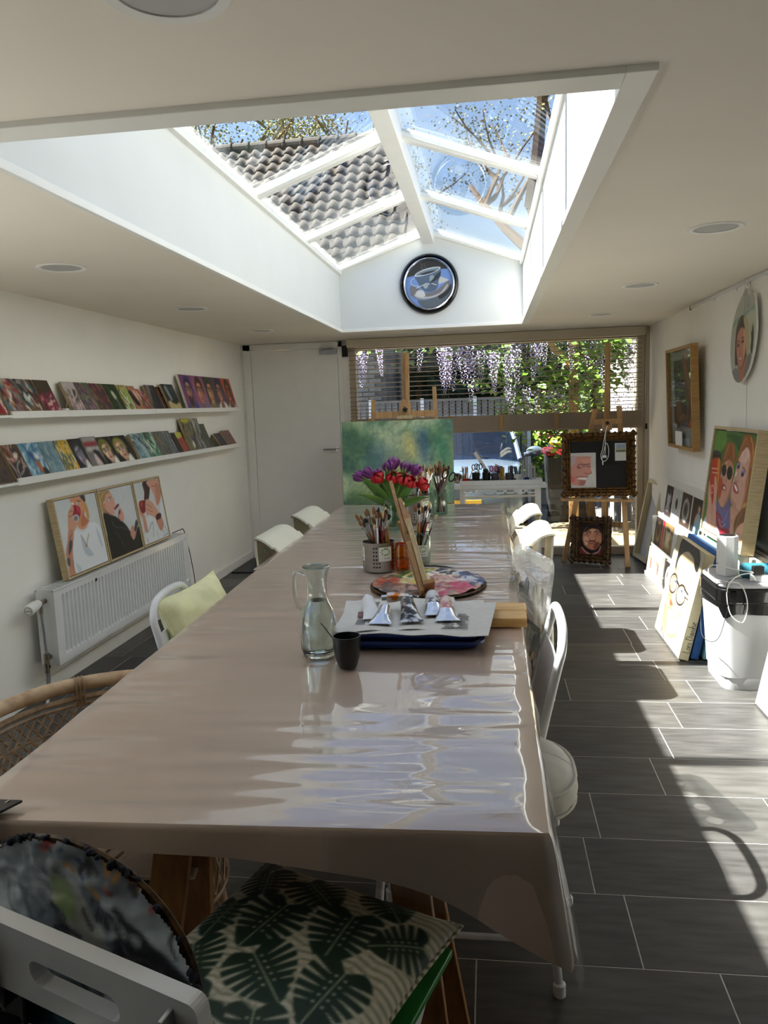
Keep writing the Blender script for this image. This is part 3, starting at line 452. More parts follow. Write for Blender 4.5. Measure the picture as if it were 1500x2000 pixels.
        if beard: pl([(-.85, -.2), (-.5, -.42), (0, -.4), (.5, -.42), (.85, -.2), (.5, -1.1), (0, -1.3), (-.5, -1.1)], beard); s.poly([T(-.25, -.58), T(0, -.53), T(.25, -.58), T(0, -.68)], lip)
def lin_arr(c):
    c = np.clip(c, 0, 1); return np.where(c <= .04045, c/12.92, ((c+.055)/1.055)**2.4)
def img_mesh(name, img, w, h, z=0., fn=None):
    nv, nu = img.shape[:2]; x = np.linspace(0, w, nu); y = np.linspace(0, h, nv); X, Y = np.meshgrid(x, y); Zv = np.full_like(X, z)
    if fn is not None: Zv = Zv+fn(X, Y)
    V = np.stack([X, Y, Zv], -1).reshape(-1, 3)
    i = np.arange(nv-1)[:, None]*nu+np.arange(nu-1)[None, :]; q = np.stack([i, i+1, i+nu+1, i+nu], -1).reshape(-1, 4)
    m = bpy.data.meshes.new(name); m.vertices.add(len(V)); m.vertices.foreach_set('co', V.ravel())
    m.loops.add(q.size); m.loops.foreach_set('vertex_index', q.ravel().astype(np.int32))
    m.polygons.add(len(q)); m.polygons.foreach_set('loop_start', (np.arange(len(q))*4).astype(np.int32)); m.update(calc_edges=True)
    col_attr(m, lin_arr(img).reshape(-1, 3)); m.polygons.foreach_set('use_smooth', [True]*len(m.polygons)); return m
def col_attr(m, rgb):
    a = m.color_attributes.new('Col', 'FLOAT_COLOR', 'POINT'); a.data.foreach_set('color', np.concatenate([rgb, np.ones((len(rgb), 1))], 1).astype(np.float32).ravel())
def picture(name, label, BL, U, V, w, h, t, img, edge='canvas_edge', frame=None, group=None, cat='painting', mt='paint', face='painted_face', pane=None):
    U = Vector(U).normalized(); V = Vector(V).normalized(); N = U.cross(V).normalized(); V = N.cross(U)
    root = thing(name, label, cat, BL, cols(U, V, N), group)
    MB().bb(0, w, 0, h, -t, 0).build('canvas', edge, root, bevel=min(.003, t/6))
    place(face, img_mesh(face, img, w, h, .0008), mt, root)
    if frame:
        fm, fw, fd, gap = frame; a = -gap-fw; b = w+gap+fw; c = h+gap+fw
        for x0, x1, y0, y1 in ((a, b, a, a+fw), (a, b, c-fw, c), (a, a+fw, a+fw, c-fw), (b-fw, b, a+fw, c-fw)):
            MB().bb(x0, x1, y0, y1, -t-.004, fd-t).build('frame_rail', fm, root, bevel=.0015)
    if pane: MB().bb(0, w, 0, h, pane, pane+.002).build('glass_pane', 'picture_glass', root)
    return root
# ================================================================ THE ROOM
XL, XR, YB, YF, ZC = -2.328, 1.42, -1.3, 7.345, 2.05
OX0, OX1, OY0, OY1 = -1.187, .287, 1.68, 6.44        # roof-light opening
fl = thing('floor', None, None, (XL, YB, 0), kind='structure')
MB().bb(XL-.1, XR+.1, YB-.1, YF+.25, -.12, -.0009).build('screed', 'grout', fl, world=True)
JO = {-1: .5466, 0: .364, 1: .284, 2: .341, 3: .612, 4: .708, 5: .812, 6: .366, 7: .867, 9: .808, 10: .957, 11: .691, 12: .848, 13: .544, 14: 1.005}
tcache = {}
rnd = random.Random(4)
for k in range(-11, 19):
    y0 = 1.8687+.30256*k; y1 = min(y0+.30256, YF+.02)
    if y1 < YB or y1-y0 < .05: continue
    j = JO.get(k, rnd.choice([.1, .2, .33, .45, .52]))
    x = j-.6017*math.ceil((j-XL)/.6017)
    while x < XR:
        a, b = max(x, XL), min(x+.6017, XR)
        if b-a > .02:
            mtn = rnd.choice(['tile_a', 'tile_b', 'tile_c'])
            key = (round(b-a, 3), round(y1-y0, 3), mtn)
            if key not in tcache: tcache[key] = MB().cbox((b-a-.0035, y1-y0-.0035, .02), .0006).mesh('floor_tile')
            o = place('floor_tile', tcache[key], mtn, fl); o.location = (a+.0018-XL, y0+.0018-YB, 0)
        x += .6017
def struct(name, mb, mt, **k): return tag(mb.build(name, mt, **k), kind='structure')
wl = MB()
for a in ((YB-.1, .65, -.1, 2.3), (2.05, YF+.1, -.1, 2.3), (.65, 2.05, -.1, .75), (.65, 2.05, 1.95, 2.3)): wl.bb(XL-.12, XL, a[0], a[1], a[2], a[3])
struct('wall_left', wl, 'wall', at=(XL, 0, 0))
sw = thing('window_3', None, None, (XL, 1.35, .75), kind='structure')
for a in ((.65, .71, .75, 1.95), (1.99, 2.05, .75, 1.95), (.71, 1.99, .75, .81), (.71, 1.99, 1.89, 1.95)): MB().bb(XL-.09, XL-.03, *a).build('window_frame', 'white_paint', sw, world=True, bevel=.003)
MB().bb(XL-.065, XL-.055, .71, 1.99, .81, 1.89).build('window_pane', 'pane', sw, world=True)
struct('wall_right', MB().bb(XR, XR+.12, YB-.1, YF+.1, -.1, 2.3), 'wall', at=(XR, 0, 0))
struct('wall_back', MB().bb(XL-.1, XR+.1, YB-.12, YB, -.1, 2.3), 'wall_dark', at=(0, YB, 0))
wf = MB()
for a in ((XL-.1, -2.262, 0, 2.3), (-1.352, -1.285, 0, 2.3), (1.385, XR+.1, 0, 2.3), (-2.262, -1.352, 2.0, 2.3), (-1.285, 1.385, 2.012, 2.3)):
    wf.bb(a[0], a[1], YF, YF+.1, a[2], a[3])
struct('wall_far', wf, 'wall', at=(0, YF, 0))
ce = MB()
for a in ((XL-.1, OX0, YB-.1, YF+.2), (OX1, XR+.1, YB-.1, YF+.2), (OX0, OX1, YB-.1, OY0), (OX0, OX1, OY1, YF+.2)):
    ce.bb(*a, ZC, ZC+.22)
struct('ceiling', ce, 'ceil', at=(0, 0, ZC))
struct('baseboard_left', MB().bb(XL, XL+.013, YB, YF, 0, .075), 'white_paint', at=(XL, 3, 0), bevel=.003)
struct('baseboard_right', MB().bb(XR-.013, XR, YB, YF, 0, .075), 'white_paint', at=(XR, 3, 0), bevel=.003)

# ---- roof light (skylight)
EZ, RZ, RX = 2.505, 2.765, (OX0+OX1)/2
sk = thing('window_2', None, None, (RX, 4, ZC), kind='structure')
RY = [1.70, 2.93, 4.12, 5.26, 6.42]
for i in range(4):
    for nm, x0, x1 in (('shaft_panel', OX0-.03, OX0), ('shaft_panel', OX1-.004, OX1+.03)):
        if x0 > 0: MB().bb(x0, x1, RY[i]+.0015 if i else OY0, RY[i+1]-.0015 if i < 3 else OY1, ZC+.012, EZ).build(nm, 'shaft', sk, world=True)
MB().bb(OX0-.03, OX0+.004, OY0, OY1, ZC+.012, EZ).build('shaft_panel', 'shaft', sk, world=True)
for y0, y1 in ((OY0-.03, OY0+.004), (OY1-.004, OY1+.03)):
    g = MB(); M = Matrix(((1, 0, 0, 0), (0, 0, 1, 0), (0, 1, 0, 0), (0, 0, 0, 1)))
    g.prism([(OX0, ZC+.012), (OX1, ZC+.012), (OX1, EZ), (RX, RZ), (OX0, EZ)], y0, y1, M)
    g.build('gable_panel', 'shaft', sk, world=True)
for x0, x1, y0, y1 in ((OX0-.005, OX0+.018, OY0, OY1), (OX1-.018, OX1+.042, OY0-.05, OY1), (OX0-.005, OX1-.018, OY0-.05, OY0+.03), (OX0-.005, OX1-.018, OY1-.018, OY1+.012)):
    MB().bb(x0, x1, y0, y1, ZC-.014, ZC+.012).build('opening_trim', 'white_paint', sk, world=True, bevel=.002)
for s in (-1, 1):
    ex = OX0 if s < 0 else OX1
    MB().bb(min(ex, ex-s*.028), max(ex, ex-s*.028), OY0, OY1, EZ-.012, EZ+.02).build('eave_trim', 'white_paint', sk, world=True, bevel=.002)
    for i, y in enumerate(RY):
        w = .05 if 0 < i < 4 else .05
        MB().beam((ex+s*.02, y, EZ+.018), (RX, y, RZ+.018), w, .05).build('rafter', 'white_paint', sk, world=True, bevel=.003)
    d = Vector((RX-ex, 0, RZ-EZ)); up = Vector((-d.z*s*-1, 0, abs(d.x))).normalized()
    for i in range(4):
        p = Vector((ex+s*.04, (RY[i]+RY[i+1])/2, EZ+.024)); q = Vector((RX, (RY[i]+RY[i+1])/2, RZ+.04))
        MB().beam(p, q, RY[i+1]-RY[i]-.036, .016).build('glass_pane', 'pane_sky', sk, world=True)
        for e in (RY[i]+.032, RY[i+1]-.032):
            MB().beam((ex, e, EZ+.016), (RX, e, RZ+.018), .014, .02).build('glazing_bead', 'white_paint', sk, world=True)
MB().bb(RX-.045, RX+.045, OY0, OY1, RZ-.075, RZ+.06).build('ridge_beam', 'white_paint', sk, world=True, bevel=.004)
tag(MB().bb(RX-.012, RX+.012, OY1-.012, OY1-.0005, 2.70, 2.745).build('cable_clip', 'galv', at=(RX, OY1, 2.70)), 'small grey metal clip on gable wall under the ridge beam', 'clip')

# ---- far door
dr = thing('door_1', None, None, (-1.807, YF, 0), kind='structure')
MB().bb(-2.222, -1.392, YF-.012, YF+.03, .012, 1.985).build('door_leaf', 'door', dr, world=True, bevel=.003)
for a in ((-2.30, -2.228, 0, 2.045), (-1.386, -1.345, 0, 2.045), (-2.30, -1.345, 1.99, 2.045)):
    MB().bb(a[0], a[1], YF-.022, YF+.03, a[2], a[3]).build('door_frame', 'door', dr, world=True, bevel=.003)
h = MB(); h.cyl((-1.43, YF-.012, 1.045), (-1.43, YF-.058, 1.045), .009); h.cyl((-1.43, YF-.055, 1.045), (-1.555, YF-.055, 1.045), .0085)
h.build('door_handle', 'chrome', dr, True, world=True)
MB().cyl((-1.43, YF-.012, 1.045), (-1.43, YF-.018, 1.045), .024, n=20).build('handle_rose', 'chrome', dr, True, world=True)
MB().bb(-1.555, -1.395, YF-.055, YF-.012, 1.93, 1.972).build('door_closer', 'galv', dr, world=True, bevel=.004)
MB().beam((-1.41, YF-.06, 1.985), (-1.55, YF-.06, 1.985), .02, .006).build('closer_arm', 'galv', dr, world=True)
tag(MB().bb(-1.345, -1.292, YF-.035, YF-.0005, 1.90, 2.0).build('motion_sensor', 'rubber', at=(-1.318, YF, 1.90), bevel=.004), 'small dark sensor box in the corner between door and blind', 'sensor')
tag(MB().bb(-2.30, -1.85, 6.62, 7.18, .0005, .012).build('door_mat', 'black', at=(-2.05, 6.9, 0), bevel=.004), 'black mat on the floor in front of far door', 'mat')

# ---- far window
wn = thing('window_1', None, None, (.05, YF, 0), kind='structure')
for a in ((-1.285, -1.225, 0, 2.012), (1.325, 1.385, 0, 2.012), (-1.225, 1.325, 0, .075), (-1.225, 1.325, 1.96, 2.012)):
    MB().bb(a[0], a[1], YF-.005, YF+.07, a[2], a[3]).build('window_frame', 'frame_cream', wn, world=True, bevel=.004)
MB().bb(-1.225, 1.325, YF+.03, YF+.042, .075, 1.96).build('window_pane', 'pane', wn, world=True)
MB().bb(1.385, XR, YF-.03, YF, 0, ZC).build('window_casing', 'frame_cream', wn, world=True, bevel=.003)

# ---- venetian blind
bl = thing('venetian_blind', 'wooden venetian blind half raised across the far window', 'blind', (.04, 7.26, 1.18))
BY = 7.27
MB().bb(-1.282, 1.372, BY-.05, BY+.05, 1.972, 2.046).build('head_rail', 'frame_cream', bl, world=True, bevel=.004)
sm = MB(); P = [[(x, -.025+.05*j/4, .0035*(1-((j-2)/2)**2)) for j in range(5)] for x in (-1.315, 1.305)]
sm.sheet(P, .0028); sm = sm.mesh('slat')
zs = [1.945-.0425*i for i in range(13)]+[1.945-.0425*12-.032*i for i in range(1, 5)]
bsm = MB().bb(-1.315, 1.305, -.025, .025, -.0043, .0043).mesh('stacked_slat')
for i in range(14):
    o = place('stacked_slat', bsm, 'slat', bl); o.location = (0, BY-7.26+.001*math.sin(i*2.1), 1.312-.0092*i-1.18)
for z in zs:
    o = place('slat', sm, 'slat', bl); o.location = (0, BY-7.26, z-1.18); o.rotation_euler = (R(rnd.uniform(-3, 3)) if z > 1.33 else 0, 0, 0)
MB().bb(-1.28, 1.345, BY-.027, BY+.027, 1.164, 1.188).build('bottom_rail', 'slat', bl, world=True, bevel=.003)
for x in (-1.1, -.36, .11, .60, 1.15):
    MB().cyl((x, BY-.029, 1.185), (x, BY-.029, 1.975), .0012, n=5).build('ladder_cord', 'slat', bl, world=True)
    MB().bb(x-.017, x+.017, BY-.0325, BY-.0295, 1.186, 1.322).build('ladder_tape', 'oak', bl, world=True)
MB().tube(smoothpath([(1.372, BY-.055, 1.99), (1.378, BY-.058, 1.5), (1.36, BY-.06, 1.0), (1.352, BY-.06, .55)]), .0022, 6).build('pull_cord', 'slat', bl, world=True)
MB().bb(1.368, 1.386, BY-.066, BY-.05, 1.15, 1.2).build('cord_cleat', 'rubber', bl, world=True, bevel=.003)

# ---- recessed ceiling lights
def downlight(x, y, label, r=.1):
    t = thing('ceiling_light', label, 'ceiling light', (x, y, ZC), group='recessed ceiling lights')
    MB().lathe([(r*.8, -.0005), (r*.8, -.004), (r*.97, -.006), (r, -.003), (r, -.0005)], n=40).build('trim_ring', 'white_paint', t, True)
    MB().lathe([(.0001, -.0028), (r*.5, -.0026), (r*.8, -.0016)], n=40).build('diffuser', 'downlight', t, True)
for x, y, l in ((-1.757, 3.177, 'round recessed ceiling light on the left, nearest of three above the picture shelves'),
                (-1.760, 4.64, 'round recessed ceiling light on the left, middle of three above the shelves'),
                (-1.755, 6.09, 'round recessed ceiling light on the left, farthest, close to the door'),
                (.857, 3.20, 'round recessed ceiling light on the right, nearest of three by the hanging rail'),
                (.848, 4.66, 'round recessed ceiling light on the right, middle of three'),
                (.838, 6.12, 'round recessed ceiling light on the right, farthest, above the easel'),
                (-.463, 1.20, 'large round recessed ceiling light cut by the top of the picture'),
                (-.475, 6.80, 'round recessed ceiling light between the skylight and the blind')):
    downlight(x, y, l)

# ---- picture hanging rail on the right wall
hr = thing('hanging_rail', 'thin white picture hanging rail along top of the right wall', 'rail', (XR-.006, 3.4, ZC-.02))
MB().bb(XR-.012, XR-.0005, .9, 5.86, ZC-.024, ZC-.002).build('rail', 'white_metal', hr, world=True, bevel=.002)
MB().bb(XR-.013, XR-.0004, 5.86, 5.876, ZC-.028, ZC-.001).build('end_cap', 'rubber', hr, world=True, bevel=.002)
for y in (5.25, 4.80, 4.62, 4.57):
    MB().tube([(XR-.010, y, ZC-.022), (XR-.014, y, ZC-.035), (XR-.010, y, ZC-.042)], .002, 6).build('hook', 'galv', hr, world=True)

# ---- wall clock painted with a coffee cup, on the far gable
ck_ = thing('wall_clock', 'round clock with black rim and a painted coffee cup, on skylight gable', 'clock', (-.453, OY1-.006, 2.38), cols((1, 0, 0), (0, 0, 1), (0, -1, 0)))
MB().lathe([(.0001, 0), (.225, 0), (.234, .012), (.234, .022), (.226, .034), (.216, .037), (.2145, .030), (.208, .034), (.203, .024), (.203, .012), (.0001, .012)], n=64).build('rim', 'black_gloss', ck_, True, ang=35)
MB().shell([(.2035, .020), (.2025, .031), (.196, .034), (.188, .028), (.184, .014)], n=64).build('chrome_ring', 'chrome', ck_, True)
P = Paint(110, 110, 1.0, (116, 146, 204)); P.jitter(.05, 4, 6); P.data('cup'); m = img_mesh('dial', P.c, .376, .376, 0)
import bmesh
bm = bmesh.new(); bm.from_mesh(m); bmesh.ops.delete(bm, geom=[f for f in bm.faces if (f.calc_center_median().xy-Vector((.188, .188))).length > .188], context='FACES'); bm.to_mesh(m); bm.free()
place('dial', m, 'print', ck_).location = (-.188, -.188, .0135)
for a, l, w in ((R(100), .062, .007), (R(-105), .105, .006)):
    MB().beam((-.02*math.sin(-a), -.02*math.cos(a), .019), (l*math.sin(a), l*math.cos(a), .019), w, .0015, (0, 0, 1)).build('clock_hand', 'chrome', ck_)
MB().lathe([(.006, .017), (.006, .022), (.0001, .023)], n=14).build('hand_pin', 'chrome', ck_, True)

sbd = thing('reflector', 'white sideboard added out of view below the left window to bounce sunlight', 'reflector', (XL+.30, 1.35, 0))  # unseen white cabinet, added so window sun bounces up onto the ceiling
MB().bb(XL+.015, XL+.60, .62, 2.06, .70, .735).build('top', 'white_paint', sbd, world=True, bevel=.004)
MB().bb(XL+.015, XL+.56, .64, 2.04, .06, .70).build('body', 'white_paint', sbd, world=True)
for i in range(3): MB().bb(XL+.56, XL+.578, .645+.466*i, .645+.466*i+.458, .07, .69).build('door', 'white_paint', sbd, world=True, bevel=.003)
MB().bb(XL+.03, XL+.53, .66, 2.02, 0, .06).build('plinth', 'rubber', sbd, world=True)
# ================================================================ LEFT WALL
# ---- two picture shelves
def ledge(z, y0, y1, yl, joints, label):
    t = thing('picture_shelf', label, 'shelf', (XL, (y0+y1)/2, z))
    MB().bb(XL, XL+.118, y0, y1, z, z+.012).build('shelf_board', 'white_paint', t, world=True, bevel=.001)
    MB().bb(XL, XL+.012, y0, y1, z+.012, z+.03).build('back_lip', 'white_paint', t, world=True, bevel=.001)
    ys = [yl]+joints+[y1]
    for a, b in zip(ys, ys[1:]):
        MB().bb(XL+.108, XL+.12, a+.001, b-.001, z-.004+(.002 if a != yl else 0), z+.03).build('front_lip', 'white_paint', t, world=True, bevel=.0015)
ledge(1.436, 2.6, 6.84, 3.44, [5.05, 5.95], 'upper white picture shelf on left wall')
ledge(1.120, 2.6, 6.86, 3.44, [4.60, 5.72], 'lower white picture shelf on left wall')
NB = 26
def abstract(seed, bg, pal, ang=70, n=70, ln=.35, wd=.07, spread=25, extra=None, asp=.82, nu=22, nv=NB):
    P = Paint(nu, nv, asp, bg); P.strokes(n, pal, ln, wd, ang, spread, seed)
    if extra: extra(P)
    P.jitter(.12, seed); return P.c
def lean(y0, y1, zs, h, label, img, name='small_canvas', t=.018, xb=-2.222, edge='linen', dx=0, group='small canvases on the picture shelves'):
    zb = zs+.0125; xt = XL+.0135+t; hh = h; s = xb-xt; v = Vector((-s/hh, 0, math.sqrt(max(.01, 1-(s/hh)**2))))
    # facing +x: width runs towards -y seen from the front (left in view is smaller y)
    return picture(name, label, (xb+dx, y0, zb+t*.35), (0, 1, 0), v, y1-y0-.003, hh, t, img, edge, group=group)
W_ = (226, 224, 216); K_ = (28, 26, 28)
def blob(*a): return lambda P: [P.poly(p, c) for p, c in a]
U1 = 1.436
TOP = [
 (3.27, 3.43, .185, 'first canvas on upper shelf at the picture edge, brown side showing', abstract(1, (140, 30, 36), [(150, 24, 34), (220, 214, 204), (70, 60, 60)])),
 (3.446, 3.59, .185, 'abstract canvas of red, white and turquoise drips on upper shelf', abstract(2, (150, 120, 100), [(170, 20, 36), (222, 216, 206), (70, 130, 150), (60, 48, 50), (196, 150, 110)], 110)),
 (3.597, 3.755, .185, 'abstract canvas of cream and blue streaks on upper shelf', abstract(3, (110, 84, 58), [(222, 218, 200), (70, 110, 130), (40, 36, 34), (190, 206, 206), (96, 44, 40)], 112)),
 (3.762, 3.905, .185, 'maroon canvas with dark top and pink splashes on upper shelf', abstract(4, (120, 38, 60), [(130, 34, 62), (96, 28, 50), (70, 66, 68)], 100, 50, extra=lambda P: (P.poly([(0, .62), (1, .7), (1, 1), (0, 1)], (62, 52, 34)), P.strokes(16, [(196, 120, 120), (226, 190, 180), (40, 36, 38)], .2, .05, 20, 40, 5, (0, .05, 1, .5))))),
 (4.03, 4.163, .183, 'grey canvas with black tangle beside the gap on upper shelf', abstract(5, (150, 140, 138), [(70, 66, 64), (36, 34, 36), (120, 96, 84), (190, 180, 178)], 60, 60, extra=lambda P: (P.poly([(0, .7), (.6, .8), (1, .72), (1, 1), (0, 1)], (182, 172, 172)), P.strokes(14, [(206, 160, 170), (220, 214, 210)], .25, .03, 60, 60, 9, (0, 0, 1, .4))))),
 (4.166, 4.322, .183, 'purple, grey and lime abstract canvas on upper shelf', abstract(6, (110, 96, 104), [(120, 70, 100), (92, 116, 74), (50, 52, 64), (150, 120, 130), (120, 160, 50)], 110)),
 (4.326, 4.492, .182, 'dark violet and red abstract canvas on upper shelf', abstract(7, (74, 62, 60), [(70, 44, 76), (130, 34, 56), (60, 60, 54), (44, 40, 62), (140, 120, 80)], 112)),
 (4.496, 4.66, .182, 'dark green canvas with pale figure on upper shelf', abstract(8, (38, 64, 28), [(44, 74, 30), (28, 40, 22), (26, 24, 26)], 110, 50, extra=blob(([(.42, .75), (.62, .7), (.66, .45), (.5, .42), (.4, .55)], (176, 184, 160)), ([(.52, .42), (.66, .44), (.7, .1), (.58, .1)], (90, 104, 84))))),
 (4.666, 4.80, .18, 'white and lime green splashed canvas on upper shelf', abstract(9, (206, 212, 196), [(226, 228, 222), (120, 176, 60), (60, 70, 58), (176, 160, 50), (150, 90, 60)], 110)),
 (4.804, 4.921, .178, 'tan and black portrait canvas on upper shelf', abstract(10, (168, 120, 94), [(190, 144, 116), (150, 96, 74)], 100, 20, extra=blob(([(0, .75), (.35, .8), (.6, .5), (.75, .25), (.45, .2), (.2, .35)], (26, 24, 26)), ([(.55, .8), (.9, .8), (.95, .5), (.7, .45)], (214, 172, 144))))),
 (4.925, 5.056, .162, 'small red, white and green face canvas on upper shelf', abstract(11, (150, 60, 54), [(170, 50, 48), (200, 140, 120), (220, 214, 204), (60, 96, 84), (60, 36, 36)], 105)),
 (5.075, 5.24, .188, 'dark charcoal canvas with grey-pink edge on upper shelf', abstract(12, (46, 46, 50), [(36, 36, 40), (76, 80, 84), (24, 24, 26)], 110, 50, extra=blob(([(0, .3), (.12, 1), (.5, 1), (.3, .6), (.12, .3)], (120, 100, 104))))),
 (5.352, 5.562, .20, 'dark teal seascape canvas with sandy yellow base on upper shelf', abstract(13, (40, 54, 58), [(36, 46, 50), (60, 78, 82), (30, 34, 36)], 150, 50, extra=blob(([(0, 0), (1, 0), (1, .3), (.6, .22), (.3, .36), (0, .3)], (196, 180, 128)), ([(.2, .9), (.4, .9), (.5, .4), (.35, .35), (.25, .6)], (130, 146, 150)), ([(.3, .32), (.6, .26), (.9, .36), (.7, .42)], (20, 22, 22))))),
]
for y0, y1, h, l, im in TOP: lean(y0, y1, U1, h, l, im)
for k, (dx, l) in enumerate(((-.024, 'thin brown-edged canvas tucked behind the dark seascape canvas'), (-.046, 'rearmost thin canvas behind the dark seascape canvas on upper shelf'))):
    lean(5.31-.03*k, 5.45, U1, .185, l, abstract(14+k, (96, 60, 44), [(80, 50, 40), (120, 90, 70)]), t=.014, dx=dx)
P = Paint(96, 30, 4.6, (126, 70, 112))
P.poly([(.42, 0), (.42, 1), (.60, 1), (.60, 0)], (64, 56, 50), k=1); P.poly([(.60, 0), (.60, 1), (.80, 1), (.82, 0)], (82, 64, 92), k=1); P.poly([(.82, 0), (.80, 1), (1, 1), (1, 0)], (206, 84, 34), k=1); P.poly([(.2, 0), (.2, 1), (.42, 1), (.42, 0)], (150, 90, 124), k=1)
for i, (u, sk_, hr_, kw) in enumerate(((.11, (176, 124, 104), (40, 36, 60), dict(hood=(44, 60, 130), beard=(52, 40, 40))), (.31, (186, 130, 100), (60, 40, 30), dict()), (.51, (196, 140, 110), (36, 34, 28), dict(long=1, hood=(66, 84, 52))), (.70, (176, 116, 92), (36, 30, 44), dict(smile=True)), (.90, (150, 84, 56), (60, 34, 24), dict(smile=True, long=1)))):
    P.poly([(u-.09, 0), (u+.09, 0), (u+.05, .22), (u-.05, .22)], [(60, 70, 130), (110, 110, 160), (120, 140, 100), (226, 222, 220), (226, 210, 200)][i]); P.face(u, .52, .25, .34, sk_, hr_, -.1, **kw)
picture('wide_canvas', 'wide canvas of five portrait heads at far end of upper shelf', (-2.218, 5.66, U1+.019), (0, 1, 0), (-.07/.275, 0, .96), 1.165, .272, .02, P.c, 'canvas_edge')
# small pot with a stick in the gap
t = thing('small_pot', 'tiny white pot with a stick in gap on upper shelf', 'pot', (-2.235, 3.955, U1+.0125))
MB().lathe([(.016, 0), (.02, .028), (.0175, .028), (.014, .004), (.0001, .004)], n=20).build('pot', 'white_plastic', t, True)
MB().tube([(.0, .0, .005), (.0, .03, .085)], .0018, 6).build('stick', 'palewood', t)
L1 = 1.120
def txt(P):
    P.poly([(0, .6), (1, .62), (1, 1), (0, 1)], (92, 88, 88), k=1)
    for r, (v, c) in enumerate(((.9, (206, 204, 200)), (.76, (176, 30, 40)), (.6, (214, 212, 206)))):
        for i in range(5): P.line([(.12+.17*i, v-.05), (.12+.17*i, v+.05), (.22+.17*i, v+.05), (.22+.17*i, v-.04)], .035, c, k=1)
    P.poly([(.5, .55), (.8, .5), (1, .1), (.95, 0), (.6, 0), (.45, .3)], (26, 26, 28)); P.poly([(.4, .42), (.58, .4), (.75, .0), (.4, 0)], (206, 186, 180))
def gface(hood, sk_, hr_, bg, cx=.42, tilt=.25, **k):
    def f(P): P.poly([(0, 0), (1, 0), (1, 1), (0, 1)], bg, k=1); P.face(cx, .48, .27, .34, sk_, hr_, tilt, hood=hood, **k); P.poly([(.55, 0), (.95, .0), (.85, .3), (.7, .26)], (226, 226, 216))
    return f
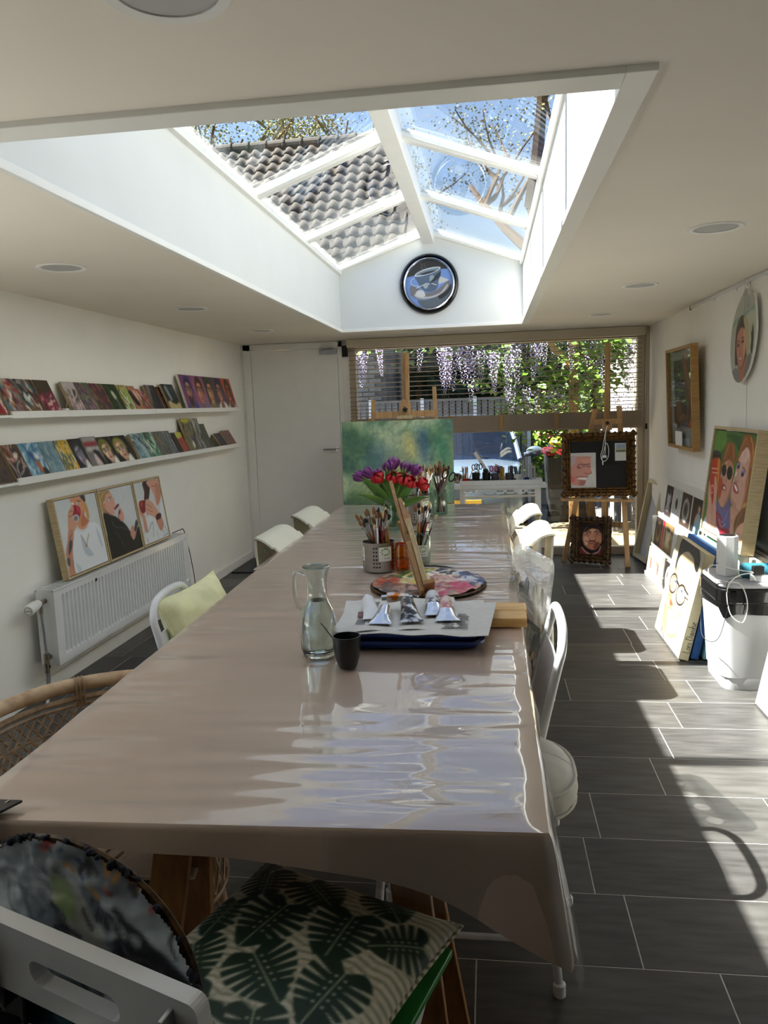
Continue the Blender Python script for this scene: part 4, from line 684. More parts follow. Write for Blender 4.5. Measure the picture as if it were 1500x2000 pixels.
BOT = [
 (3.275, 3.43, .185, 'brown canvas with tangled white lines, first on the lower shelf', abstract(21, (70, 50, 34), [(84, 58, 34), (40, 34, 34)], 100, 40)),
 (3.45, 3.578, .185, 'brown and black canvas with white looping lines on lower shelf', abstract(22, (84, 60, 34), [(96, 68, 36), (40, 32, 32), (150, 80, 60)], 100, 30, extra=lambda P: (P.poly([(0, 0), (1, 0), (1, .3), (.5, .5), (0, .35)], (34, 30, 32)), P.strokes(14, [(206, 196, 186), (196, 160, 150)], .5, .025, 70, 50, 3), P.ell(.62, .68, .14, .08, (222, 206, 196), .4)))),
 (3.582, 3.754, .185, 'sky blue canvas with a bird-like figure on lower shelf', abstract(23, (120, 160, 180), [(90, 140, 168), (190, 208, 216), (60, 110, 140)], 60, 50, extra=blob(([(.3, .75), (.5, .7), (.7, .5), (.55, .45), (.35, .6)], (40, 80, 130)), ([(.55, .62), (.72, .7), (.75, .55), (.6, .5)], (230, 230, 226)), ([(.5, .45), (.66, .42), (.7, .15), (.55, .1)], (176, 96, 40)), ([(.7, .25), (.9, .2), (.95, 0), (.7, 0)], (30, 28, 32))))),
 (3.757, 3.903, .185, 'plain grey-blue misty canvas on lower shelf', abstract(24, (118, 146, 154), [(104, 138, 150), (140, 160, 162), (84, 116, 130)], 100, 40)),
 (3.907, 4.043, .185, 'yellow canvas with green thistle shapes on lower shelf', abstract(25, (196, 150, 40), [(212, 164, 40), (226, 200, 130), (60, 96, 84), (40, 84, 96), (220, 214, 190)], 100, 70)),
 (4.046, 4.18, .186, 'dark canvas with a blue-grey face in profile on lower shelf', abstract(26, (36, 32, 36), [(30, 28, 32)], 90, 10, extra=gface((30, 26, 32), (140, 140, 156), (40, 36, 42), (34, 30, 34), .5, .3))),
 (4.183, 4.355, .19, 'grey canvas with block letters above a penguin on lower shelf', abstract(27, (120, 116, 116), [(110, 106, 106), (134, 130, 128)], 90, 10, extra=txt)),
 (4.359, 4.526, .183, 'girl in an olive hood canvas, left of the pair on lower shelf', abstract(28, (30, 28, 28), [(26, 24, 26)], 90, 5, extra=gface((122, 120, 40), (214, 178, 150), (96, 100, 30), (32, 30, 28)))),
 (4.53, 4.73, .183, 'girl in an olive hood canvas, right of the pair on lower shelf', abstract(29, (30, 28, 28), [(26, 24, 26)], 90, 5, extra=gface((128, 126, 46), (208, 172, 142), (150, 130, 80), (26, 24, 26)))),
 (4.80, 4.97, .186, 'pale teal canvas with black bird shape on lower shelf', abstract(30, (150, 178, 180), [(176, 198, 200), (120, 150, 158), (40, 44, 50), (90, 120, 130)], 105, 60)),
 (4.975, 5.137, .188, 'mint green and white canvas on lower shelf', abstract(31, (110, 160, 130), [(120, 180, 140), (60, 110, 84), (214, 220, 210), (36, 44, 40)], 105, 60)),
 (5.141, 5.305, .187, 'brown and slate blue canvas on lower shelf', abstract(32, (104, 104, 96), [(116, 96, 70), (86, 104, 112), (64, 60, 54), (130, 130, 120)], 105, 60)),
 (5.309, 5.436, .186, 'grey-blue cloudy canvas on lower shelf beside the brown one', abstract(33, (110, 118, 122), [(96, 108, 116), (140, 144, 142), (70, 72, 74)], 105, 60)),
 (5.44, 5.535, .17, 'narrow near-black canvas on lower shelf', abstract(34, (50, 44, 42), [(40, 36, 36), (70, 60, 54)], 105, 40)),
 (5.54, 5.655, .17, 'red canvas with yellow top on lower shelf', abstract(35, (160, 80, 66), [(170, 76, 62), (140, 66, 58)], 105, 40, extra=blob(([(0, .72), (1, .78), (1, 1), (0, 1)], (186, 184, 90))))),
 (5.66, 5.845, .262, 'tall olive and blue canvas with yellow cap on lower shelf', abstract(36, (120, 112, 80), [(140, 124, 80), (50, 66, 92), (40, 44, 50), (96, 84, 60)], 95, 40, extra=blob(([(.1, .9), (.5, .86), (.9, .92), (.9, 1), (.1, 1)], (186, 180, 60)), ([(.5, .12), (.72, .14), (.7, .3), (.52, .3)], (226, 222, 206))))),
 (5.85, 6.012, .26, 'tall grey canvas of bottles on lower shelf', abstract(37, (110, 108, 102), [(90, 90, 90), (140, 136, 122), (60, 60, 60), (206, 204, 196)], 95, 50)),
 (6.016, 6.155, .215, 'mid-height grey-green canvas near shelf end on lower shelf', abstract(38, (92, 94, 84), [(80, 84, 74), (110, 110, 100), (50, 56, 44)], 100, 40)),
 (6.2, 6.345, .11, 'small dark green canvas on lower shelf', abstract(39, (60, 62, 40), [(50, 54, 36), (96, 90, 50), (30, 30, 26)], 100, 30)),
 (6.37, 6.53, .135, 'small dark grey canvas, second last on the lower shelf', abstract(40, (62, 62, 66), [(50, 50, 56), (90, 90, 94)], 100, 30)),
 (6.55, 6.765, .15, 'small red and grey canvas, last on the lower shelf', abstract(41, (130, 96, 88), [(150, 70, 60), (120, 124, 136), (96, 84, 84)], 100, 30)),
]
for y0, y1, h, l, im in BOT: lean(y0, y1, L1, h, l, im)

# ---- radiator
rd = thing('radiator', 'white panel radiator low on left wall', 'radiator', (XL, 4.49, .17))
RX0, RX1, RYA, RYB, RZ0, RZ1 = -2.285, -2.195, 3.60, 5.39, .175, .568
prof = []
n = 44
for i in range(n):
    y0 = RYA+.055+(RYB-RYA-.11)*i/n; w = (RYB-RYA-.11)/n
    prof += [(y0, 0), (y0+w*.38, 0), (y0+w*.5, -.016), (y0+w*.86, -.016)]
prof = [(RYA+.006, 0)]+prof+[(RYB-.006, 0)]
zz = [RZ0+.008, RZ0+.045, RZ0+.058, RZ1-.05, RZ1-.037, RZ1-.008]; dd = [0, 0, 1, 1, 0, 0]
MB().grid([[(RX1+.010+d*k, y, z) for z, k in zip(zz, dd)] for y, d in prof]).build('front_panel', 'white_metal', rd, False, world=True)
MB().bb(RX1-.012, RX1-.0085, RYA, RYB, RZ0, RZ1-.004).build('panel_body', 'white_metal', rd, world=True, bevel=.003)
MB().bb(RX0, RX0+.012, RYA+.01, RYB-.01, RZ0+.01, RZ1-.01).build('back_panel', 'white_metal', rd, world=True)
for y in (RYA, RYB-.004): MB().bb(RX0, RX1+.0095, y, y+.006, RZ0+.005, RZ1).build('side_panel', 'white_metal', rd, world=True)
for i in range(60):
    y = RYA+.02+i*(RYB-RYA-.04)/60; o = MB().bb(RX0+.004, RX1-.002, y, y+.016, RZ1-.004, RZ1)
    if i == 0: gm = o.build('top_grille_bar', 'white_metal', rd, world=True); g0 = gm
    else:
        c = g0.copy(); COL.objects.link(c); c.location = (0, i*(RYB-RYA-.04)/60, 0)
MB().bb(RX0, RX0+.006, RYA, RYB, RZ1-.006, RZ1).build('top_rail', 'white_metal', rd, world=True)
MB().bb(RX1-.004, RX1+.010, RYA, RYB, RZ1-.012, RZ1).build('top_rail', 'white_metal', rd, world=True, bevel=.002)
MB().bb(RX1-.004, RX1+.010, RYA, RYB, RZ0, RZ0+.012).build('bottom_rail', 'white_metal', rd, world=True, bevel=.002)
MB().lathe([(.0001, .004), (.008, .003), (.01, 0)], (RX1+.011, 4.03, RZ1-.04), 12, Matrix.Rotation(R(90), 3, 'Y')).build('plug', 'black', rd, True, world=True)
v = MB(); v.cyl((-2.235, 3.60, .515), (-2.235, 3.555, .515), .013); v.cyl((-2.235, 3.558, .523), (-2.235, 3.558, .46), .010); v.ell((-2.235, 3.555, .515), .017, .017, .017)
v.build('valve', 'nickel', rd, True, world=True)
hd = MB(); hd.lathe([(.02, 0), (.024, .02), (.027, .035), (.028, .08), (.025, .092), (.0001, .0925)], (-2.237, 3.545, .516), 24, Matrix.Rotation(R(100), 3, 'X') @ Matrix.Rotation(0, 3, 'Z')); hd = hd.build('thermostat_head', 'white_plastic', rd, True, world=True)
tm = xf(text_mesh('Danfoss', .011, .0006, .3), Matrix.Translation((-2.237, 3.4532, .4995)) @ Matrix.Rotation(R(100), 4, 'X')); MB().add(*tm).build('lettering', 'ink', hd, world=True)
MB().shell([(.019, 0), (.019, .0006), (.0205, .0006), (.0205, 0)], (-2.237, 3.4536, .4995), 24, Matrix.Rotation(R(100), 3, 'X')).build('head_ring', 'ink', hd, world=True)
MB().cyl((-2.235, 3.558, .47), (-2.235, 3.57, .245), .0075).build('pipe', 'galv', rd, True, world=True)
q = MB(); q.cyl((-2.235, 3.57, .25), (-2.235, 3.57, .19), .014); q.cyl((-2.235, 3.60, .225), (-2.235, 3.56, .225), .012); q.beam((-2.235, 3.575, .215), (-2.205, 3.53, .195), .02, .02); q.cyl((-2.215, 3.53, .21), (-2.215, 3.53, .165), .013)
q.build('lower_valve', 'nickel', rd, True, world=True)
for x, y in ((-2.235, 3.57), (-2.215, 3.53)):
    MB().tube(smoothpath([(x, y, .185), (x, y-.002, .1), (x+.004, y-.02, .04), (x+.006, y-.045, .003)]), .009, 10).build('supply_pipe', 'galv', rd, True, world=True)
tag(MB().tube(smoothpath([(-2.315, 5.42, .56), (-2.25, 5.41, .585), (-2.21, 5.395, .575), (-2.20, 5.47, .33), (-2.22, 5.55, .12), (-2.30, 5.6, .02)]), .003, 6).build('black_cable', 'black', None, True, at=(-2.3, 5.5, .02)), 'thin black cable hanging at far end of the radiator', 'cable')
# ---- three framed paintings on the radiator
def trio(key, nu=64, nv=96, asp=.66):
    P = Paint(nu, nv, asp, (207, 213, 216)); P.jitter(.02, 3); P.data(key); return P.c
zb = RZ1+.001
for key, y0, y1, l in (('trio_a', 3.80, 4.262, 'framed painting of a person in white T-shirt drinking from a can, on the radiator'),
                       ('trio_b', 4.272, 4.725, 'framed painting of a person in black top holding a cup, middle on the radiator'),
                       ('trio_c', 4.735, 5.15, 'framed painting of hands with a red cup and white shirt, far one on radiator')):
    fw = .012; gap = .004; w = y1-y0-2*fw-2*gap; h = .435-2*fw-2*gap
    V = Vector((-.055, 0, .425)).normalized(); o = fw+gap
    picture('framed_painting', l, Vector((-2.213, y0+o, zb+.008))+V*o, (0, 1, 0), V, w, h, .03, trio(key, asp=w/h), 'canvas_edge', ('palewood', fw, .034, gap), 'framed paintings on the radiator', 'painting')
# ================================================================ RIGHT WALL
# ---- palette-shaped portrait board hanging from the rail
t = thing('portrait_board', 'palette-shaped board with a smiling face painted on it, hanging on right wall', 'painting', (1.396, 4.815, 1.49), cols((0, -1, 0), (0, 0, 1), (-1, 0, 0)))
bw, bh = .43, .50
ol = [(a/1000*bw, b/1000*bh) for a, b in PD['apple_outline']]
ol = [tuple(p) for p in _cr(ol, 3)]
MB().add(*xf(shape2d([ol], .012), Matrix.Translation((0, 0, .006)))).build('board', 'white_paint', t)
P = Paint(70, 120, bw/bh, (176, 178, 168)); P.jitter(.06, 2, 5); P.data('apple')
m = img_mesh('painted_face', P.c, bw, bh, .0128)
bm = bmesh.new(); bm.from_mesh(m); ox = np.array(ol)
def inside(x, y):
    A = ox; B = np.roll(ox, -1, 0); c = ((A[:, 1] > y) != (B[:, 1] > y)) & (x < (B[:, 0]-A[:, 0])*(y-A[:, 1])/(B[:, 1]-A[:, 1]+1e-12)+A[:, 0]); return c.sum() % 2 == 1
bmesh.ops.delete(bm, geom=[f for f in bm.faces if not inside(*f.calc_center_median()[:2])], context='FACES'); bm.to_mesh(m); bm.free()
place('painted_face', m, 'print', t)
MB().cyl((.235, .37, .013), (.235, .555, .013), .0008, n=5).build('hanging_wire', 'galv', t)
w = tag(MB().cyl((1.404, 4.57, 2.02), (1.404, 4.57, 1.0), .0009, n=5).build('hanging_wire', 'galv', at=(1.404, 4.57, 1.0)), 'thin steel hanging wire running down the right wall behind the board', 'wire')
# ---- framed picture behind glass
P = Paint(60, 80, .9, (168, 170, 166))
P.poly([(.14, .20), (.86, .20), (.86, .90), (.14, .90)], (58, 50, 46), k=1)
P.poly([(.5, .9), (.62, .9), (.86, .5), (.86, .3), (.74, .5), (.6, .75)], (112, 76, 52)); P.poly([(.66, .2), (.86, .32), (.86, .2)], (176, 96, 48), k=1); P.poly([(.14, .45), (.4, .5), (.55, .3), (.4, .2), (.14, .2)], (66, 48, 40)); P.line([(.2, .3), (.35, .55), (.5, .9)], .015, (120, 110, 100)); P.line([(.6, .22), (.7, .45), (.75, .9)], .012, (130, 116, 100)); P.line([(.3, .25), (.5, .32), (.66, .22)], .012, (150, 130, 110))
V = Vector((-.028, 0, .70)); fw, gap = .022, .001
g = picture('framed_picture', 'oak-framed dark picture behind reflecting glass on right wall', (1.372, 6.16, 1.08), (0, -1, 0), V, .70, .665, .012, P.c, 'palewood', ('oak', fw, .045, gap), None, 'picture', 'print', pane=.022)
MB().bb(.20, .40, -.001, .10, .025, .0262).build('card', 'label', g); MB().bb(.12, .26, -.03, -.024, .0, .008).build('name_card', 'label', g)
# ---- big framed canvas of two women
P = Paint(84, 120, .76/.62, (74, 112, 46)); P.ramp(P.noise(3, 5), [(0, (52, 86, 36)), (1, (104, 146, 62))], .8); P.data('women'); P.jitter(.06, 4, 20)
V = Vector((.075, 0, .625)).normalized()
picture('framed_canvas', 'large framed canvas of two women with a red travel cup, against right wall', Vector((1.258, 4.865, .622))+V*.02, (0, -1, 0), V, .735, .585, .055, P.c, 'black', ('palewood', .018, .064, .006))
# white canvases it stands on, blue and cyan ones, portrait with glasses
for k, (x, y0, y1, h, l) in enumerate(((1.295, 3.98, 4.93, .605, 'white blank canvas on edge, front of three under the two women canvas'), (1.335, 3.96, 4.95, .605, 'white blank canvas on edge, middle of three under the two women canvas'), (1.375, 3.94, 4.95, .605, 'white blank canvas on edge, nearest the wall under the two women canvas'))):
    t = thing('blank_canvas', l, 'canvas', (x, y0, 0), group='blank canvases against right wall')
    MB().bb(0, .030, 0, y1-y0, 0.0005, h).build('canvas', 'canvas_edge', t, bevel=.003)
    for a in (.002, y1-y0-.022): MB().bb(.008, .03, a, a+.02, h, h+.004).build('stretcher_end', 'palewood', t)
def block(name, label, x, dx, y0, y1, h, t, mt, cat='canvas', group=None):
    V = Vector((dx, 0, h)).normalized(); U = Vector((0, -1, 0)); N = U.cross(V)
    r = thing(name, label, cat, (x, y1, t*dx/h+.001), cols(U, V, N), group)
    MB().bb(0, y1-y0, 0, h, -t, 0).build('canvas', mt, r, bevel=.004)
    return r
b = block('blue_canvas', 'bright blue deep-edged canvas behind the portrait with glasses', 1.066, .125, 4.30, 4.90, .605, .042, 'bluecanvas')
b2 = block('cyan_canvas', 'pale turquoise canvas behind the blue canvas', 1.128, .11, 4.29, 4.86, .60, .045, 'cyancanvas')
MB().bb(.36, .44, .42, .50, -.0005, .0004).build('dark_patch', 'check_a', b)
P = Paint(150, 150, .63/.595, (226, 217, 184)); P.jitter(.03, 5); P.data('man', 1.15); P.c *= .74
mc = picture('portrait_canvas', 'cream canvas portrait of a face with round black glasses, leaning beside the bin', (1.0, 4.91, .012), (0, -1, 0), (.13, 0, .58), .63, .594, .05, P.c, 'creamcanvas')
# handwritten signature on the side of that canvas: strokes in canvas side plane
SIG = {'L': ([(0, 1.6), (.05, .8), (0, .05), (.5, .1)], .7), 'o': ([(.3, .8), (.05, .5), (.15, .05), (.45, .2), (.45, .65), (.3, .8)], .62), 'e': ([(.05, .42), (.4, .5), (.35, .8), (.1, .7), (.05, .25), (.25, 0), (.5, .15)], .6), 's': ([(.4, .75), (.15, .75), (.15, .5), (.4, .35), (.35, .05), (.05, .05)], .6), 'D': ([(.05, 1.5), (.05, 0), (.5, .2), (.75, .8), (.5, 1.4), (0, 1.55)], .95), 'a': ([(.42, .75), (.1, .65), (.08, .1), (.4, .2), (.45, .75), (.5, .05)], .65), 'v': ([(.05, .8), (.22, .03), (.45, .85)], .55), 'i': ([(.1, .75), (.12, .05)], .3), 'd': ([(.42, .7), (.1, .6), (.08, .1), (.4, .2), (.5, 1.6), (.5, .05)], .7), ' ': ([], .45)}
sg = MB(); x = 0; sc = .024
for ch in 'Loes Davidse':
    st, adv = SIG[ch]
    if st: sg.tube(smoothpath([((x+a)*sc, b*sc, 0) for a, b in st], 4), .0013, 5)
    x += adv
# side plane of portrait: x local = width end (w), runs up local y, depth -z
Ms = Matrix(((0, 0, 1, .6306), (1, 0, 0, .045), (0, 1, 0, -.0445), (0, 0, 0, 1)))
sg.v = [tuple(Ms @ Vector(p)) for p in sg.v]; sg.build('signature', 'black', mc)

# ---- white stepped rack with small coffee paintings
rk = thing('display_rack', 'white stepped rack holding small coffee paintings by right wall', 'rack', (1.33, 5.85, 0))
MB().bb(1.404, 1.418, 5.12, 6.50, 0.08, .80).build('back_board', 'white_paint', rk, world=True, bevel=.002)
for x, z in ((1.345, .485), (1.295, .237), (1.245, .0)):
    MB().bb(x, 1.404, 5.15, 6.52, z+.0005, z+.016).build('ledge', 'white_paint', rk, world=True, bevel=.002)
    MB().bb(x-.004, x+.004, 5.15, 6.52, z+.0005, z+.028).build('ledge_lip', 'white_paint', rk, world=True, bevel=.001)
for y in (5.15, 6.508):
    MB().bb(1.30, 1.404, y, y+.012, .016, .48).build('end_panel', 'white_paint', rk, world=True)
def cupimg(bg, cup, kind, seed):
    P = Paint(26, 26, 1.0, bg)
    if kind == 'top': P.ell(.5, .5, .34, .36, cup); P.ell(.5, .52, .24, .25, tuple(int(c*.6) for c in cup)); P.ell(.5, .52, .16, .17, (40, 26, 20))
    elif kind == 'cup': P.ell(.45, .28, .36, .1, tuple(int(c*.8) for c in cup)); P.poly([(.2, .8), (.7, .84), (.66, .4), (.5, .28), (.3, .32)], cup); P.ell(.45, .8, .24, .08, (60, 50, 50)); P.line([(.7, .7), (.88, .62), (.66, .5)], .05, cup)
    elif kind == 'man': P.poly([(.3, 0), (.8, 0), (.75, .5), (.6, .62), (.4, .5)], (130, 176, 200)); P.ell(.58, .74, .1, .14, (196, 150, 130)); P.poly([(.45, .95), (.75, .95), (.72, .8), (.5, .82)], (30, 26, 26)); P.poly([(.3, .3), (.5, .45), (.45, .6), (.34, .45)], (196, 150, 130))
    elif kind == 'hole': P.ell(.5, .55, .14, .16, (22, 20, 20)); P.ell(.5, .5, .3, .3, tuple(min(255, c+8) for c in bg), op=.4); P.ell(.5, .55, .14, .16, (22, 20, 20))
    elif kind == 'foam': P.poly([(.1, .2), (.35, .9), (.6, .8), (.8, .95), (.9, .5), (.7, .1), (.5, .3)], cup); P.poly([(.45, .7), (.6, .6), (.62, .3), (.5, .2), (.42, .4)], (120, 66, 44)); P.ell(.3, .6, .1, .12, (150, 100, 70))
    P.jitter(.12, seed); return P.c
for x, z, h, items in (
  (1.351, .5025, .24, ((6.35, 6.13, (44, 34, 34), (176, 182, 192), 'cup', 'small canvas of a silver cup on dark ground, top row far left of the rack'), (6.11, 5.87, (186, 190, 190), (206, 210, 210), 'hole', 'small pale canvas with one black dot, top row of the rack'), (5.85, 5.57, (52, 36, 28), (176, 180, 182), 'top', 'small canvas of a cup seen from above, top row of the rack'), (5.55, 5.24, (30, 20, 18), (130, 176, 200), 'man', 'small canvas of a figure in light blue shirt, top row of the rack'))),
  (1.301, .2545, .225, ((6.48, 6.24, (40, 28, 24), (150, 120, 90), 'top', 'small dark brown canvas of a ring, middle row far left of the rack'), (6.235, 6.17, (196, 40, 56), (196, 40, 56), 'none', 'narrow red canvas edge in middle row of the rack'), (6.16, 5.89, (128, 104, 60), (206, 196, 170), 'cup', 'small olive canvas of cups, middle row of the rack'), (5.87, 5.60, (196, 200, 202), (206, 210, 210), 'hole', 'small pale canvas with black dot, middle row of the rack'), (5.58, 5.30, (206, 206, 204), (150, 150, 150), 'cup', 'small white canvas in middle row hidden behind the portrait'))),
  (1.251, .0175, .215, ((6.50, 6.26, (206, 210, 208), (230, 232, 230), 'foam', 'small white porcelain canvas, bottom row far left of the rack'), (6.25, 6.0, (220, 222, 220), (240, 238, 232), 'foam', 'small white and brown cup canvas, bottom row of the rack'), (5.90, 5.66, (36, 32, 32), (230, 226, 216), 'top', 'small black canvas with a white cup from above, bottom row of rack')))):
    for yf, yn, bg, cup, kind, l in items:
        V = Vector((.03, 0, h)).normalized(); picture('coffee_painting', l, (x, yf, z+.003), (0, -1, 0), V, yf-yn-.01, h, .018, cupimg(bg, cup, kind, int(yf*100)), 'canvas_edge', group='small coffee paintings on the rack')
# ---- tall white frame and dark frame in the corner
def leanframe(name, label, BL, U, V, w, h, t, mt, fw, inner):
    U = Vector(U).normalized(); V = Vector(V).normalized(); N = U.cross(V).normalized(); V = N.cross(U)
    r = thing(name, label, 'frame', BL, cols(U, V, N))
    for a in ((0, w, 0, fw), (0, w, h-fw, h), (0, fw, fw, h-fw), (w-fw, w, fw, h-fw)):
        MB().bb(*a, -t, 0).build('frame_rail', mt, r, bevel=.002)
    MB().bb(fw, w-fw, fw, h-fw, -t+.004, -t+.01).build('backing', inner, r)
leanframe('empty_picture_frame', 'tall empty white frame leaning in the far right corner', (1.262, 7.19, .022), (.10, -1, 0), (.135, 0, .68), .40, .70, .055, 'creamcanvas', .03, 'grey_plastic')
leanframe('black_picture_frame', 'dark frame leaning beside the tall white frame by right wall', (1.325, 6.78, .02), (.05, -1, 0), (.07, 0, .40), .22, .43, .025, 'black', .02, 'rubber')
# ---- bin
bn = thing('waste_bin', 'light grey plastic waste bin with black lid by right wall', 'bin', (1.25, 4.0, 0))
def octr(x0, x1, y0, y1, c, n=3): return rrect(x0, y0, x1, y1, c, n)
secs = [(0, .0, .05), (.03, -.004, .05), (.06, -.004, .05), (.064, -.010, .052), (.25, -.022, .055), (.45, -.036, .058)]
mb = MB(); Rg = []
for z, o, c in secs: Rg.append([(x, y, z) for x, y in octr(-.135+o, .150-o*.3, -.15+o, .18-o, c)])
n = len(Rg[0]); V = [p for r in Rg for p in r]; F = [tuple(range(n-1, -1, -1))]
for i in range(len(Rg)-1):
    for k in range(n): l = (k+1) % n; F.append((i*n+k, i*n+l, (i+1)*n+l, (i+1)*n+k))
mb.add(V, F).build('body', 'grey_plastic', bn, True, ang=50)
mb = MB(); mb.prism(octr(-.178, .162, -.195, .222, .075, 5), .435, .51); mb.build('lid_band', 'black_gloss', bn, bevel=.012, seg=3)
MB().prism(octr(-.170, .156, -.187, .214, .072, 5), .511, .535).build('lid', 'grey_plastic', bn, bevel=.010, seg=3)
bg = MB(); r_ = random.Random(3); ring = octr(-.174, .160, -.190, .218, .07, 6); A = []
for j in range(4):
    A.append([(x*(1+.01*math.sin(i*1.7+j)), y*(1+.01*math.sin(i*2.3)), .437-.016*j*(1+.7*math.sin(i*.9+1.2)*math.sin(i*.31))) for i, (x, y) in enumerate(ring+[ring[0]])])
bg.grid(A).build('bin_liner', 'black_gloss', bn, True)
# ---- router, speaker, power strip, cables on the bin
rt = thing('router', 'white tower router standing on the grey bin lid', 'router', (1.165, 4.03, .5355))
MB().lathe([(.046, 0), (.05, .004), (.05, .196), (.0485, .2), (.0001, .2)], n=8, M=Matrix.Rotation(R(22), 3, 'Z')).build('case', 'white_plastic', rt, bevel=.010, seg=3)
MB().lathe([(.040, .2002), (.038, .2015), (.0001, .2012)], n=24).build('top_grille', 'black', rt, True)
MB().tube(smoothpath([(-.048, -.012, .055), (-.047, -.008, .062), (-.047, -.004, .054), (-.048, .002, .061), (-.0485, .008, .055)]), .0007, 4).build('logo', 'ink', rt)
sp = thing('bluetooth_speaker', 'teal fabric cylinder speaker lying on the bin lid', 'speaker', (1.30, 3.93, .575), (0, 0, R(-6)))
MB().lathe([(.030, -.095), (.036, -.09), (.038, -.07), (.038, .07), (.036, .09), (.030, .095)], n=28, M=Matrix.Rotation(R(90), 3, 'Y')).build('body', 'teal_speaker', sp, True)
for s in (-1, 1): MB().lathe([(.0001, 0), (.02, .001), (.026, .003), (.029, .0)], (s*.0955, 0, 0), 24, Matrix.Rotation(R(90*s), 3, 'Y')).build('bass_cap', 'teal_speaker', sp, True)
MB().bb(-.06, .06, -.012, .012, -.0395, -.037).build('foot', 'rubber', sp)
ps = thing('power_strip', 'white power strip with black plug on the bin lid', 'power strip', (1.315, 3.86, .5355), (0, 0, R(-20)))
MB().prism(rrect(-.09, -.022, .09, .022, .018), 0, .034).build('case', 'white_plastic', ps, bevel=.006)
for x in (-.04, .02): MB().lathe([(.019, .0342), (.019, .0362), (.014, .0362), (.013, .0345)], (x, 0, 0), 20).build('socket', 'white_plastic', ps, True)
MB().box((-.055, -.012, .056), (.05, .032, .042), Matrix.Rotation(R(25), 3, 'Z')).build('plug', 'black', ps, bevel=.004)
tag(MB().tube(smoothpath([(1.27, 3.88, .575), (1.16, 3.84, .60), (1.07, 3.95, .60), (1.05, 3.90, .555), (1.10, 3.83, .546), (1.16, 3.795, .54), (1.19, 3.785, .45), (1.17, 3.78, .36), (1.115, 3.785, .40), (1.10, 3.79, .52), (1.15, 3.80, .58), (1.26, 3.87, .58)], 5), .0028, 6).build('white_cable', 'white_cable', None, True, at=(1.1, 3.79, .35)), 'white charging cable looping over front of the bin', 'cable')
tag(MB().tube(smoothpath([(1.25, 3.90, .55), (1.15, 3.88, .545), (1.10, 3.80, .535), (1.10, 3.775, .45), (1.085, 3.775, .36), (1.065, 3.79, .28), (1.04, 3.83, .25), (1.02, 3.9, .26), (1.03, 3.97, .32), (1.04, 4.0, .42)], 5), .0016, 6).build('black_cable', 'black', None, True, at=(1.05, 3.8, .25)), 'thin dark cable hanging in front of the bin', 'cable')
V = Vector((.10, 0, .50)).normalized()
r = thing('white_board', 'blank white panel leaning at right edge near the bin', 'panel', (1.199, 3.67, .008), cols((0, -1, 0), V, Vector((0, -1, 0)).cross(V)))
MB().bb(0, 1.0, 0, .48, -.035, 0).build('board', 'white_paint', r, bevel=.003)
# ================================================================ FAR END
def prong(mb, *a, **k): return mb
# ---- studio easel with the green painting
es = thing('studio_easel', 'wooden easel with black star knob holding the green painting', 'easel', (-.70, 6.62, 0))
MB().beam((-.705, 6.60, .10), (-.697, 6.78, 1.875), .062, .026, (0, 1, 0)).build('mast', 'pine', es, world=True, bevel=.004)
MB().beam((-.701, 6.672, 1.0), (-.697, 6.748, 1.86), .006, .027, (0, 1, 0)).build('mast_groove', 'oak', es, world=True)
MB().prism([(-.046, 0), (.046, 0), (.046, .10), (.03, .135), (-.03, .135), (-.046, .10)], -.018, .018, Matrix.Translation((-.700, 6.685, 1.345)) @ Matrix.Rotation(R(84), 4, 'X')).build('top_clamp', 'pine', es, world=True, bevel=.003)
k = MB()
for i in range(5): k.beam((-.70, 6.655, 1.395), (-.70+.022*math.sin(i*1.2566), 6.652, 1.395+.022*math.cos(i*1.2566)), .012, .012, (0, 1, 0))
k.cyl((-.70, 6.668, 1.395), (-.70, 6.645, 1.395), .009).build('star_knob', 'black', es, True, world=True)
MB().bb(-.765, -.638, 6.60, 6.665, 1.318, 1.348).build('clamp_ledge', 'palewood', es, world=True, bevel=.003)
MB().bb(-.97, -.45, 6.69, 6.712, 1.33, 1.385).build('cross_bar', 'pine', es, world=True, bevel=.003)
for x0, x1, zt in ((-.98, -1.04, 1.49), (-.455, -.40, 1.58)):
    MB().beam((x1, 6.56, .0), (x0, 6.735, zt), .034, .024, (0, 1, 0)).build('side_leg', 'pine', es, world=True, bevel=.003)
MB().beam((-.70, 7.1, .0), (-.70, 6.77, 1.42), .04, .024, (1, 0, 0)).build('rear_leg', 'pine', es, world=True, bevel=.003)
MB().bb(-1.15, -.30, 6.55, 6.64, .575, .60).build('tray', 'pine', es, world=True, bevel=.003)
P = Paint(120, 92, .945/.70, (104, 134, 110))
P.ramp(P.noise(4, 11, 5), [(.25, (62, 92, 84)), (.42, (92, 122, 96)), (.55, (124, 150, 120)), (.72, (160, 176, 140))])
n = P.noise(2, 31, 4); P.c = P.c*(1-.35*np.clip(n-.45, 0, 1)[..., None]*2)+np.array((70, 110, 130))/255*.35*np.clip(n-.45, 0, 1)[..., None]*2
P.strokes(160, [(84, 118, 84), (120, 150, 110), (70, 104, 96), (150, 166, 120), (64, 90, 74)], .12, .03, 80, 40, 6, op=.25)
for c, cx, cy, rx, ry, op in (((172, 178, 150), .48, .62, .22, .28, .5), ((196, 176, 110), .46, .40, .14, .12, .6), ((206, 186, 104), .62, .70, .06, .13, .75), ((52, 84, 130), .74, .68, .05, .17, .75), ((60, 96, 120), .33, .52, .12, .2, .45), ((70, 118, 64), .9, .6, .1, .34, .45), ((120, 136, 66), .22, .1, .2, .14, .4), ((30, 110, 104), .9, .62, .015, .12, .7), ((76, 106, 70), .08, .8, .14, .2, .4)):
    P.ell(cx, cy, rx, ry, c, .2, .10, op)
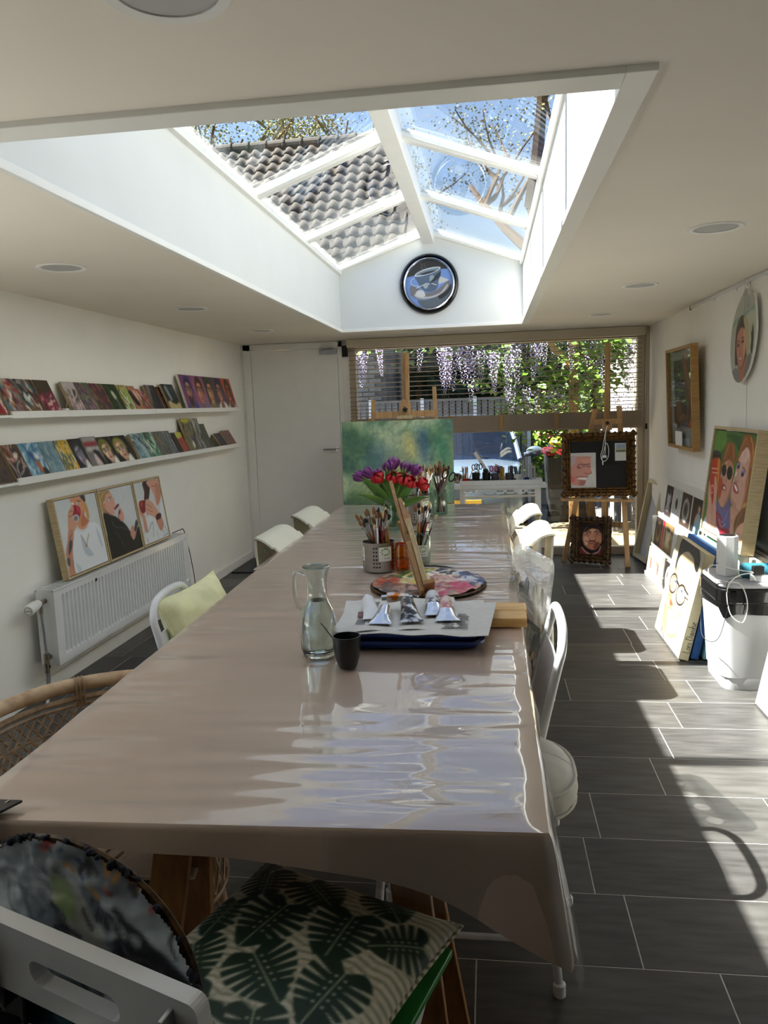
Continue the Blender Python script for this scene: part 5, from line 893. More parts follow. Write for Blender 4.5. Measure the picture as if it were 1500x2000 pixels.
P.strokes(60, [(150, 166, 130), (96, 130, 100), (74, 106, 110)], .10, .02, 85, 30, 8, op=.3); P.jitter(.10, 7, 40); P.c = np.clip(P.c*1.22, 0, 1)
picture('green_painting', 'large abstract green and blue painting on the left easel', (-1.244, 6.565, .605), (1, .012, 0), (0, .075, .995), .945, .705, .03, P.c, 'canvas_edge')
# ---- easel on the right with gilt frame
e2 = thing('tripod_easel', 'wooden tripod easel at far right carrying the gilt board', 'easel', (.92, 6.9, 0))
MB().beam((.975, 6.93, .35), (1.012, 6.97, 1.90), .04, .024, (0, 1, 0)).build('mast', 'pine', e2, world=True, bevel=.003)
MB().beam((.645, 7.05, .0), (.90, 6.905, 1.345), .042, .026, (0, 1, 0)).build('leg', 'pine', e2, world=True, bevel=.003)
MB().beam((1.152, 6.77, .0), (1.095, 6.905, 1.365), .042, .026, (0, 1, 0)).build('leg', 'pine', e2, world=True, bevel=.003)
MB().beam((1.05, 7.28, .0), (1.0, 6.97, 1.2), .04, .026, (1, 0, 0)).build('rear_leg', 'pine', e2, world=True, bevel=.003)
MB().beam((.60, 6.82, .587), (1.20, 6.80, .567), .024, .07, (0, 1, 0)).build('ledge', 'pine', e2, world=True, bevel=.003)
MB().beam((.70, 7.075, .36), (1.14, 6.975, .33), .05, .02, (0, 1, 0)).build('cross_bar', 'pine', e2, world=True, bevel=.003)
MB().beam((.88, 6.895, 1.235), (1.12, 6.885, 1.235), .045, .022, (0, 1, 0)).build('upper_bar', 'pine', e2, world=True, bevel=.003)
MB().bb(.955, 1.03, 6.85, 6.90, 1.165, 1.25).build('top_clamp', 'pine', e2, world=True, bevel=.003)
k = MB()
for i in range(5): k.beam((.99, 6.84, 1.225), (.99+.017*math.sin(i*1.2566), 6.838, 1.225+.017*math.cos(i*1.2566)), .01, .01, (0, 1, 0))
k.build('star_knob', 'black', e2, world=True)
def ornate(name, label, BL, U, V, w, h, fw, dep, mt, seed, cat='frame', pierced=False):
    U = Vector(U).normalized(); V = Vector(V).normalized(); N = U.cross(V).normalized(); V = N.cross(U)
    r = thing(name, label, cat, BL, cols(U, V, N)); rr = random.Random(seed)
    prof = [(0, 0), (0, dep*.5), (fw*.12, dep*.9), (fw*.3, dep), (fw*.45, dep*.72), (fw*.62, dep*.8), (fw*.8, dep*.45), (fw*.92, dep*.5), (fw, dep*.25), (fw, 0)]
    rail = []
    for side, ln in ((0, w), (1, h), (2, w), (3, h)):
        mb = MB(); M = (Matrix.Translation((0, 0, 0)), Matrix.Translation((w, 0, 0)) @ rotz(R(90)), Matrix.Translation((w, h, 0)) @ rotz(R(180)), Matrix.Translation((0, h, 0)) @ rotz(R(270)))[side]
        G = [[M @ Vector((a, a0, z)) for a in (a0, ln-a0)] for a0, z in prof]
        mb.grid(G, flip=True); rl = mb.build('frame_rail', mt, r, False)
        orn = MB(); step = fw*.62; m_ = int(ln/step)
        for i in range(m_+1):
            a = min(max(i*ln/m_, 0), ln); q = M @ Vector((a, fw*.24, dep*.95)); orn.ell(q, fw*.26, fw*.22, fw*.15, 8, 5, Matrix.Rotation(R(90*side+rr.uniform(-25, 25)), 3, 'Z'))
            q = M @ Vector((a+step/2 if a+step/2 < ln else a, -fw*.02, dep*.45)); orn.ell(q, fw*.16, fw*.1, fw*.14, 6, 4, Matrix.Rotation(R(90*side), 3, 'Z'))
            if i % 2 == 0:
                q = M @ Vector((min(max(a, fw), ln-fw), fw*.84, dep*.52)); orn.ell(q, fw*.2, fw*.06, fw*.06, 6, 4, Matrix.Rotation(R(90*side), 3, 'Z'))
        tag(orn.build('carving', mt, rl, True), kind='stuff')
    return r
g1 = ornate('gilt_frame', 'landscape gilt carved frame around a black board on right easel', (.612, 6.800, .612), (1, -.02, 0), (.07, .13, 1), .60, .535, .072, .05, 'gilt', 5)
MB().bb(.06, .54, .06, .475, .004, .012).build('black_board', 'black', g1)
P = Paint(52, 60, .72, (206, 204, 200)); P.jitter(.05, 9, 8); P.data('cara')
def pinned(name, label, parentM, x, y, w, h, img, cat):
    m = parentM @ Matrix.Translation((x, y, .0135)); r = bpy.data.objects.new(name, None); COL.objects.link(r); r.matrix_world = m; tag(r, label, cat)
    MB().bb(0, w, 0, h, -.001, 0).build('sheet', 'paper', r); place('print', img_mesh('print', img, w, h, .0004), 'print', r)
GM = basis(g1)
pinned('caricature_print', 'paper print of a grinning caricature face pinned to black board', GM, .062, .068, .218, .30, P.c, 'print')
P = Paint(20, 30, .62, (214, 214, 210)); P.poly([(.1, .5), (.95, .5), (.95, .95), (.1, .95)], (150, 164, 186), k=1); P.poly([(.1, .5), (.95, .5), (.95, .62), (.1, .6)], (104, 112, 60), k=1); P.poly([(.1, .62), (.95, .62), (.95, .7), (.1, .68)], (186, 180, 150), k=1)
pinned('postcard', 'white postcard with a landscape at top right of black board', GM, .438, .295, .092, .148, P.c, 'postcard')
ep = thing('earphones', 'white wired earphones hanging over the gilt frame', 'earphones', (.95, 6.79, .95))
a = [(.985, 6.835, 1.20), (.96, 6.775, 1.13), (.945, 6.785, 1.02), (.93, 6.79, .95), (.95, 6.79, .905), (.985, 6.79, .93), (.995, 6.79, 1.0), (.975, 6.785, 1.06), (.955, 6.785, 1.0), (.94, 6.79, .935), (.945, 6.79, .90)]
MB().tube(smoothpath(a, 5), .0028, 6).build('cord', 'white_cable', ep, True, world=True)
MB().tube(smoothpath([(.99, 6.835, 1.2), (.965, 6.775, 1.13), (.965, 6.785, 1.0), (.96, 6.785, .955)], 5), .0028, 6).build('cord', 'white_cable', ep, True, world=True)
for x in (.952, .968): MB().ell((x, 6.783, .945), .008, .008, .013).build('earbud', 'white_plastic', ep, True, world=True)
MB().cyl((.945, 6.79, .905), (.946, 6.79, .875), .005).build('plug', 'white_plastic', ep, True, world=True)
g2 = ornate('carved_portrait', 'small dark gilt frame with a stern moustached face, on the floor under the easel', (.705, 6.985, .012), (1, -.42, 0), (.05, .09, 1), .345, .40, .075, .05, 'gilt_dark', 8, 'painting')
P = Paint(50, 62, .78, (26, 20, 20)); P.data('gold'); P.jitter(.08, 3)
place('painted_face', img_mesh('painted_face', P.c, .205, .26, .0), 'paint', g2).location = (.07, .07, .008)
MB().bb(.06, .285, .06, .34, -.01, .006).build('backing', 'black', g2)
# ---- white desk with tray of drawing tools
dk = thing('white_desk', 'narrow white desk with pierced apron in front of window', 'table', (.08, 7.1, 0))
MB().bb(-.335, .497, 7.0, 7.235, .668, .70).build('table_top', 'white_plastic', dk, world=True, bevel=.003)
for x, y in ((-.27, 7.03), (-.27, 7.2), (.405, 7.03), (.405, 7.2)): MB().bb(x, x+.042, y, y+.028, 0, .668).build('leg', 'white_plastic', dk, world=True, bevel=.003)
for i in range(7):
    x = -.225+.092*i; MB().bb(x, x+.07, 7.012, 7.02, .622, .634).build('apron_bar', 'white_plastic', dk, world=True)
    if i < 6: MB().bb(x+.066, x+.096, 7.012, 7.02, .634, .66).build('apron_post', 'white_plastic', dk, world=True)
MB().bb(-.25, .43, 7.01, 7.022, .655, .668).build('apron_rail', 'white_plastic', dk, world=True)
MB().cyl((-.24, 7.14, .58), (.42, 7.14, .585), .010).build('stretcher', 'white_metal', dk, True, world=True)
tr = thing('desk_tray', 'shallow white tray full of drawing tools on desk', 'tray', (.08, 7.1, .7005))
for a in ((-.265, .46, 7.02, 7.028, .701, .742), (-.265, .46, 7.2, 7.208, .701, .742), (-.265, -.257, 7.028, 7.2, .701, .742), (.452, .46, 7.028, 7.2, .701, .742), (-.257, .452, 7.028, 7.2, .701, .706)):
    MB().bb(*a).build('tray_side' if a[5] > .71 else 'tray_base', 'white_plastic', tr, world=True)
def holder(name, label, x, y, r, h, mt, z=.7065):
    t = thing(name, label, 'pot', (x, y, z), group='pots in the desk tray')
    MB().lathe([(r*.9, 0), (r, h), (r*.93, h), (r*.84, .004), (.0001, .004)], n=16).build('pot', mt, t, True); return t
mat('redplastic', (176, 24, 32), .4); mat('orange', (196, 130, 36), .5); mat('bluepl', (36, 46, 110), .4); mat('greyd', (70, 70, 74), .5); mat('yellowp', (196, 160, 60), .5); mat('greenpen', (60, 90, 70), .5)
holder('pen_pot', 'red pot of pencils at left end of desk tray', -.215, 7.08, .034, .05, 'redplastic')
holder('pen_pot', 'black pot with scissors second from left in desk tray', -.125, 7.11, .036, .10, 'rubber')
holder('pen_pot', 'black pot of pens in middle left of desk tray', -.03, 7.12, .038, .10, 'black')
holder('pen_pot', 'grey glass pot behind red scissors in desk tray', .045, 7.10, .036, .09, 'greyd')
holder('pen_pot', 'dark pot of grey pencils right of yellow pencils in tray', .175, 7.11, .038, .09, 'greyd')
holder('pen_pot', 'white pot of markers right of centre in desk tray', .245, 7.11, .034, .08, 'white_plastic')
holder('pen_pot', 'blue pot near right end of desk tray', .325, 7.08, .022, .05, 'bluepl')
pm = {}
rr = random.Random(12)
def pencil(x, y, z, h, mt, lean, label, group, r=.0036):
    key = (mt, round(h, 2), r)
    if key not in pm: pm[key] = MB().lathe([(r, 0), (r, h-.018), (.0006, h)], n=6).mesh('pencil')
    o = place('pencil', pm[key], mt); o.location = (x, y, z); o.rotation_euler = (lean[0], lean[1], 0); return tag(o, label, 'pencil', group)
for i in range(10):
    _m = rr.choice(['orange', 'orange', 'oak', 'greenpen']); _l = (rr.uniform(-.2, .2), rr.uniform(-.35, .35)); pencil(-.215+rr.uniform(-.02, .02), 7.08+rr.uniform(-.015, .015), .712, .16, _m, _l, {'orange': 'orange', 'oak': 'brown wooden', 'greenpen': 'green'}[_m]+(' pencil leaning left' if _l[1] < -.1 else ' pencil leaning right' if _l[1] > .1 else ' pencil upright')+' in red pot on desk', 'pencils in the red pot')
for i in range(8): pencil(-.03+rr.uniform(-.022, .022), 7.12+rr.uniform(-.02, .02), .712, .13, 'black', (rr.uniform(-.1, .1), rr.uniform(-.12, .12)), 'black pen standing in black pot on desk', 'pens in the black pot', .005)
for i in range(6): pencil(.115+rr.uniform(-.016, .016), 7.07+rr.uniform(-.01, .01), .7065, .15, 'yellowp', (rr.uniform(-.06, .06), rr.uniform(-.15, .15)), 'yellow pencil in the bunch at centre of desk tray', 'yellow pencils on the desk', .004)
for i in range(8): pencil(.175+rr.uniform(-.026, .026), 7.11+rr.uniform(-.02, .02), .712, .155, 'greyd', (rr.uniform(-.06, .06), rr.uniform(-.1, .1)), 'dark grey pencil in upright bunch on desk', 'grey pencils on the desk', .005)
for i in range(7): pencil(.245+rr.uniform(-.022, .022), 7.11+rr.uniform(-.02, .02), .712, .15, rr.choice(['white_plastic', 'greenpen', 'grey_plastic']), (rr.uniform(-.1, .1), rr.uniform(-.2, .2)), 'pale or green marker standing in white pot on desk', 'markers in the white pot', .0055)
for i, (x, h, w) in enumerate(((.30, .20, .012), (.325, .23, .016), (.365, .17, .03), (.40, .15, .014))):
    tag(MB().bb(-w/2, w/2, -.004, .004, 0, h).build('ruler', 'grey_plastic', at=None), ['slim grey ruler upright', 'tallest grey ruler upright', 'wide grey ruler upright', 'short grey ruler upright'][i]+' at right end of desk tray', 'ruler').location = (x, 7.16, .7065)
tag(MB().box((0, 0, .12), (.03, .004, .26)).build('steel_ruler', 'white_plastic'), 'long pale ruler leaning diagonally out of the desk pots', 'ruler').location = (.0, 7.15, .775)
bpy.data.objects['steel_ruler'].rotation_euler = (0, R(-32), 0)
def scissors(label, x, y, z, mt, s=1, rz=0, tilt=0):
    t = thing('scissors', label, 'scissors', (x, y, z), (0, tilt, rz), 'scissors')
    for k in (-1, 1):
        MB().beam((k*.004, 0, 0), (k*.006, 0, .09*s), .010*s, .003, (0, 1, 0)).build('blade', 'steel', t)
        L = [(k*.02*s+.014*s*math.sin(a), 0, .125*s+.026*s*math.cos(a)) for a in [i*math.pi/6 for i in range(12)]]
        MB().tube(L, .0042*s, 6, True).build('handle', mt, t, True)
scissors('black-handled scissors in black pot, left on desk', -.125, 7.10, .73, 'black')
scissors('second black-handled scissors behind the first on desk', -.10, 7.13, .735, 'black', 1, .3)
scissors('red-handled scissors in middle of desk', .035, 7.09, .715, 'redplastic')
scissors('blue-handled scissors right of the red pair on desk', .085, 7.10, .71, 'bluepl')
for i, (x, mt, l) in enumerate(((-.17, 'label', 'white ink jar'), (-.15, 'label', 'pale paint jar'), (-.075, 'label', 'cream paint jar'), (.19+.03, 'label', 'small white jar'))):
    t = thing('ink_jar', l+' in front row of desk tray, '+['far left', 'second from left', 'beside the black pot', 'right of the pencils'][i], 'jar', (x+.0, 7.05, .7065)); MB().lathe([(.014, 0), (.015, .03), (.011, .036), (.0001, .036)], n=14).build('jar', mt, t, True); MB().lathe([(.0115, .0362), (.0115, .046), (.0001, .046)], n=14).build('cap', 'black', t, True)
tag(MB().ell((0, 0, .014), .03, .02, .016).ell((.03, .006, .012), .018, .014, .012).build('putty_rubber', 'linen', None, True), 'lump of beige kneaded eraser at right end of desk tray', 'eraser').location = (.405, 7.06, .7055)
tag(MB().bb(-.05, .03, -.012, .012, 0, .012).build('white_stapler', 'white_plastic', bevel=.003), 'white stapler standing up behind blue scissors', 'stapler').location = (.10, 7.16, .87); bpy.data.objects['white_stapler'].rotation_euler = (0, R(25), 0)
st_ = holder('pen_pot', 'tall dark pot carrying the white stapler at back of tray', .09, 7.165, .03, .14, 'black')
bpy.data.objects['white_stapler'].location = (.09, 7.165, .848)
# ================================================================ THE LONG TABLE
rw = random.Random(21)
WV = [(rw.uniform(-12, 12), rw.choice((-1, 1))*rw.uniform(16, 60), rw.uniform(0, 6.3)) for _ in range(12)]+[(rw.uniform(-16, 16), rw.choice((-1, 1))*rw.uniform(60, 140), rw.uniform(0, 6.3)) for _ in range(14)]
EN = [(rw.uniform(-5, 5), rw.uniform(-4, 4), rw.uniform(0, 6.3)) for _ in range(5)]
def ripple(x, y, amp=1.0):
    e = .55+.45*sum(math.sin(a*x+b*y+c) for a, b, c in EN)/2.2
    return amp*max(.1, e)*sum(.017/math.hypot(a, b)*math.sin(a*x+b*y+c) for a, b, c in WV)
def cloth(name, label, A, B, C, D, z, drop, flare, loc, group, film=None):
    t = thing(name, label, 'tablecloth', loc, group=group)
    nu, nv = 56, 300; G = []
    def top(u, v):
        x = (A[0]*(1-v)+D[0]*v)*(1-u)+(B[0]*(1-v)+C[0]*v)*u; y = (A[1]*(1-u)+B[1]*u)*(1-v)+(D[1]*(1-u)+C[1]*u)*v
        e = min(u, 1-u)/.03; f = min(v, 1-v)/.015; k = min(1, e, f)
        return (x, y, z+ripple(x, y)*(.25+.75*k)-.004*max(0, 1-k)**2)
    G = [[top(i/nu, j/nv) for j in range(nv+1)] for i in range(nu+1)]
    MB().grid(G).build('cloth_top', 'cloth', t, True, world=True, ang=80)
    per = [(i, 0) for i in range(nu)]+[(nu, j) for j in range(nv)]+[(i, nv) for i in range(nu, 0, -1)]+[(0, j) for j in range(nv, 0, -1)]
    pts = [Vector(G[i][j]) for i, j in per]; n = len(pts); cen = Vector((sum(p.x for p in pts)/n, sum(p.y for p in pts)/n, 0))
    sh = 5; nor = []
    for k in range(n):
        s = Vector((0, 0, 0))
        for q in range(-sh, sh+1):
            d = pts[(k+q+1) % n]-pts[(k+q-1) % n]; s += Vector((d.y, -d.x, 0)).normalized()
        nor.append(s.normalized())
    rows = []
    ts = [0, .06, .18, .4, .7, 1]
    for tt in ts:
        row = []
        for k in list(range(n))+[0]:
            p = pts[k]; d = drop(p.x, p.y); w = flare(p.x, p.y)
            fold = .35*w*math.sin(p.x*21+p.y*17)*tt
            row.append(p+nor[k]*(w*tt**.8+fold+(.004 if tt else 0))-Vector((0, 0, d*tt+(.003 if tt else 0))))
        rows.append(row)
    MB().grid(rows).build('cloth_skirt', 'cloth', t, True, world=True, ang=80)
    if film:
        rows = []
        idx = [k for k in range(n) if film(pts[k].x, pts[k].y) > 0]
        for tt in (0, .25, .6, 1):
            row = []
            for k in idx:
                p = pts[k]; d = drop(p.x, p.y)+film(p.x, p.y); w = flare(p.x, p.y)+.004
                row.append(p+nor[k]*(w*tt**.8+.0065)-Vector((0, 0, d*tt+.002)))
            rows.append(row)
        MB().grid(rows).build('clear_cover', 'clear_film', t, True, world=True, ang=80)
    return t
A, B, C, D = (-.95, 1.18), (.085, 1.205), (.092, 3.30), (-1.022, 3.30)
def ndrop(x, y):
    if y < 1.25: f = (x+.95)/1.035; return .025+.05*f+.14*f**6
    if x > 0: return .055+.16*math.exp(-(y-1.2)/.14)
    return .10 if y < 3.2 else .02
def nflare(x, y):
    if y < 1.25: return .008+.04*max(0, (x+.25)/.335)**4
    if x > 0: return .012+.036*math.exp(-(y-1.2)/.12)
    return .006
cloth('tablecloth', 'taupe oilcloth on the near table, its corner hanging low at front right', A, B, C, D, .7405, ndrop, nflare, (-.45, 2.2, .74), 'oilcloths on the two tables', lambda x, y: (.035*max(0, (x+.30)/.385) if y < 1.25 else (.035*math.exp(-(y-1.2)/.1) if x > 0 and y < 1.5 else 0)))
cloth('tablecloth', 'taupe oilcloth on the far table, under the tulips', (-1.036, 3.285), (.094, 3.285), (.097, 5.40), (-1.045, 5.47), .7425, lambda x, y: (.13 if x > 0 else .10) if y > 3.3 else .004, lambda x, y: (.035+.02*math.sin(y*7) if x > 0 else .01) if y > 3.3 else .0, (-.47, 4.35, .742), 'oilcloths on the two tables')
def table(label, x0, x1, y0, y1, tys):
    t = thing('trestle_table', label, 'table', ((x0+x1)/2, (y0+y1)/2, 0), group='trestle tables')
    MB().bb(x0, x1, y0, y1, .708, .732).build('table_top', 'pine_y', t, world=True, bevel=.003)
    for ty in tys:
        MB().bb(x0+.18, x1-.18, ty-.022, ty+.022, .655, .7075).build('trestle_beam', 'trestle', t, world=True, bevel=.003)
        for x, s in ((-.625, -1), (-.185, 1)):
            for q in (-1, 1):
                MB().beam((x+s*.085, ty+q*.17, 0), (x, ty+q*.028, .69), .075, .024, (0, 1, 0)).build('trestle_leg', 'trestle', t, world=True, bevel=.003)
                if q < 0: MB().lathe([(.012, 0), (.011, .005), (.0001, .008)], (x-.004, ty-.062, .60), 12, Matrix.Rotation(R(102), 3, 'X')).build('bolt', 'rubber', t, True, world=True)
        MB().bb(-.76, -.06, ty-.10, ty-.078, .585, .64).build('cross_bar', 'trestle', t, world=True, bevel=.003)
        MB().bb(-.70, -.11, ty+.105, ty+.125, .22, .26).build('cross_bar', 'trestle', t, world=True, bevel=.003)
    return t
table('trestle table nearest the camera, wooden legs showing under its cloth', -.96, .075, 1.205, 3.28, (1.45, 2.95))
table('trestle table at the far end under the tulips', -1.02, .08, 3.31, 5.40, (3.7, 5.0))
ck = thing('table_clamp', 'black metal clamp gripping the table edge at far left', 'clamp', (-.875, 1.185, .70))
MB().prism([(-.06, 0), (.042, .0), (.024, -.045), (-.06, -.045)], .7515, .7565, Matrix.Translation((-.875, 1.215, 0))).build('upper_jaw', 'black_gloss', ck, world=True, bevel=.001)
MB().bb(-.935, -.842, 1.150, 1.158, .69, .7565).build('spine', 'black_gloss', ck, world=True, bevel=.002); MB().bb(-.935, -.842, 1.150, 1.20, .688, .694).build('lower_jaw', 'black_gloss', ck, world=True, bevel=.001)
MB().cyl((-.90, 1.155, .735), (-.855, 1.21, .757), .0022, n=6).build('spring_wire', 'chrome', ck, True, world=True)
TZ = .7465
# ---- carafe
ca = thing('glass_carafe', 'clear glass carafe of water with handle, beside the black cup', 'carafe', (-.478, 2.07, TZ))
op = [(.0001, 0), (.040, 0), (.046, .006), (.051, .03), (.0515, .07), (.049, .105), (.041, .135), (.031, .155), (.0275, .175), (.028, .215), (.031, .235), (.0365, .248), (.038, .2525)]
ip = [(.035, .2525), (.0335, .247), (.028, .234), (.0250, .215), (.0245, .175), (.028, .155), (.038, .135), (.046, .105), (.0482, .07), (.0478, .03), (.042, .012), (.0001, .010)]
MB().lathe(op+ip, n=40).build('glass', 'true_glass', ca, True, ang=70)
MB().lathe([(.0001, .0112), (.041, .0125), (.0471, .03), (.0476, .07), (.0454, .105), (.0374, .135), (.0275, .1545), (.0265, .158), (.0001, .158)], n=40).build('water', 'water', ca, True, ang=70)
MB().tube(smoothpath([(-.030, 0, .232), (-.056, -.004, .238), (-.062, -.006, .20), (-.058, -.004, .15), (-.043, 0, .128)], 6), .006, 10).build('handle', 'true_glass', ca, True)
MB().lathe([(.0365, .2505), (.039, .2525), (.0365, .2545), (.0345, .2525), (.0365, .2505)], n=40).build('rim', 'jar_glass', ca, True)
cu = thing('black_cup', 'matt black handleless cup at front of the table things', 'cup', (-.382, 1.975, TZ))
MB().lathe([(.0001, 0), (.0235, 0), (.0255, .004), (.033, .03), (.0365, .055), (.0372, .085), (.0345, .085), (.0335, .055), (.030, .03), (.022, .008), (.0001, .007)], n=32).build('cup', 'blackcup', cu, True, ang=60)
tag(MB().tube([(-.375, 1.98, .76), (-.455, 2.0, .858)], .0014, 6).build('stir_stick', 'black', at=(-.375, 1.98, .76)), 'thin black stick standing in the black cup', 'stick')
# ---- blue trays and newspaper
def tray(label, x0, x1, y0, y1, z0, z1):
    t = thing('blue_tray', label, 'tray', ((x0+x1)/2, (y0+y1)/2, z0), group='stacked blue trays')
    a = rrect(x0+.012, y0+.012, x1-.012, y1-.012, .03); b = rrect(x0+.003, y0+.003, x1-.003, y1-.003, .035); c = rrect(x0-.008, y0-.008, x1+.008, y1+.008, .04)
    n = len(a); V = [(x, y, z0) for x, y in a]+[(x, y, z1) for x, y in b]+[(x, y, z1) for x, y in c]+[(x, y, z1-.008) for x, y in c]+[(x, y, z0+.003) for x, y in rrect(x0+.018, y0+.018, x1-.018, y1-.018, .028)]
    F = [tuple(range(n-1, -1, -1))]; 
    for i in range(n):
        j = (i+1) % n; F += [(i, j, n+j, n+i), (n+i, n+j, 2*n+j, 2*n+i), (2*n+i, 2*n+j, 3*n+j, 3*n+i), (n+j, n+i, 4*n+i, 4*n+j)]
    F.append(tuple(4*n+k for k in range(n)))
    MB().add(V, F).build('tray', 'bluetray', t, True, world=True, ang=35)
tray('lower blue plastic tray, directly on the cloth', -.425, -.03, 2.125, 2.44, TZ, TZ+.024)
tray('upper blue plastic tray, under the newspaper', -.425, -.03, 2.125, 2.44, TZ+.0245, TZ+.047)
nw = thing('newspaper', 'folded newspaper under the paint tubes, lying on blue trays', 'newspaper', (-.23, 2.28, TZ+.05))
def paper(x0, x1, y0, y1, z, rot, seed):
    r = random.Random(seed); c = Vector(((x0+x1)/2, (y0+y1)/2, 0)); M = rotz(R(rot)); P = []
    for i in range(25):
        row = []
        for j in range(15):
            p = M @ (Vector((x0+(x1-x0)*i/24, y0+(y1-y0)*j/14, 0))-c)+c; e = min(j, 14-j)/14
            row.append((p.x, p.y, z+.0022*math.sin(i*.8+seed)*(1 if e < .1 else .25)-.007*max(0, .14-e)-.02*max(0, .06-i/24)))
        P.append(row)
    return P
MB().sheet(paper(-.447, .002, 2.095, 2.46, TZ+.054, -4, 1), .0012).build('sheet', 'paper', nw, True, world=True, ang=80)
MB().sheet(paper(-.455, -.02, 2.11, 2.475, TZ+.0515, 2, 2), .0012).build('sheet', 'paper', nw, True, world=True, ang=80)
MB().sheet(paper(-.452, -.10, 2.13, 2.49, TZ+.0565, 7, 3), .0012).build('sheet', 'paper', nw, True, world=True, ang=80)
pt = MB()
for c, (cx, n_) in enumerate(((-.125, 13), (-.085, 12))):
    for i in range(n_): pt.box((cx+.004*math.sin(i), 2.14+.0135*i, TZ+.0585), (.034-.006*(i % 3), .0045, .0004), Matrix.Rotation(R(-4), 3, 'Z'))
for i in range(9): pt.box((-.37, 2.36+.008*i, TZ+.0605), (.03, .0035, .0004), Matrix.Rotation(R(7), 3, 'Z')); pt.box((-.38, 2.175+.007*i, TZ+.0603), (.028, .003, .0004), Matrix.Rotation(R(7), 3, 'Z'))
tag(pt.build('printed_lines', 'ink', nw, world=True), kind='stuff')
mat('newsred', (150, 96, 88), .8, col2=(90, 90, 104), vs=40); MB().box((-.375, 2.28, TZ+.0604), (.055, .06, .0006), Matrix.Rotation(R(7), 3, 'Z')).build('news_photo', 'newsred', nw, world=True)
# ---- paint tubes
mat('tube_grey', (70, 72, 76), .35, col2=(200, 202, 206), vs=50, thr=(.45, .5)); mat('tube_pink', (176, 96, 104), .4, col2=(206, 190, 184), vs=50, thr=(.45, .55)); mat('tube_orange', (206, 190, 180), .3, .5, col2=(196, 110, 30), vs=36, thr=(.55, .6)); mat('tube_dark', (190, 190, 192), .3, .6, col2=(40, 34, 30), vs=34, thr=(.46, .54), bump=.003, bs=60)
def ptube(label, cap, crimp, r, body, tip='foil', capm='greyd', w=None):
    cap = Vector(cap); crimp = Vector(crimp); d = crimp-cap; L = d.length; D_ = d.normalized(); S = Vector((-D_.y, D_.x, 0)).normalized(); Nn = S.cross(D_)*-1
    if Nn.z < 0: Nn = -Nn
    t = thing('paint_tube', label, 'paint tube', cap, group='paint tubes on the newspaper'); w = w or r*1.55
    def ring(f, n=14):
        a = f; ry = r*(1-a)+.0012*a if a > 0 else r; rx = r*(1-a)+w*a
        return [(S*math.cos(q)*rx+Nn*math.sin(q)*ry+D_*0) for q in [2*math.pi*k/n for k in range(n)]]
    def seg(fs, nm, mt):
        mb = MB(); V = []; n = 14
        for s_, f, sc_ in fs: V += [p*sc_+D_*L*s_ for p in ring(f)]
        F = []
        for i in range(len(fs)-1):
            for k in range(n): l = (k+1) % n; F.append((i*n+k, i*n+l, (i+1)*n+l, (i+1)*n+k))
        F += [tuple(range(n-1, -1, -1)), tuple((len(fs)-1)*n+k for k in range(n))]
        mb.add(V, F).build(nm, mt, t, True, ang=50)
    seg([(0, 0, .55), (.13, 0, .55)], 'cap', capm); seg([(.13, 0, .5), (.16, 0, .98), (.3, 0, 1), (.62, .35, 1)], 'label_band', body); seg([(.62, .35, 1), (.8, .65, 1), (.95, 1, 1), (1, 1, 1)], 'crimp', tip)
NZ = TZ+.06
ptube('white unlabelled paint tube at left of the newspaper', (-.392, 2.40, NZ+.022), (-.345, 2.215, NZ+.004), .020, 'tubewhite', 'tubewhite', 'tubewhite')
ptube('short silver paint tube with crimp towards the camera, front left of pile', (-.318, 2.30, NZ+.018), (-.322, 2.165, NZ+.003), .019, 'foil', 'foil', 'black', .035)
ptube('rolled-up silver and orange paint tube on top of the pile', (-.335, 2.32, NZ+.040), (-.225, 2.35, NZ+.040), .016, 'tube_orange', 'tube_dark', 'foil', .018)
ptube('dirty crumpled paint tube with black stains in the pile middle', (-.262, 2.35, NZ+.030), (-.228, 2.175, NZ+.006), .022, 'tube_dark', 'tube_dark', 'black', .034)
ptube('black-banded silver paint tube with large grey cap', (-.192, 2.455, NZ+.024), (-.168, 2.25, NZ+.006), .022, 'tube_grey', 'foil', 'greyd', .03)
ptube('pink-labelled silver paint tube at right of the pile', (-.145, 2.405, NZ+.020), (-.128, 2.195, NZ+.004), .020, 'tube_pink', 'foil', 'tube_pink', .036)
ab = thing('amber_bottle_cap', 'small amber glass stopper behind the crumpled tubes', 'stopper', (-.30, 2.50, TZ))
MB().lathe([(.028, 0), (.032, .02), (.022, .045), (.010, .055), (.0001, .057)], n=10).build('stopper', 'amber', ab)
# ---- plank
pk = thing('wood_plank', 'pale pine plank sticking out over the right table edge', 'plank', (0, 2.4, TZ))
MB().bb(-.10, .108, 2.445, 2.535, TZ, TZ+.030).build('board', 'plank', pk, world=True, bevel=.0015); MB().bb(-.09, .104, 2.35, 2.4445, TZ, TZ+.028).build('board', 'plank', pk, world=True, bevel=.0015)
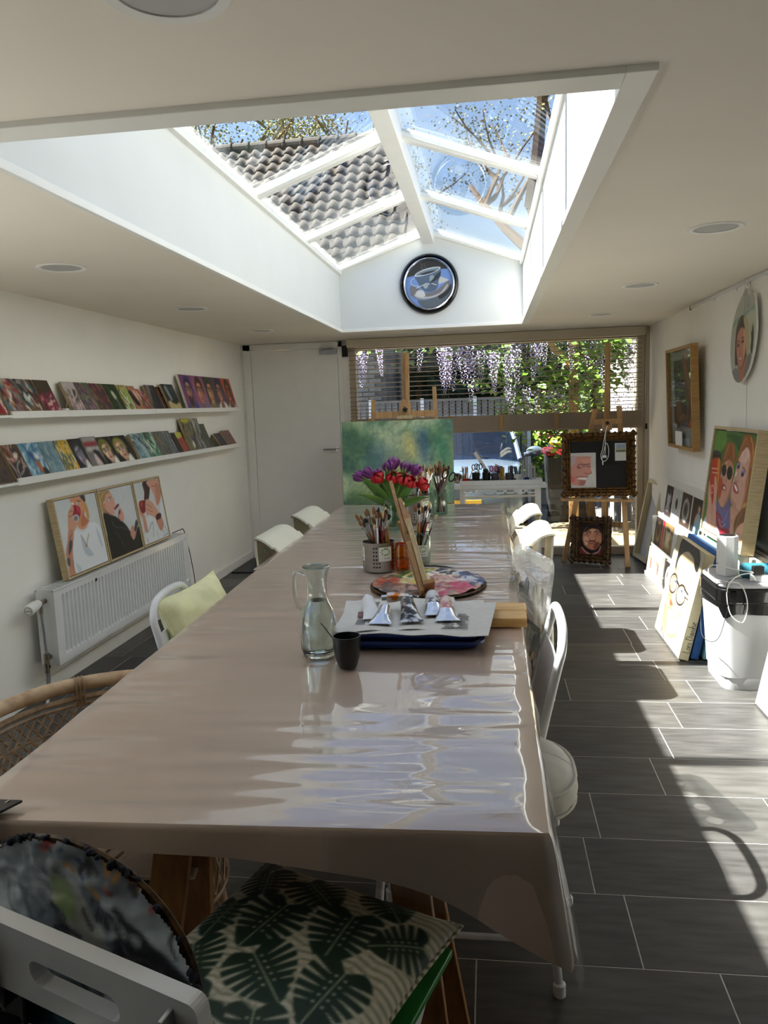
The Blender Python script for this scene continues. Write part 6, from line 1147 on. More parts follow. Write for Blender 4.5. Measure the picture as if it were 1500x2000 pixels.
# ---- round palette with thick paint
P = Paint(90, 96, .90, (150, 120, 104)); P.ramp(P.noise(7, 3, 3), [(0, (120, 90, 80)), (.5, (176, 140, 120)), (1, (206, 190, 170))])
for pal, box, n_ in (([(176, 70, 40), (196, 96, 50), (150, 40, 34)], (.0, .35, .25, .7), 40), ([(40, 110, 50), (70, 140, 60), (30, 80, 40), (206, 200, 80)], (.15, .66, .5, .95), 40), ([(226, 214, 130), (236, 226, 190), (206, 180, 90)], (.25, .4, .5, .75), 36), ([(226, 222, 216), (206, 196, 196), (230, 226, 224)], (.5, .7, .8, .95), 34), ([(44, 60, 110), (60, 84, 140), (30, 36, 64), (200, 206, 216)], (.72, .4, 1, .9), 60), ([(206, 70, 110), (220, 96, 130), (176, 40, 70)], (.5, .1, .85, .5), 46), ([(70, 66, 60), (120, 84, 64), (196, 150, 120)], (.1, .08, .5, .4), 50), ([(206, 160, 150), (226, 200, 186), (150, 60, 60)], (.35, .2, .75, .7), 50), ([(26, 26, 32), (40, 40, 60)], (.5, .8, .9, 1), 14)):
    P.strokes(n_, pal, .10, .035, 10, 60, n_+int(box[0]*100), box)
P.ell(.76, .58, .05, .03, (230, 228, 224))
hz = P.noise(14, 5, 3)
m = img_mesh('paint_layer', P.c, .44, .486, .0)
co = np.zeros(len(m.vertices)*3); m.vertices.foreach_get('co', co); co = co.reshape(-1, 3); co[:, 2] = np.maximum(hz.ravel()-.3, 0)*.016+.0005; m.vertices.foreach_set('co', co.ravel()); m.update()
bm = bmesh.new(); bm.from_mesh(m); bmesh.ops.delete(bm, geom=[f for f in bm.faces if ((f.calc_center_median().x-.22)/.213)**2+((f.calc_center_median().y-.243)/.236)**2 > 1], context='FACES'); bm.to_mesh(m); bm.free()
pl = thing('round_palette', 'round mixing palette thick with coloured paint, under the small easel', 'palette', (-.24, 2.93, TZ))
MB().lathe([(.0001, 0), (.218, 0), (.222, .003), (.218, .008), (.0001, .008)], n=48, sy=1.1).build('board', 'gilt_dark', pl, True)
o = place('paint_layer', m, 'impasto', pl); o.location = (-.22, -.243, .0085)
# ---- small table easel
ez = thing('table_easel', 'small wooden table easel standing on the round palette', 'easel', (-.245, 2.72, TZ+.012))
Dv = Vector((-.125, .20, .385)).normalized(); Fv = Vector((1, .1, 0)); Fv = (Fv-Dv*Fv.dot(Dv)).normalized(); Wv = Fv.cross(Dv).normalized()
def E(d, f, w): return tuple(Dv*d+Fv*f+Wv*w)
def eb(nm, d0, d1, f0, f1, w0, w1, mt='beech', bev=.0015):
    MB().add([E(d, f, w) for d in (d0, d1) for f, w in ((f0, w0), (f1, w0), (f1, w1), (f0, w1))], [(0, 1, 2, 3), (7, 6, 5, 4), (0, 4, 5, 1), (1, 5, 6, 2), (2, 6, 7, 3), (3, 7, 4, 0)]).build(nm, mt, ez, bevel=bev)
eb('mast', .02, .455, -.006, .006, -.008, .008); eb('mast_groove', .30, .452, .0062, .0072, -.002, .002, 'trestle', 0)
mb = MB(); prf = [(.275, .008), (.275, .034), (.30, .036), (.325, .026), (.375, .02), (.375, .008)]
V = [E(d, f, w) for w in (-.016, .016) for d, f in prf]; n = len(prf); F = [tuple(range(n)), tuple(range(2*n-1, n-1, -1))]+[(i, n+i, n+(i+1) % n, (i+1) % n) for i in range(n)]; mb.add(V, F).build('top_holder', 'beech', ez, bevel=.001)
for w in (-.045, .045):
    eb('side_rail', 0, .185, -.008, .008, w-.008, w+.008); MB().lathe([(.0001, -.008), (.008, -.008), (.008, .008), (.0001, .008)], E(.185, 0, w), 14, cols(Dv, Wv, Fv)).build('rail_end', 'beech', ez, True)
eb('cross_bar', .15, .17, -.007, .007, -.037, .037); eb('cross_bar', .0, .014, -.007, .007, -.037, .037); eb('ledge', .015, .03, .008, .05, -.07, .07)
eb('panel', .031, .272, .022, .028, -.062, .062, 'palewood'); eb('stretcher_bar', .031, .272, .010, .022, .046, .062, 'palewood'); eb('stretcher_bar', .031, .272, .010, .022, -.062, -.046, 'palewood'); eb('stretcher_bar', .256, .272, .010, .022, -.046, .046, 'palewood')
MB().beam(E(.29, -.01, 0), (E(.29, -.01, 0)[0]+.05, E(.29, -.01, 0)[1]+.13, .0), .014, .01, (1, 0, 0)).build('rear_leg', 'beech', ez, bevel=.001)
# ---- brushes
mat('bristle', (150, 104, 62), .8, col2=(96, 62, 36), vs=90, st=(1, 1, .1)); mat('bristle_dark', (40, 32, 28), .8, var=.2, vs=90); mat('bristle_pale', (214, 190, 140), .8, var=.1, vs=90); mat('h_black', (22, 22, 24), .3, var=.1, coat=.4); mat('h_orange', (176, 112, 44), .35, var=.12, coat=.3); mat('h_brown', (84, 54, 36), .4, var=.15, coat=.3); mat('h_white', (222, 224, 226), .3, var=.03); mat('h_red', (120, 30, 30), .35, var=.1, coat=.3)
def brush_proto(hm, bmx, fl, ln, bl, w, fm='chrome'):
    def f(): pass
    h = MB().lathe([(.0001, 0), (.0018, .002), (.003, ln*.3), (.0045, ln*.72), (.0034, ln)], n=8).mesh('handle')
    fe = MB(); V = []; n = 10
    for z, rx, ry in ((ln-.004, .0038, .0038), (ln+.018, .0038, .0038), (ln+.032, w, .0026 if fl else w)): V += [(rx*math.cos(2*math.pi*k/n), ry*math.sin(2*math.pi*k/n), z) for k in range(n)]
    fe.add(V, [(i*n+k, i*n+(k+1) % n, (i+1)*n+(k+1) % n, (i+1)*n+k) for i in range(2) for k in range(n)]); fe = fe.mesh('ferrule')
    br = MB(); V = []
    for z, a in ((0, .98), (bl*.4, 1.18), (bl*.75, .95), (bl, .55 if fl else .08)): V += [(w*a*math.cos(2*math.pi*k/n), (.0026 if fl else w)*a*math.sin(2*math.pi*k/n), ln+.032+z) for k in range(n)]
    br.add(V, [(i*n+k, i*n+(k+1) % n, (i+1)*n+(k+1) % n, (i+1)*n+k) for i in range(3) for k in range(n)]+[tuple(3*n+k for k in range(n))]); br = br.mesh('bristles')
    for mm, mt in ((h, hm), (fe, fm), (br, bmx)):
        mm.materials.append(MT[mt]); mm.polygons.foreach_set('use_smooth', [True]*len(mm.polygons))
    return (h, fe, br)
BP = [brush_proto('h_black', 'bristle', True, .17, .022, .006), brush_proto('h_black', 'bristle_dark', False, .16, .02, .004), brush_proto('h_orange', 'bristle_dark', True, .165, .02, .007), brush_proto('h_brown', 'bristle', False, .175, .028, .006), brush_proto('h_white', 'bristle', False, .17, .026, .006), brush_proto('h_orange', 'bristle_pale', True, .16, .024, .008), brush_proto('h_red', 'bristle_dark', False, .17, .018, .0035), brush_proto('h_brown', 'bristle_pale', True, .155, .022, .006), brush_proto('h_black', 'bristle_pale', True, .18, .024, .005)]
BN = ['black-handled flat brush', 'black-handled fine dark brush', 'orange-handled flat dark brush', 'brown-handled soft round brush', 'white-handled round brush', 'orange-handled pale flat brush', 'dark red fine brush', 'brown-handled pale flat brush', 'long black pale-tipped brush']
def brush(kind, base, lean, az, label, group, sc=1.0, roll=0):
    t = thing('paintbrush', label, 'paintbrush', base, Matrix.Rotation(az, 3, 'Z') @ Matrix.Rotation(lean, 3, 'Y') @ Matrix.Rotation(roll, 3, 'Z'), group)
    t.scale = (sc, sc, sc)
    for nm, mm in zip(('handle', 'ferrule', 'bristles'), BP[kind]): place(nm, mm, None, t)
def bunch(cx, cy, z, r, n, seed, label, group, sc=(.85, 1.15), lmax=.4, bias=None, prom=()):
    q = random.Random(seed)
    for i in range(n):
        az = q.uniform(-math.pi, math.pi) if bias is None else q.gauss(bias[0], bias[1]); l = q.uniform(.05, lmax)
        s = q.uniform(*sc); bx = cx-math.cos(az)*r*q.uniform(.2, .75); by = cy-math.sin(az)*r*q.uniform(.2, .75)
        kd = q.randrange(len(BP)); lr = math.cos(az)*l; brush(kd, (bx, by, z), l, az, BN[kd]+(' leaning left' if lr < -.12 else ' leaning right' if lr > .12 else ' standing upright')+' '+label, group, s, q.uniform(0, 3))
    for kd, bx, by, l, az, s, lb in prom: brush(kd, (cx+bx, cy+by, z), l, az, lb, group, s, 0)
def wrap(VF, r, z0, a0):
    # flat xy shape -> outside of an upright cylinder, x along the circumference
    o = []
    for x, y, z in VF[0]:
        a = a0+x/r; o.append(((r+z)*math.cos(a), (r+z)*math.sin(a), z0+y))
    return o, VF[1]
def patch(w, h, k=8):
    mb = MB(); mb.sheet([[(-w/2+w*i/k, -h/2+h*j, 0) for j in (0, 1)] for i in range(k+1)], .0004); return mb.v, mb.f
def splat(r, n=9):
    L = []
    for i in range(n*2): a = math.pi*i/n; q = r*(1.0 if i % 2 else .72); L.append((q*1.25*math.cos(a), q*math.sin(a)))
    return shape2d([[tuple(p) for p in _cr(L, 2)]], .0004)
def art_label(root, r, z, a, s=1.0):
    lb = MB().add(*wrap(patch(.062*s, .062*s), r+.0008, z, a)).build('label', 'label', root)
    MB().add(*wrap(splat(.019*s), r+.0014, z+.010*s, a)).build('logo', 'green_logo', lb)
    MB().add(*wrap(text_mesh('ART', .017*s, .0003), r+.0018, z+.010*s, a)).build('logo_text', 'label', lb)
    MB().add(*wrap(text_mesh('Boutique', .008*s, .0002, .3), r+.0014, z-.018*s, a+.1)).build('small_text', 'ink', lb)
def tin(label, x, y, r, h, labels, dots):
    t = thing('steel_tin', label, 'tin', (x, y, TZ), group='perforated steel tins')
    MB().lathe([(.0001, 0), (r*.97, 0), (r, .003), (r, h-.002), (r*1.02, h), (r*.985, h), (r*.98, h-.004), (r*.975, .004), (.0001, .004)], n=40).build('body', 'steel', t, True, ang=50)
    mb = MB()
    for a0 in dots:
        for i in range(3):
            for j in range(6): mb.lathe([(.0001, .0006), (.0036, .0006), (.0036, 0)], (r*math.cos(a0+i*.17)*1.0, r*math.sin(a0+i*.17), .022+j*.0158), 10, Matrix.Rotation(a0+i*.17, 3, 'Z') @ Matrix.Rotation(R(90), 3, 'Y'))
    tag(mb.build('perforation', 'black', t), kind='stuff')
    for a, s in labels: art_label(t, r, h*.62, a, s)
    return t
tin('perforated steel tin of brushes in front of the tulips', -.468, 3.215, .068, .122, ((R(-58), .95), (R(-165), .95)), (R(-100), R(-180), R(-20), R(60)))
GB = 'in the crowd in front steel tin'
bunch(-.468, 3.215, TZ+.005, .068, 38, 5, GB, 'brushes in the front tin', (.98, 1.2), .45, None, (
  (3, .03, .01, .52, R(172), 1.12, 'big soft brown-haired brush leaning far left out of the front tin'), (4, .01, .0, .10, R(180), 1.16, 'white-handled brush standing tall in the front tin'), (0, .035, -.02, .48, R(190), 1.05, 'black-handled brush leaning far left in the front tin'), (1, .04, .02, .58, R(176), 1.0, 'thin black brush, leftmost of all in the front tin'), (5, .0, -.02, .06, R(200), .88, 'pale-bristled flat brush upright in the front tin'), (2, -.02, .0, .3, R(10), 1.1, 'orange-handled brush leaning right in the front tin')))
def jar(label, x, y, r, h, lab=None, mt='jar_glass', liquid=None):
    t = thing('glass_jar', label, 'jar', (x, y, TZ), group='glass jars on the table')
    MB().lathe([(.0001, 0), (r*.94, 0), (r, .006), (r, h*.8), (r*.86, h*.9), (r*.86, h), (r*.82, h), (r*.82, h*.9), (r*.95, h*.79), (r*.95, .01), (r*.88, .005), (.0001, .005)], n=32).build('glass', mt, t, True, ang=50)
    for k in (.93, .97): MB().lathe([(r*.86, h*k), (r*.90, h*(k+.01)), (r*.86, h*(k+.02))], n=32).build('thread', mt, t, True)
    if liquid: MB().lathe([(.0001, .006), (r*.94, .012), (r*.945, h*liquid[1]), (.0001, h*liquid[1])], n=28).build('liquid', liquid[0], t, True)
    if lab: art_label(t, r, h*.45, lab, .8)
    return t
jar('glass jar with white logo label holding brushes, right of the small easel', -.305, 3.33, .047, .14, R(-70))
bunch(-.305, 3.33, TZ+.01, .04, 18, 8, 'in the fan of the labelled jar', 'brushes in the labelled jar', (.95, 1.2), .42, (R(10), .7))
jar('ribbed amber jar of yellow liquid between steel tin and small easel', -.368, 3.195, .032, .115, None, 'amber', ('amber', .45))
bpy.data.objects
tag(MB().tube([(-.30, 3.25, TZ+.006), (-.235, 3.245, TZ+.007), (-.19, 3.23, TZ+.006), (-.155, 3.22, TZ+.004)], [.0035, .0045, .004, .0008], 8).build('loose_brush', 'h_black', at=(-.23, 3.24, TZ)), 'black brush lying on the cloth right of the jar', 'paintbrush')
# ---- back group: tin, jars, brushes
tin('perforated steel tin behind the tulip vase', -.415, 4.55, .062, .16, ((R(-40), .9),), (R(-110), R(-75)))
jar('clear jar packed with brushes at back right of tulips', -.315, 4.90, .05, .15)
jar('clear jar with white label behind the tulip vase', -.395, 4.80, .048, .145, R(-80))
bunch(-.315, 4.90, TZ+.01, .045, 34, 31, 'in dense bunch in back right jar', 'brushes in the back jars', (1.15, 1.4), .3)
bunch(-.395, 4.80, TZ+.01, .045, 34, 32, 'in dense bunch in back left jar', 'brushes in the back jars', (1.15, 1.4), .3)
bunch(-.415, 4.55, TZ+.01, .05, 12, 33, 'in the back steel tin', 'brushes in the back tin', (1.0, 1.3), .25)
scissors('black-handled scissors sticking out of the back jar of brushes', -.315, 4.86, .86, 'black', 1.15, 0, .45)
# ---- tulips
vz = thing('glass_vase', 'round clear glass vase of tulips in middle of the table', 'vase', (-.52, 4.25, TZ))
MB().lathe([(.0001, 0), (.055, 0), (.066, .012), (.071, .05), (.071, .09), (.064, .135), (.062, .17), (.068, .185), (.065, .186), (.059, .17), (.061, .135), (.068, .09), (.068, .05), (.062, .014), (.0001, .008)], n=36).build('glass', 'jar_glass', vz, True, ang=50)
MB().lathe([(.0001, .010), (.061, .016), (.067, .05), (.067, .085), (.0001, .085)], n=36).build('water', 'jar_glass', vz, True)
def petal(r, h, n=6):
    mb = MB(); P = []
    for i in range(n+1):
        v = i/n; row = []; rr_ = r*(.35+1.0*math.sin(min(1, v*1.15)*math.pi*.62))*(1 if v < .75 else 1-.55*(v-.75)/.25); wd = .62*math.sin(max(.12, (1-v)**.6)*math.pi*.5)
        for j in range(5): a = wd*(j-2)/2; row.append((rr_*math.cos(a), rr_*math.sin(a), h*v))
        P.append(row)
    mb.sheet(P, .0012); m = mb.mesh('petal'); m.polygons.foreach_set('use_smooth', [True]*len(m.polygons)); return m
PM = {'purple': petal(.026, .068), 'red': petal(.030, .06)}
for k, m in PM.items(): m.materials.append(MT[k])
def leaf_mesh(L, w, bend, seed):
    mb = MB(); P = []
    for i in range(9):
        v = i/8; ww = w*math.sin(math.pi*min(.97, max(.06, v))**.75); x = bend*v*v*L; z = L*v*(1-.18*abs(bend)*v)
        P.append([(x-.35*abs(q)*ww, q*ww, z+.0) for q in (-1, -.5, 0, .5, 1)])
    mb.sheet(P, .001); m = mb.mesh('leaf'); m.polygons.foreach_set('use_smooth', [True]*len(m.polygons)); return m
LM = [leaf_mesh(.26, .030, .15, 1), leaf_mesh(.23, .034, .05, 2), leaf_mesh(.22, .026, .35, 3), leaf_mesh(.27, .026, .25, 4)]
for m in LM: m.materials.append(MT['green'])
def tulip(col, top, label, base=None, leaf=None, tilt=.3):
    top = Vector(top); b = Vector(base or (-.52+(top.x+.52)*-.25, 4.25+(top.y-4.25)*-.25, TZ+.02))
    t = thing('tulip', label, 'tulip', b, group='tulips in the vase')
    mid = Vector((-.52+(top.x+.52)*.33, 4.25+(top.y-4.25)*.33, TZ+.19)); pth = smoothpath([Vector((0, 0, 0)), mid-b, (mid-b)*.35+(top-b)*.65+Vector((0, 0, .008)), top-b], 5)
    MB().tube(pth, .0035, 8).build('stem', 'green', t, True)
    d = (pth[-1]-pth[-3]).normalized(); q = d.to_track_quat('Z', 'X').to_matrix()
    for i in range(6):
        o = place('petal', PM[col], None, t); o.location = pth[-1]-d*.004; o.rotation_euler = (q @ Matrix.Rotation(R(60*i), 3, 'Z') @ Matrix.Rotation(R(-2 if i % 2 else 3), 3, 'Y')).to_euler(); o.scale = (1, 1, 1.0 if i % 2 else 1.05)
    if leaf:
        k, az, ln_ = leaf; o = place('leaf', LM[k], None, t); o.location = (mid-b)*.55; sx_ = math.cos(az)*ln_*1.25; o.rotation_euler = (Matrix.Rotation(sx_, 3, 'Y') @ Matrix.Rotation(R(-90)+sx_*.6, 3, 'Z') @ Matrix.Rotation(.12, 3, 'Y')).to_euler()
tulip('purple', (-.685, 4.24, 1.035), 'purple tulip drooping at far left of the bouquet', leaf=(2, R(185), .65))
tulip('purple', (-.645, 4.25, 1.045), 'large purple tulip second from left', leaf=(3, R(200), .45))
tulip('red', (-.585, 4.20, 1.025), 'red tulip at left, beside the two purple ones', leaf=(1, R(215), .3))
tulip('purple', (-.545, 4.27, 1.065), 'tall purple tulip left of centre', leaf=(1, R(250), .16))
tulip('purple', (-.525, 4.30, 1.085), 'highest purple tulip at the top of the bouquet', leaf=(0, R(120), .2))
tulip('red', (-.515, 4.20, 1.02), 'red tulip at the centre of the bouquet', leaf=(1, R(268), .12))
tulip('red', (-.475, 4.19, 1.018), 'red tulip just right of centre', leaf=(1, R(285), .22))
tulip('red', (-.445, 4.20, 1.005), 'red tulip right, its petals hanging lower', leaf=(0, R(310), .3))
tulip('purple', (-.47, 4.30, 1.06), 'purple tulip behind the red ones, right of centre', leaf=(3, R(60), .3))
tulip('purple', (-.42, 4.28, 1.05), 'purple tulip at right of the bouquet', leaf=(2, R(-5), .35))
tulip('red', (-.385, 4.22, .995), 'small red tulip at far right beside the brushes', leaf=(2, R(-15), .75))
tulip('purple', (-.60, 4.30, 1.03), 'purple tulip half hidden behind the left red one', leaf=(0, R(160), .55))
# ================================================================ CHAIRS
# ---- cream moulded chair: back at +x, width along y
def cream_chair():
    t = thing('cream_chair', 'x', 'chair', (0, 0, 0), group='cream moulded chairs')
    pr = smoothpath([(-.36, 0, .415), (-.32, 0, .435), (-.15, 0, .43), (-.01, 0, .435), (.045, 0, .50), (.075, 0, .60), (.118, 0, .69), (.16, 0, .745), (.208, 0, .785), (.24, 0, .797), (.268, 0, .796), (.279, 0, .785)], 4)
    def wk(p): return 1 if p.x < .2 else 1-.30*min(1, (p.x-.2)/.079)**2.2
    P = [[(p.x, y*wk(p), p.z+(.012*(abs(y)/.25)**3 if .0 < p.x < .2 and p.z < .75 else 0)) for y in [-.25+.5*j/10 for j in range(11)]] for p in pr]
    MB().sheet(P, -.010).build('shell', 'cream_plastic', t, True, ang=60)
    pr = smoothpath([(.279, 0, .786), (.274, 0, .70), (.262, 0, .58), (.25, 0, .45)], 4)
    P = [[(p.x, y*(.70+.15*(.786-p.z)/.33), p.z) for y in [-.25+.5*j/6 for j in range(7)]] for p in pr]
    MB().sheet(P, .010).build('rear_panel', 'cream_plastic', t, True, ang=60)
    for s in (-1, 1):
        MB().tube([(.255, s*.225, .47), (.265, s*.235, .0)], [.014, .011], 10).build('leg', 'cream_plastic', t, True)
        MB().tube([(-.27, s*.20, .43), (-.30, s*.225, .0)], [.014, .011], 10).build('leg', 'cream_plastic', t, True)
    return t
cc = cream_chair()
spots = [((.005, 4.63, 0), 0, 'cream moulded chair at right of the far table, farther of the two'), ((.018, 3.92, 0), 0, 'cream moulded chair at right of far table, just behind the clear chair'),
         ((-.888, 3.91, 0), math.pi, 'cream moulded chair at left of the table, nearer of the two'), ((-.898, 4.70, 0), math.pi, 'cream moulded chair at left of the table, farther one, by the door')]
for i, (loc, rz, l) in enumerate(spots):
    o = cc if i == 0 else copy_tree(cc); o.location = loc; o.rotation_euler = (0, 0, rz); o['label'] = l
tag(MB().tube(smoothpath([(-1.075, 3.66, .742), (-1.09, 3.65, .765), (-1.105, 3.66, .755), (-1.11, 3.67, .735)]), .005, 8).ell((-1.09, 3.655, .752), .012, .008, .01).build('table_clip', 'jar_glass', None, True, at=(-1.09, 3.655, .742)), 'clear plastic table clip at left edge beside a cream chair', 'clip')
# ---- white metal chair: back at +x
def metal_chair():
    t = thing('metal_chair', 'x', 'chair', (0, 0, 0), group='white metal chairs'); hw = .185
    path = [(.118, -hw, .40), (.150, -hw, .55), (.180, -hw, .68), (.194, -hw+.006, .735), (.200, -hw+.045, .778), (.202, -hw+.10, .792), (.203, 0, .796), (.202, hw-.10, .792), (.200, hw-.045, .778), (.194, hw-.006, .735), (.180, hw, .68), (.150, hw, .55), (.118, hw, .40)]
    MB().tube(smoothpath(path, 4), .0135, 12).build('back_tube', 'white_metal', t, True)
    P = [[(.132+(z-.46)*.235+.012*math.cos(y*8)-.012, y, z) for y in [-.172+.344*j/10 for j in range(11)]] for z in [.47+.21*i/8 for i in range(9)]]
    MB().sheet(P, .006).build('back_panel', 'white_metal', t, True)
    S = [[(-.27+.40*i/8, -.19+.38*j/8, .44-.012*math.sin(math.pi*i/8)*math.sin(math.pi*j/8)) for j in range(9)] for i in range(9)]
    MB().sheet(S, .012).build('seat', 'white_metal', t, True)
    for s in (-1, 1):
        MB().tube([(.118, s*hw, .42), (.20, s*(hw+.03), .012)], .0135, 10).build('leg', 'white_metal', t, True); MB().lathe([(.016, 0), (.016, .02), (.0135, .024)], (.203, s*(hw+.031), 0), 12).build('rubber_foot', 'white_plastic', t, True)
        MB().tube([(-.235, s*hw, .43), (-.27, s*(hw+.03), .012)], .0135, 10).build('leg', 'white_metal', t, True); MB().lathe([(.016, 0), (.016, .02), (.0135, .024)], (-.271, s*(hw+.031), 0), 12).build('rubber_foot', 'white_plastic', t, True)
    return t
mc_ = metal_chair(); mc_.location = (-.004, 2.335, 0); mc_['label'] = 'white tubular metal chair at right of table, in front of clear chair'
m2 = copy_tree(mc_); m2.location = (-.962, 2.665, 0); m2.rotation_euler = (0, 0, math.pi+.05); m2['label'] = 'white tubular metal chair at left of table, with a yellow cushion'
def cushion(name, label, loc, M, w, h, t, mt, pinch=.0, extra=None, cat='cushion', wr=0):
    r = thing(name, label, cat, loc, M); n = 18; top = []; bot = []
    for i in range(n+1):
        a = []; b = []
        for j in range(n+1):
            u = -1+2*i/n; v = -1+2*j/n; e = ((1-abs(u)**2.6)*(1-abs(v)**2.6)); k = t/2*max(0, e)**.5
            px = w/2*u*(1-pinch*(1-v*v)*abs(u)**2); py = h/2*v*(1-pinch*(1-u*u)*abs(v)**2)
            wz = wr*math.sin(u*9+v*5)*math.sin(v*7-u*3)*e
            a.append((px, py, k+wz)); b.append((px, py, -k))
        top.append(a); bot.append(b)
    c = MB().grid(top).grid(bot, True).build('cover', mt, r, True, ang=120)
    ring = [(i, 0) for i in range(n)]+[(n, j) for j in range(n)]+[(i, n) for i in range(n, 0, -1)]+[(0, j) for j in range(n, 0, -1)]
    MB().tube([top[i][j] for i, j in ring], .004, 6, True).build('piping', mt, c, True)
    return r
D_ = Vector((-.33, .02, .94)).normalized()
X_ = Vector((.06, 1, 0)).normalized(); N_ = X_.cross(D_)
cushion('yellow_cushion', 'pale yellow cushion against the back of left metal chair', (-1.088, 2.77, .635), cols(X_, -D_ if False else D_, X_.cross(D_)), .50, .32, .14, 'fabric_yellow', .10, wr=.009)
# ---- stool with puffy white cushion
sl = thing('stool', 'white metal stool under the table at right, nearest the camera', 'stool', (-.08, 1.93, 0))
MB().prism(rrect(-.20, -.165, .20, .165, .05), .385, .40).build('seat', 'white_metal', sl, bevel=.004)
for x in (-.215, .215):
    for y in (-.165, .165):
        MB().tube([(x*.9, y*.9, .39), (x*1.05, y*1.02, .012)], .011, 10).build('leg', 'white_metal', sl, True); MB().lathe([(.015, 0), (.015, .03), (.011, .034)], (x*1.052, y*1.022, 0), 12).build('rubber_foot', 'white_plastic', sl, True)
MB().tube([(-.215, -.165, .14), (.215, -.165, .14)], .008, 8).build('stretcher', 'white_metal', sl, True)
wc = thing('white_cushion', 'puffy off-white seat cushion bulging out at right under table edge', 'cushion', (-.06, 1.915, .482))
def sup(a, e=.75): return (math.copysign(abs(math.cos(a))**e, math.cos(a)), math.copysign(abs(math.sin(a))**e, math.sin(a)))
Pc = []
for i in range(17):
    ph = -math.pi/2+math.pi*i/16; k, zz_ = math.cos(ph)**.6 if 0 < i < 16 else .001, .08*math.sin(ph)
    Pc.append([(.265*k*sup(2*math.pi*j/48)[0], .205*k*sup(2*math.pi*j/48)[1], zz_*(1+.05*math.sin(j*2.2)*(1-abs(math.sin(ph))))) for j in range(49)])
cv = MB().grid(Pc, True).build('cover', 'fabric_white', wc, True, ang=180)
for z_ in (-.028, .028): MB().tube([(.266*sup(2*math.pi*j/48)[0]*(1-abs(z_)*.9), .206*sup(2*math.pi*j/48)[1]*(1-abs(z_)*.9), z_) for j in range(48)], .004, 6, True).build('piping', 'fabric_white', cv, True)
# ---- clear acrylic chair
cl = thing('clear_chair', 'transparent acrylic chair with oval holes at right of table', 'chair', (.05, 2.68, 0), (0, 0, R(15)))
hole_hi = [ellipse(x, .335, .026, .040, 18) for x in (-.135, -.045, .045, .135)]
hole_lo = [ellipse(x, .165, .022, .058, 18) for x in (-.135, -.045, .045, .135)]
V, F = shape2d([[(-.16, 0), (.16, 0), (.20, .25), (.205, .44), (.19, .465), (.165, .475), (-.165, .475), (-.19, .465), (-.205, .44), (-.20, .25)]]+hole_hi+hole_lo, .014)
# panel stands along local y, curved, leaning back in +x
Vn = []
for x, y, z in V: Vn.append((.05+y*.13+.0+z-.35*x*x, x, .445+y*.985))
MB().add(Vn, F).build('backrest', 'acrylic', cl)
MB().sheet([[(-.36+.42*i/8, -.20+.40*j/8, .45-.02*math.sin(math.pi*j/8)*(i/8)) for j in range(9)] for i in range(9)], .014).build('seat', 'acrylic', cl, True)
for x, y, dx in ((.03, .16, .07), (.03, -.16, .07), (-.33, .17, -.03), (-.33, -.17, -.03)):
    MB().beam((x, y, .44), (x+dx, y*1.15, 0), .035, .022, (0, 1, 0)).build('leg', 'acrylic', cl, bevel=.004)
# ---- rattan bucket chair at left
rc = thing('rattan_chair', 'woven rattan bucket chair at left of the near table corner', 'chair', (-.93, 1.70, 0))
def rim(a, r=.325, z=.695): return Vector((r*math.cos(a), r*1.02*math.sin(a), z-.16*max(0, math.cos(a))**1.5))
AA = [R(60+240*i/48) for i in range(49)]
MB().tube([rim(a) for a in AA], .020, 12).build('rim', 'rattan_lt', rc, True)
MB().tube([rim(a, .312)-Vector((0, 0, .034)) for a in AA], .0085, 8).build('inner_band', 'rattan', rc, True)
MB().tube([rim(a, .309)-Vector((0, 0, .052)) for a in AA], .005, 6).build('inner_band', 'rattan', rc, True)
for a in (R(75), R(128), R(180), R(232), R(285)):
    for k in range(3):
        c = rim(a+k*.03, .322)-Vector((0, 0, .02)); d = rim(a+.05)-rim(a-.05); d.normalize(); u = Vector((math.cos(a), math.sin(a), 0))
        MB().tube([c+u*.024*math.cos(q)+Vector((0, 0, .042))*math.sin(q) for q in [i*math.pi/6 for i in range(12)]], .003, 5, True).build('binding', 'rattan', rc, True)
def surf(a, v):  # v 0 seat ring, 1 below rim
    p = rim(a, .306); b = Vector((.255*math.cos(a), .26*math.sin(a), .40)); q = b.lerp(p-Vector((0, 0, .052)), v); k = .02*math.sin(math.pi*v); return q+Vector((math.cos(a), math.sin(a), 0))*k
m = 44
for k in range(m):
    for s in (-1, 1):
        pts = []
        for i in range(8):
            v = i/7; a = R(60)+R(240)*(k/m)+s*R(17)*(v-.5)*2
            if R(58) <= a <= R(302): pts.append(surf(a, v)+Vector((math.cos(a), math.sin(a), 0))*(.0025*s))
        if len(pts) > 2: MB().tube(pts, .0033, 5).build('weave_strand', 'rattan', rc, True)
for v in (.25, .5, .75):
    MB().tube([surf(a, v) for a in AA], .003, 5).build('weave_ring', 'rattan', rc, True)
MB().tube([Vector((.26*math.cos(a), .265*math.sin(a), .40)) for a in [2*math.pi*i/40 for i in range(40)]], .011, 8, True).build('seat_ring', 'rattan', rc, True)
for k in range(30):
    for s in (-1, 1):
        a = 2*math.pi*k/30; p = [Vector((.262*math.cos(a+s*.11*(j-1)), .268*math.sin(a+s*.11*(j-1)), .395-.06*j)) for j in range(3)]
        MB().tube(p, .0033, 5).build('skirt_strand', 'rattan', rc, True)
MB().tube([Vector((.262*math.cos(a), .268*math.sin(a), .272)) for a in [2*math.pi*i/40 for i in range(40)]], .008, 8, True).build('skirt_ring', 'rattan', rc, True)
MB().lathe([(.0001, .398), (.245, .398), (.25, .404), (.0001, .406)], n=32).build('seat_base', 'rattan', rc, True)
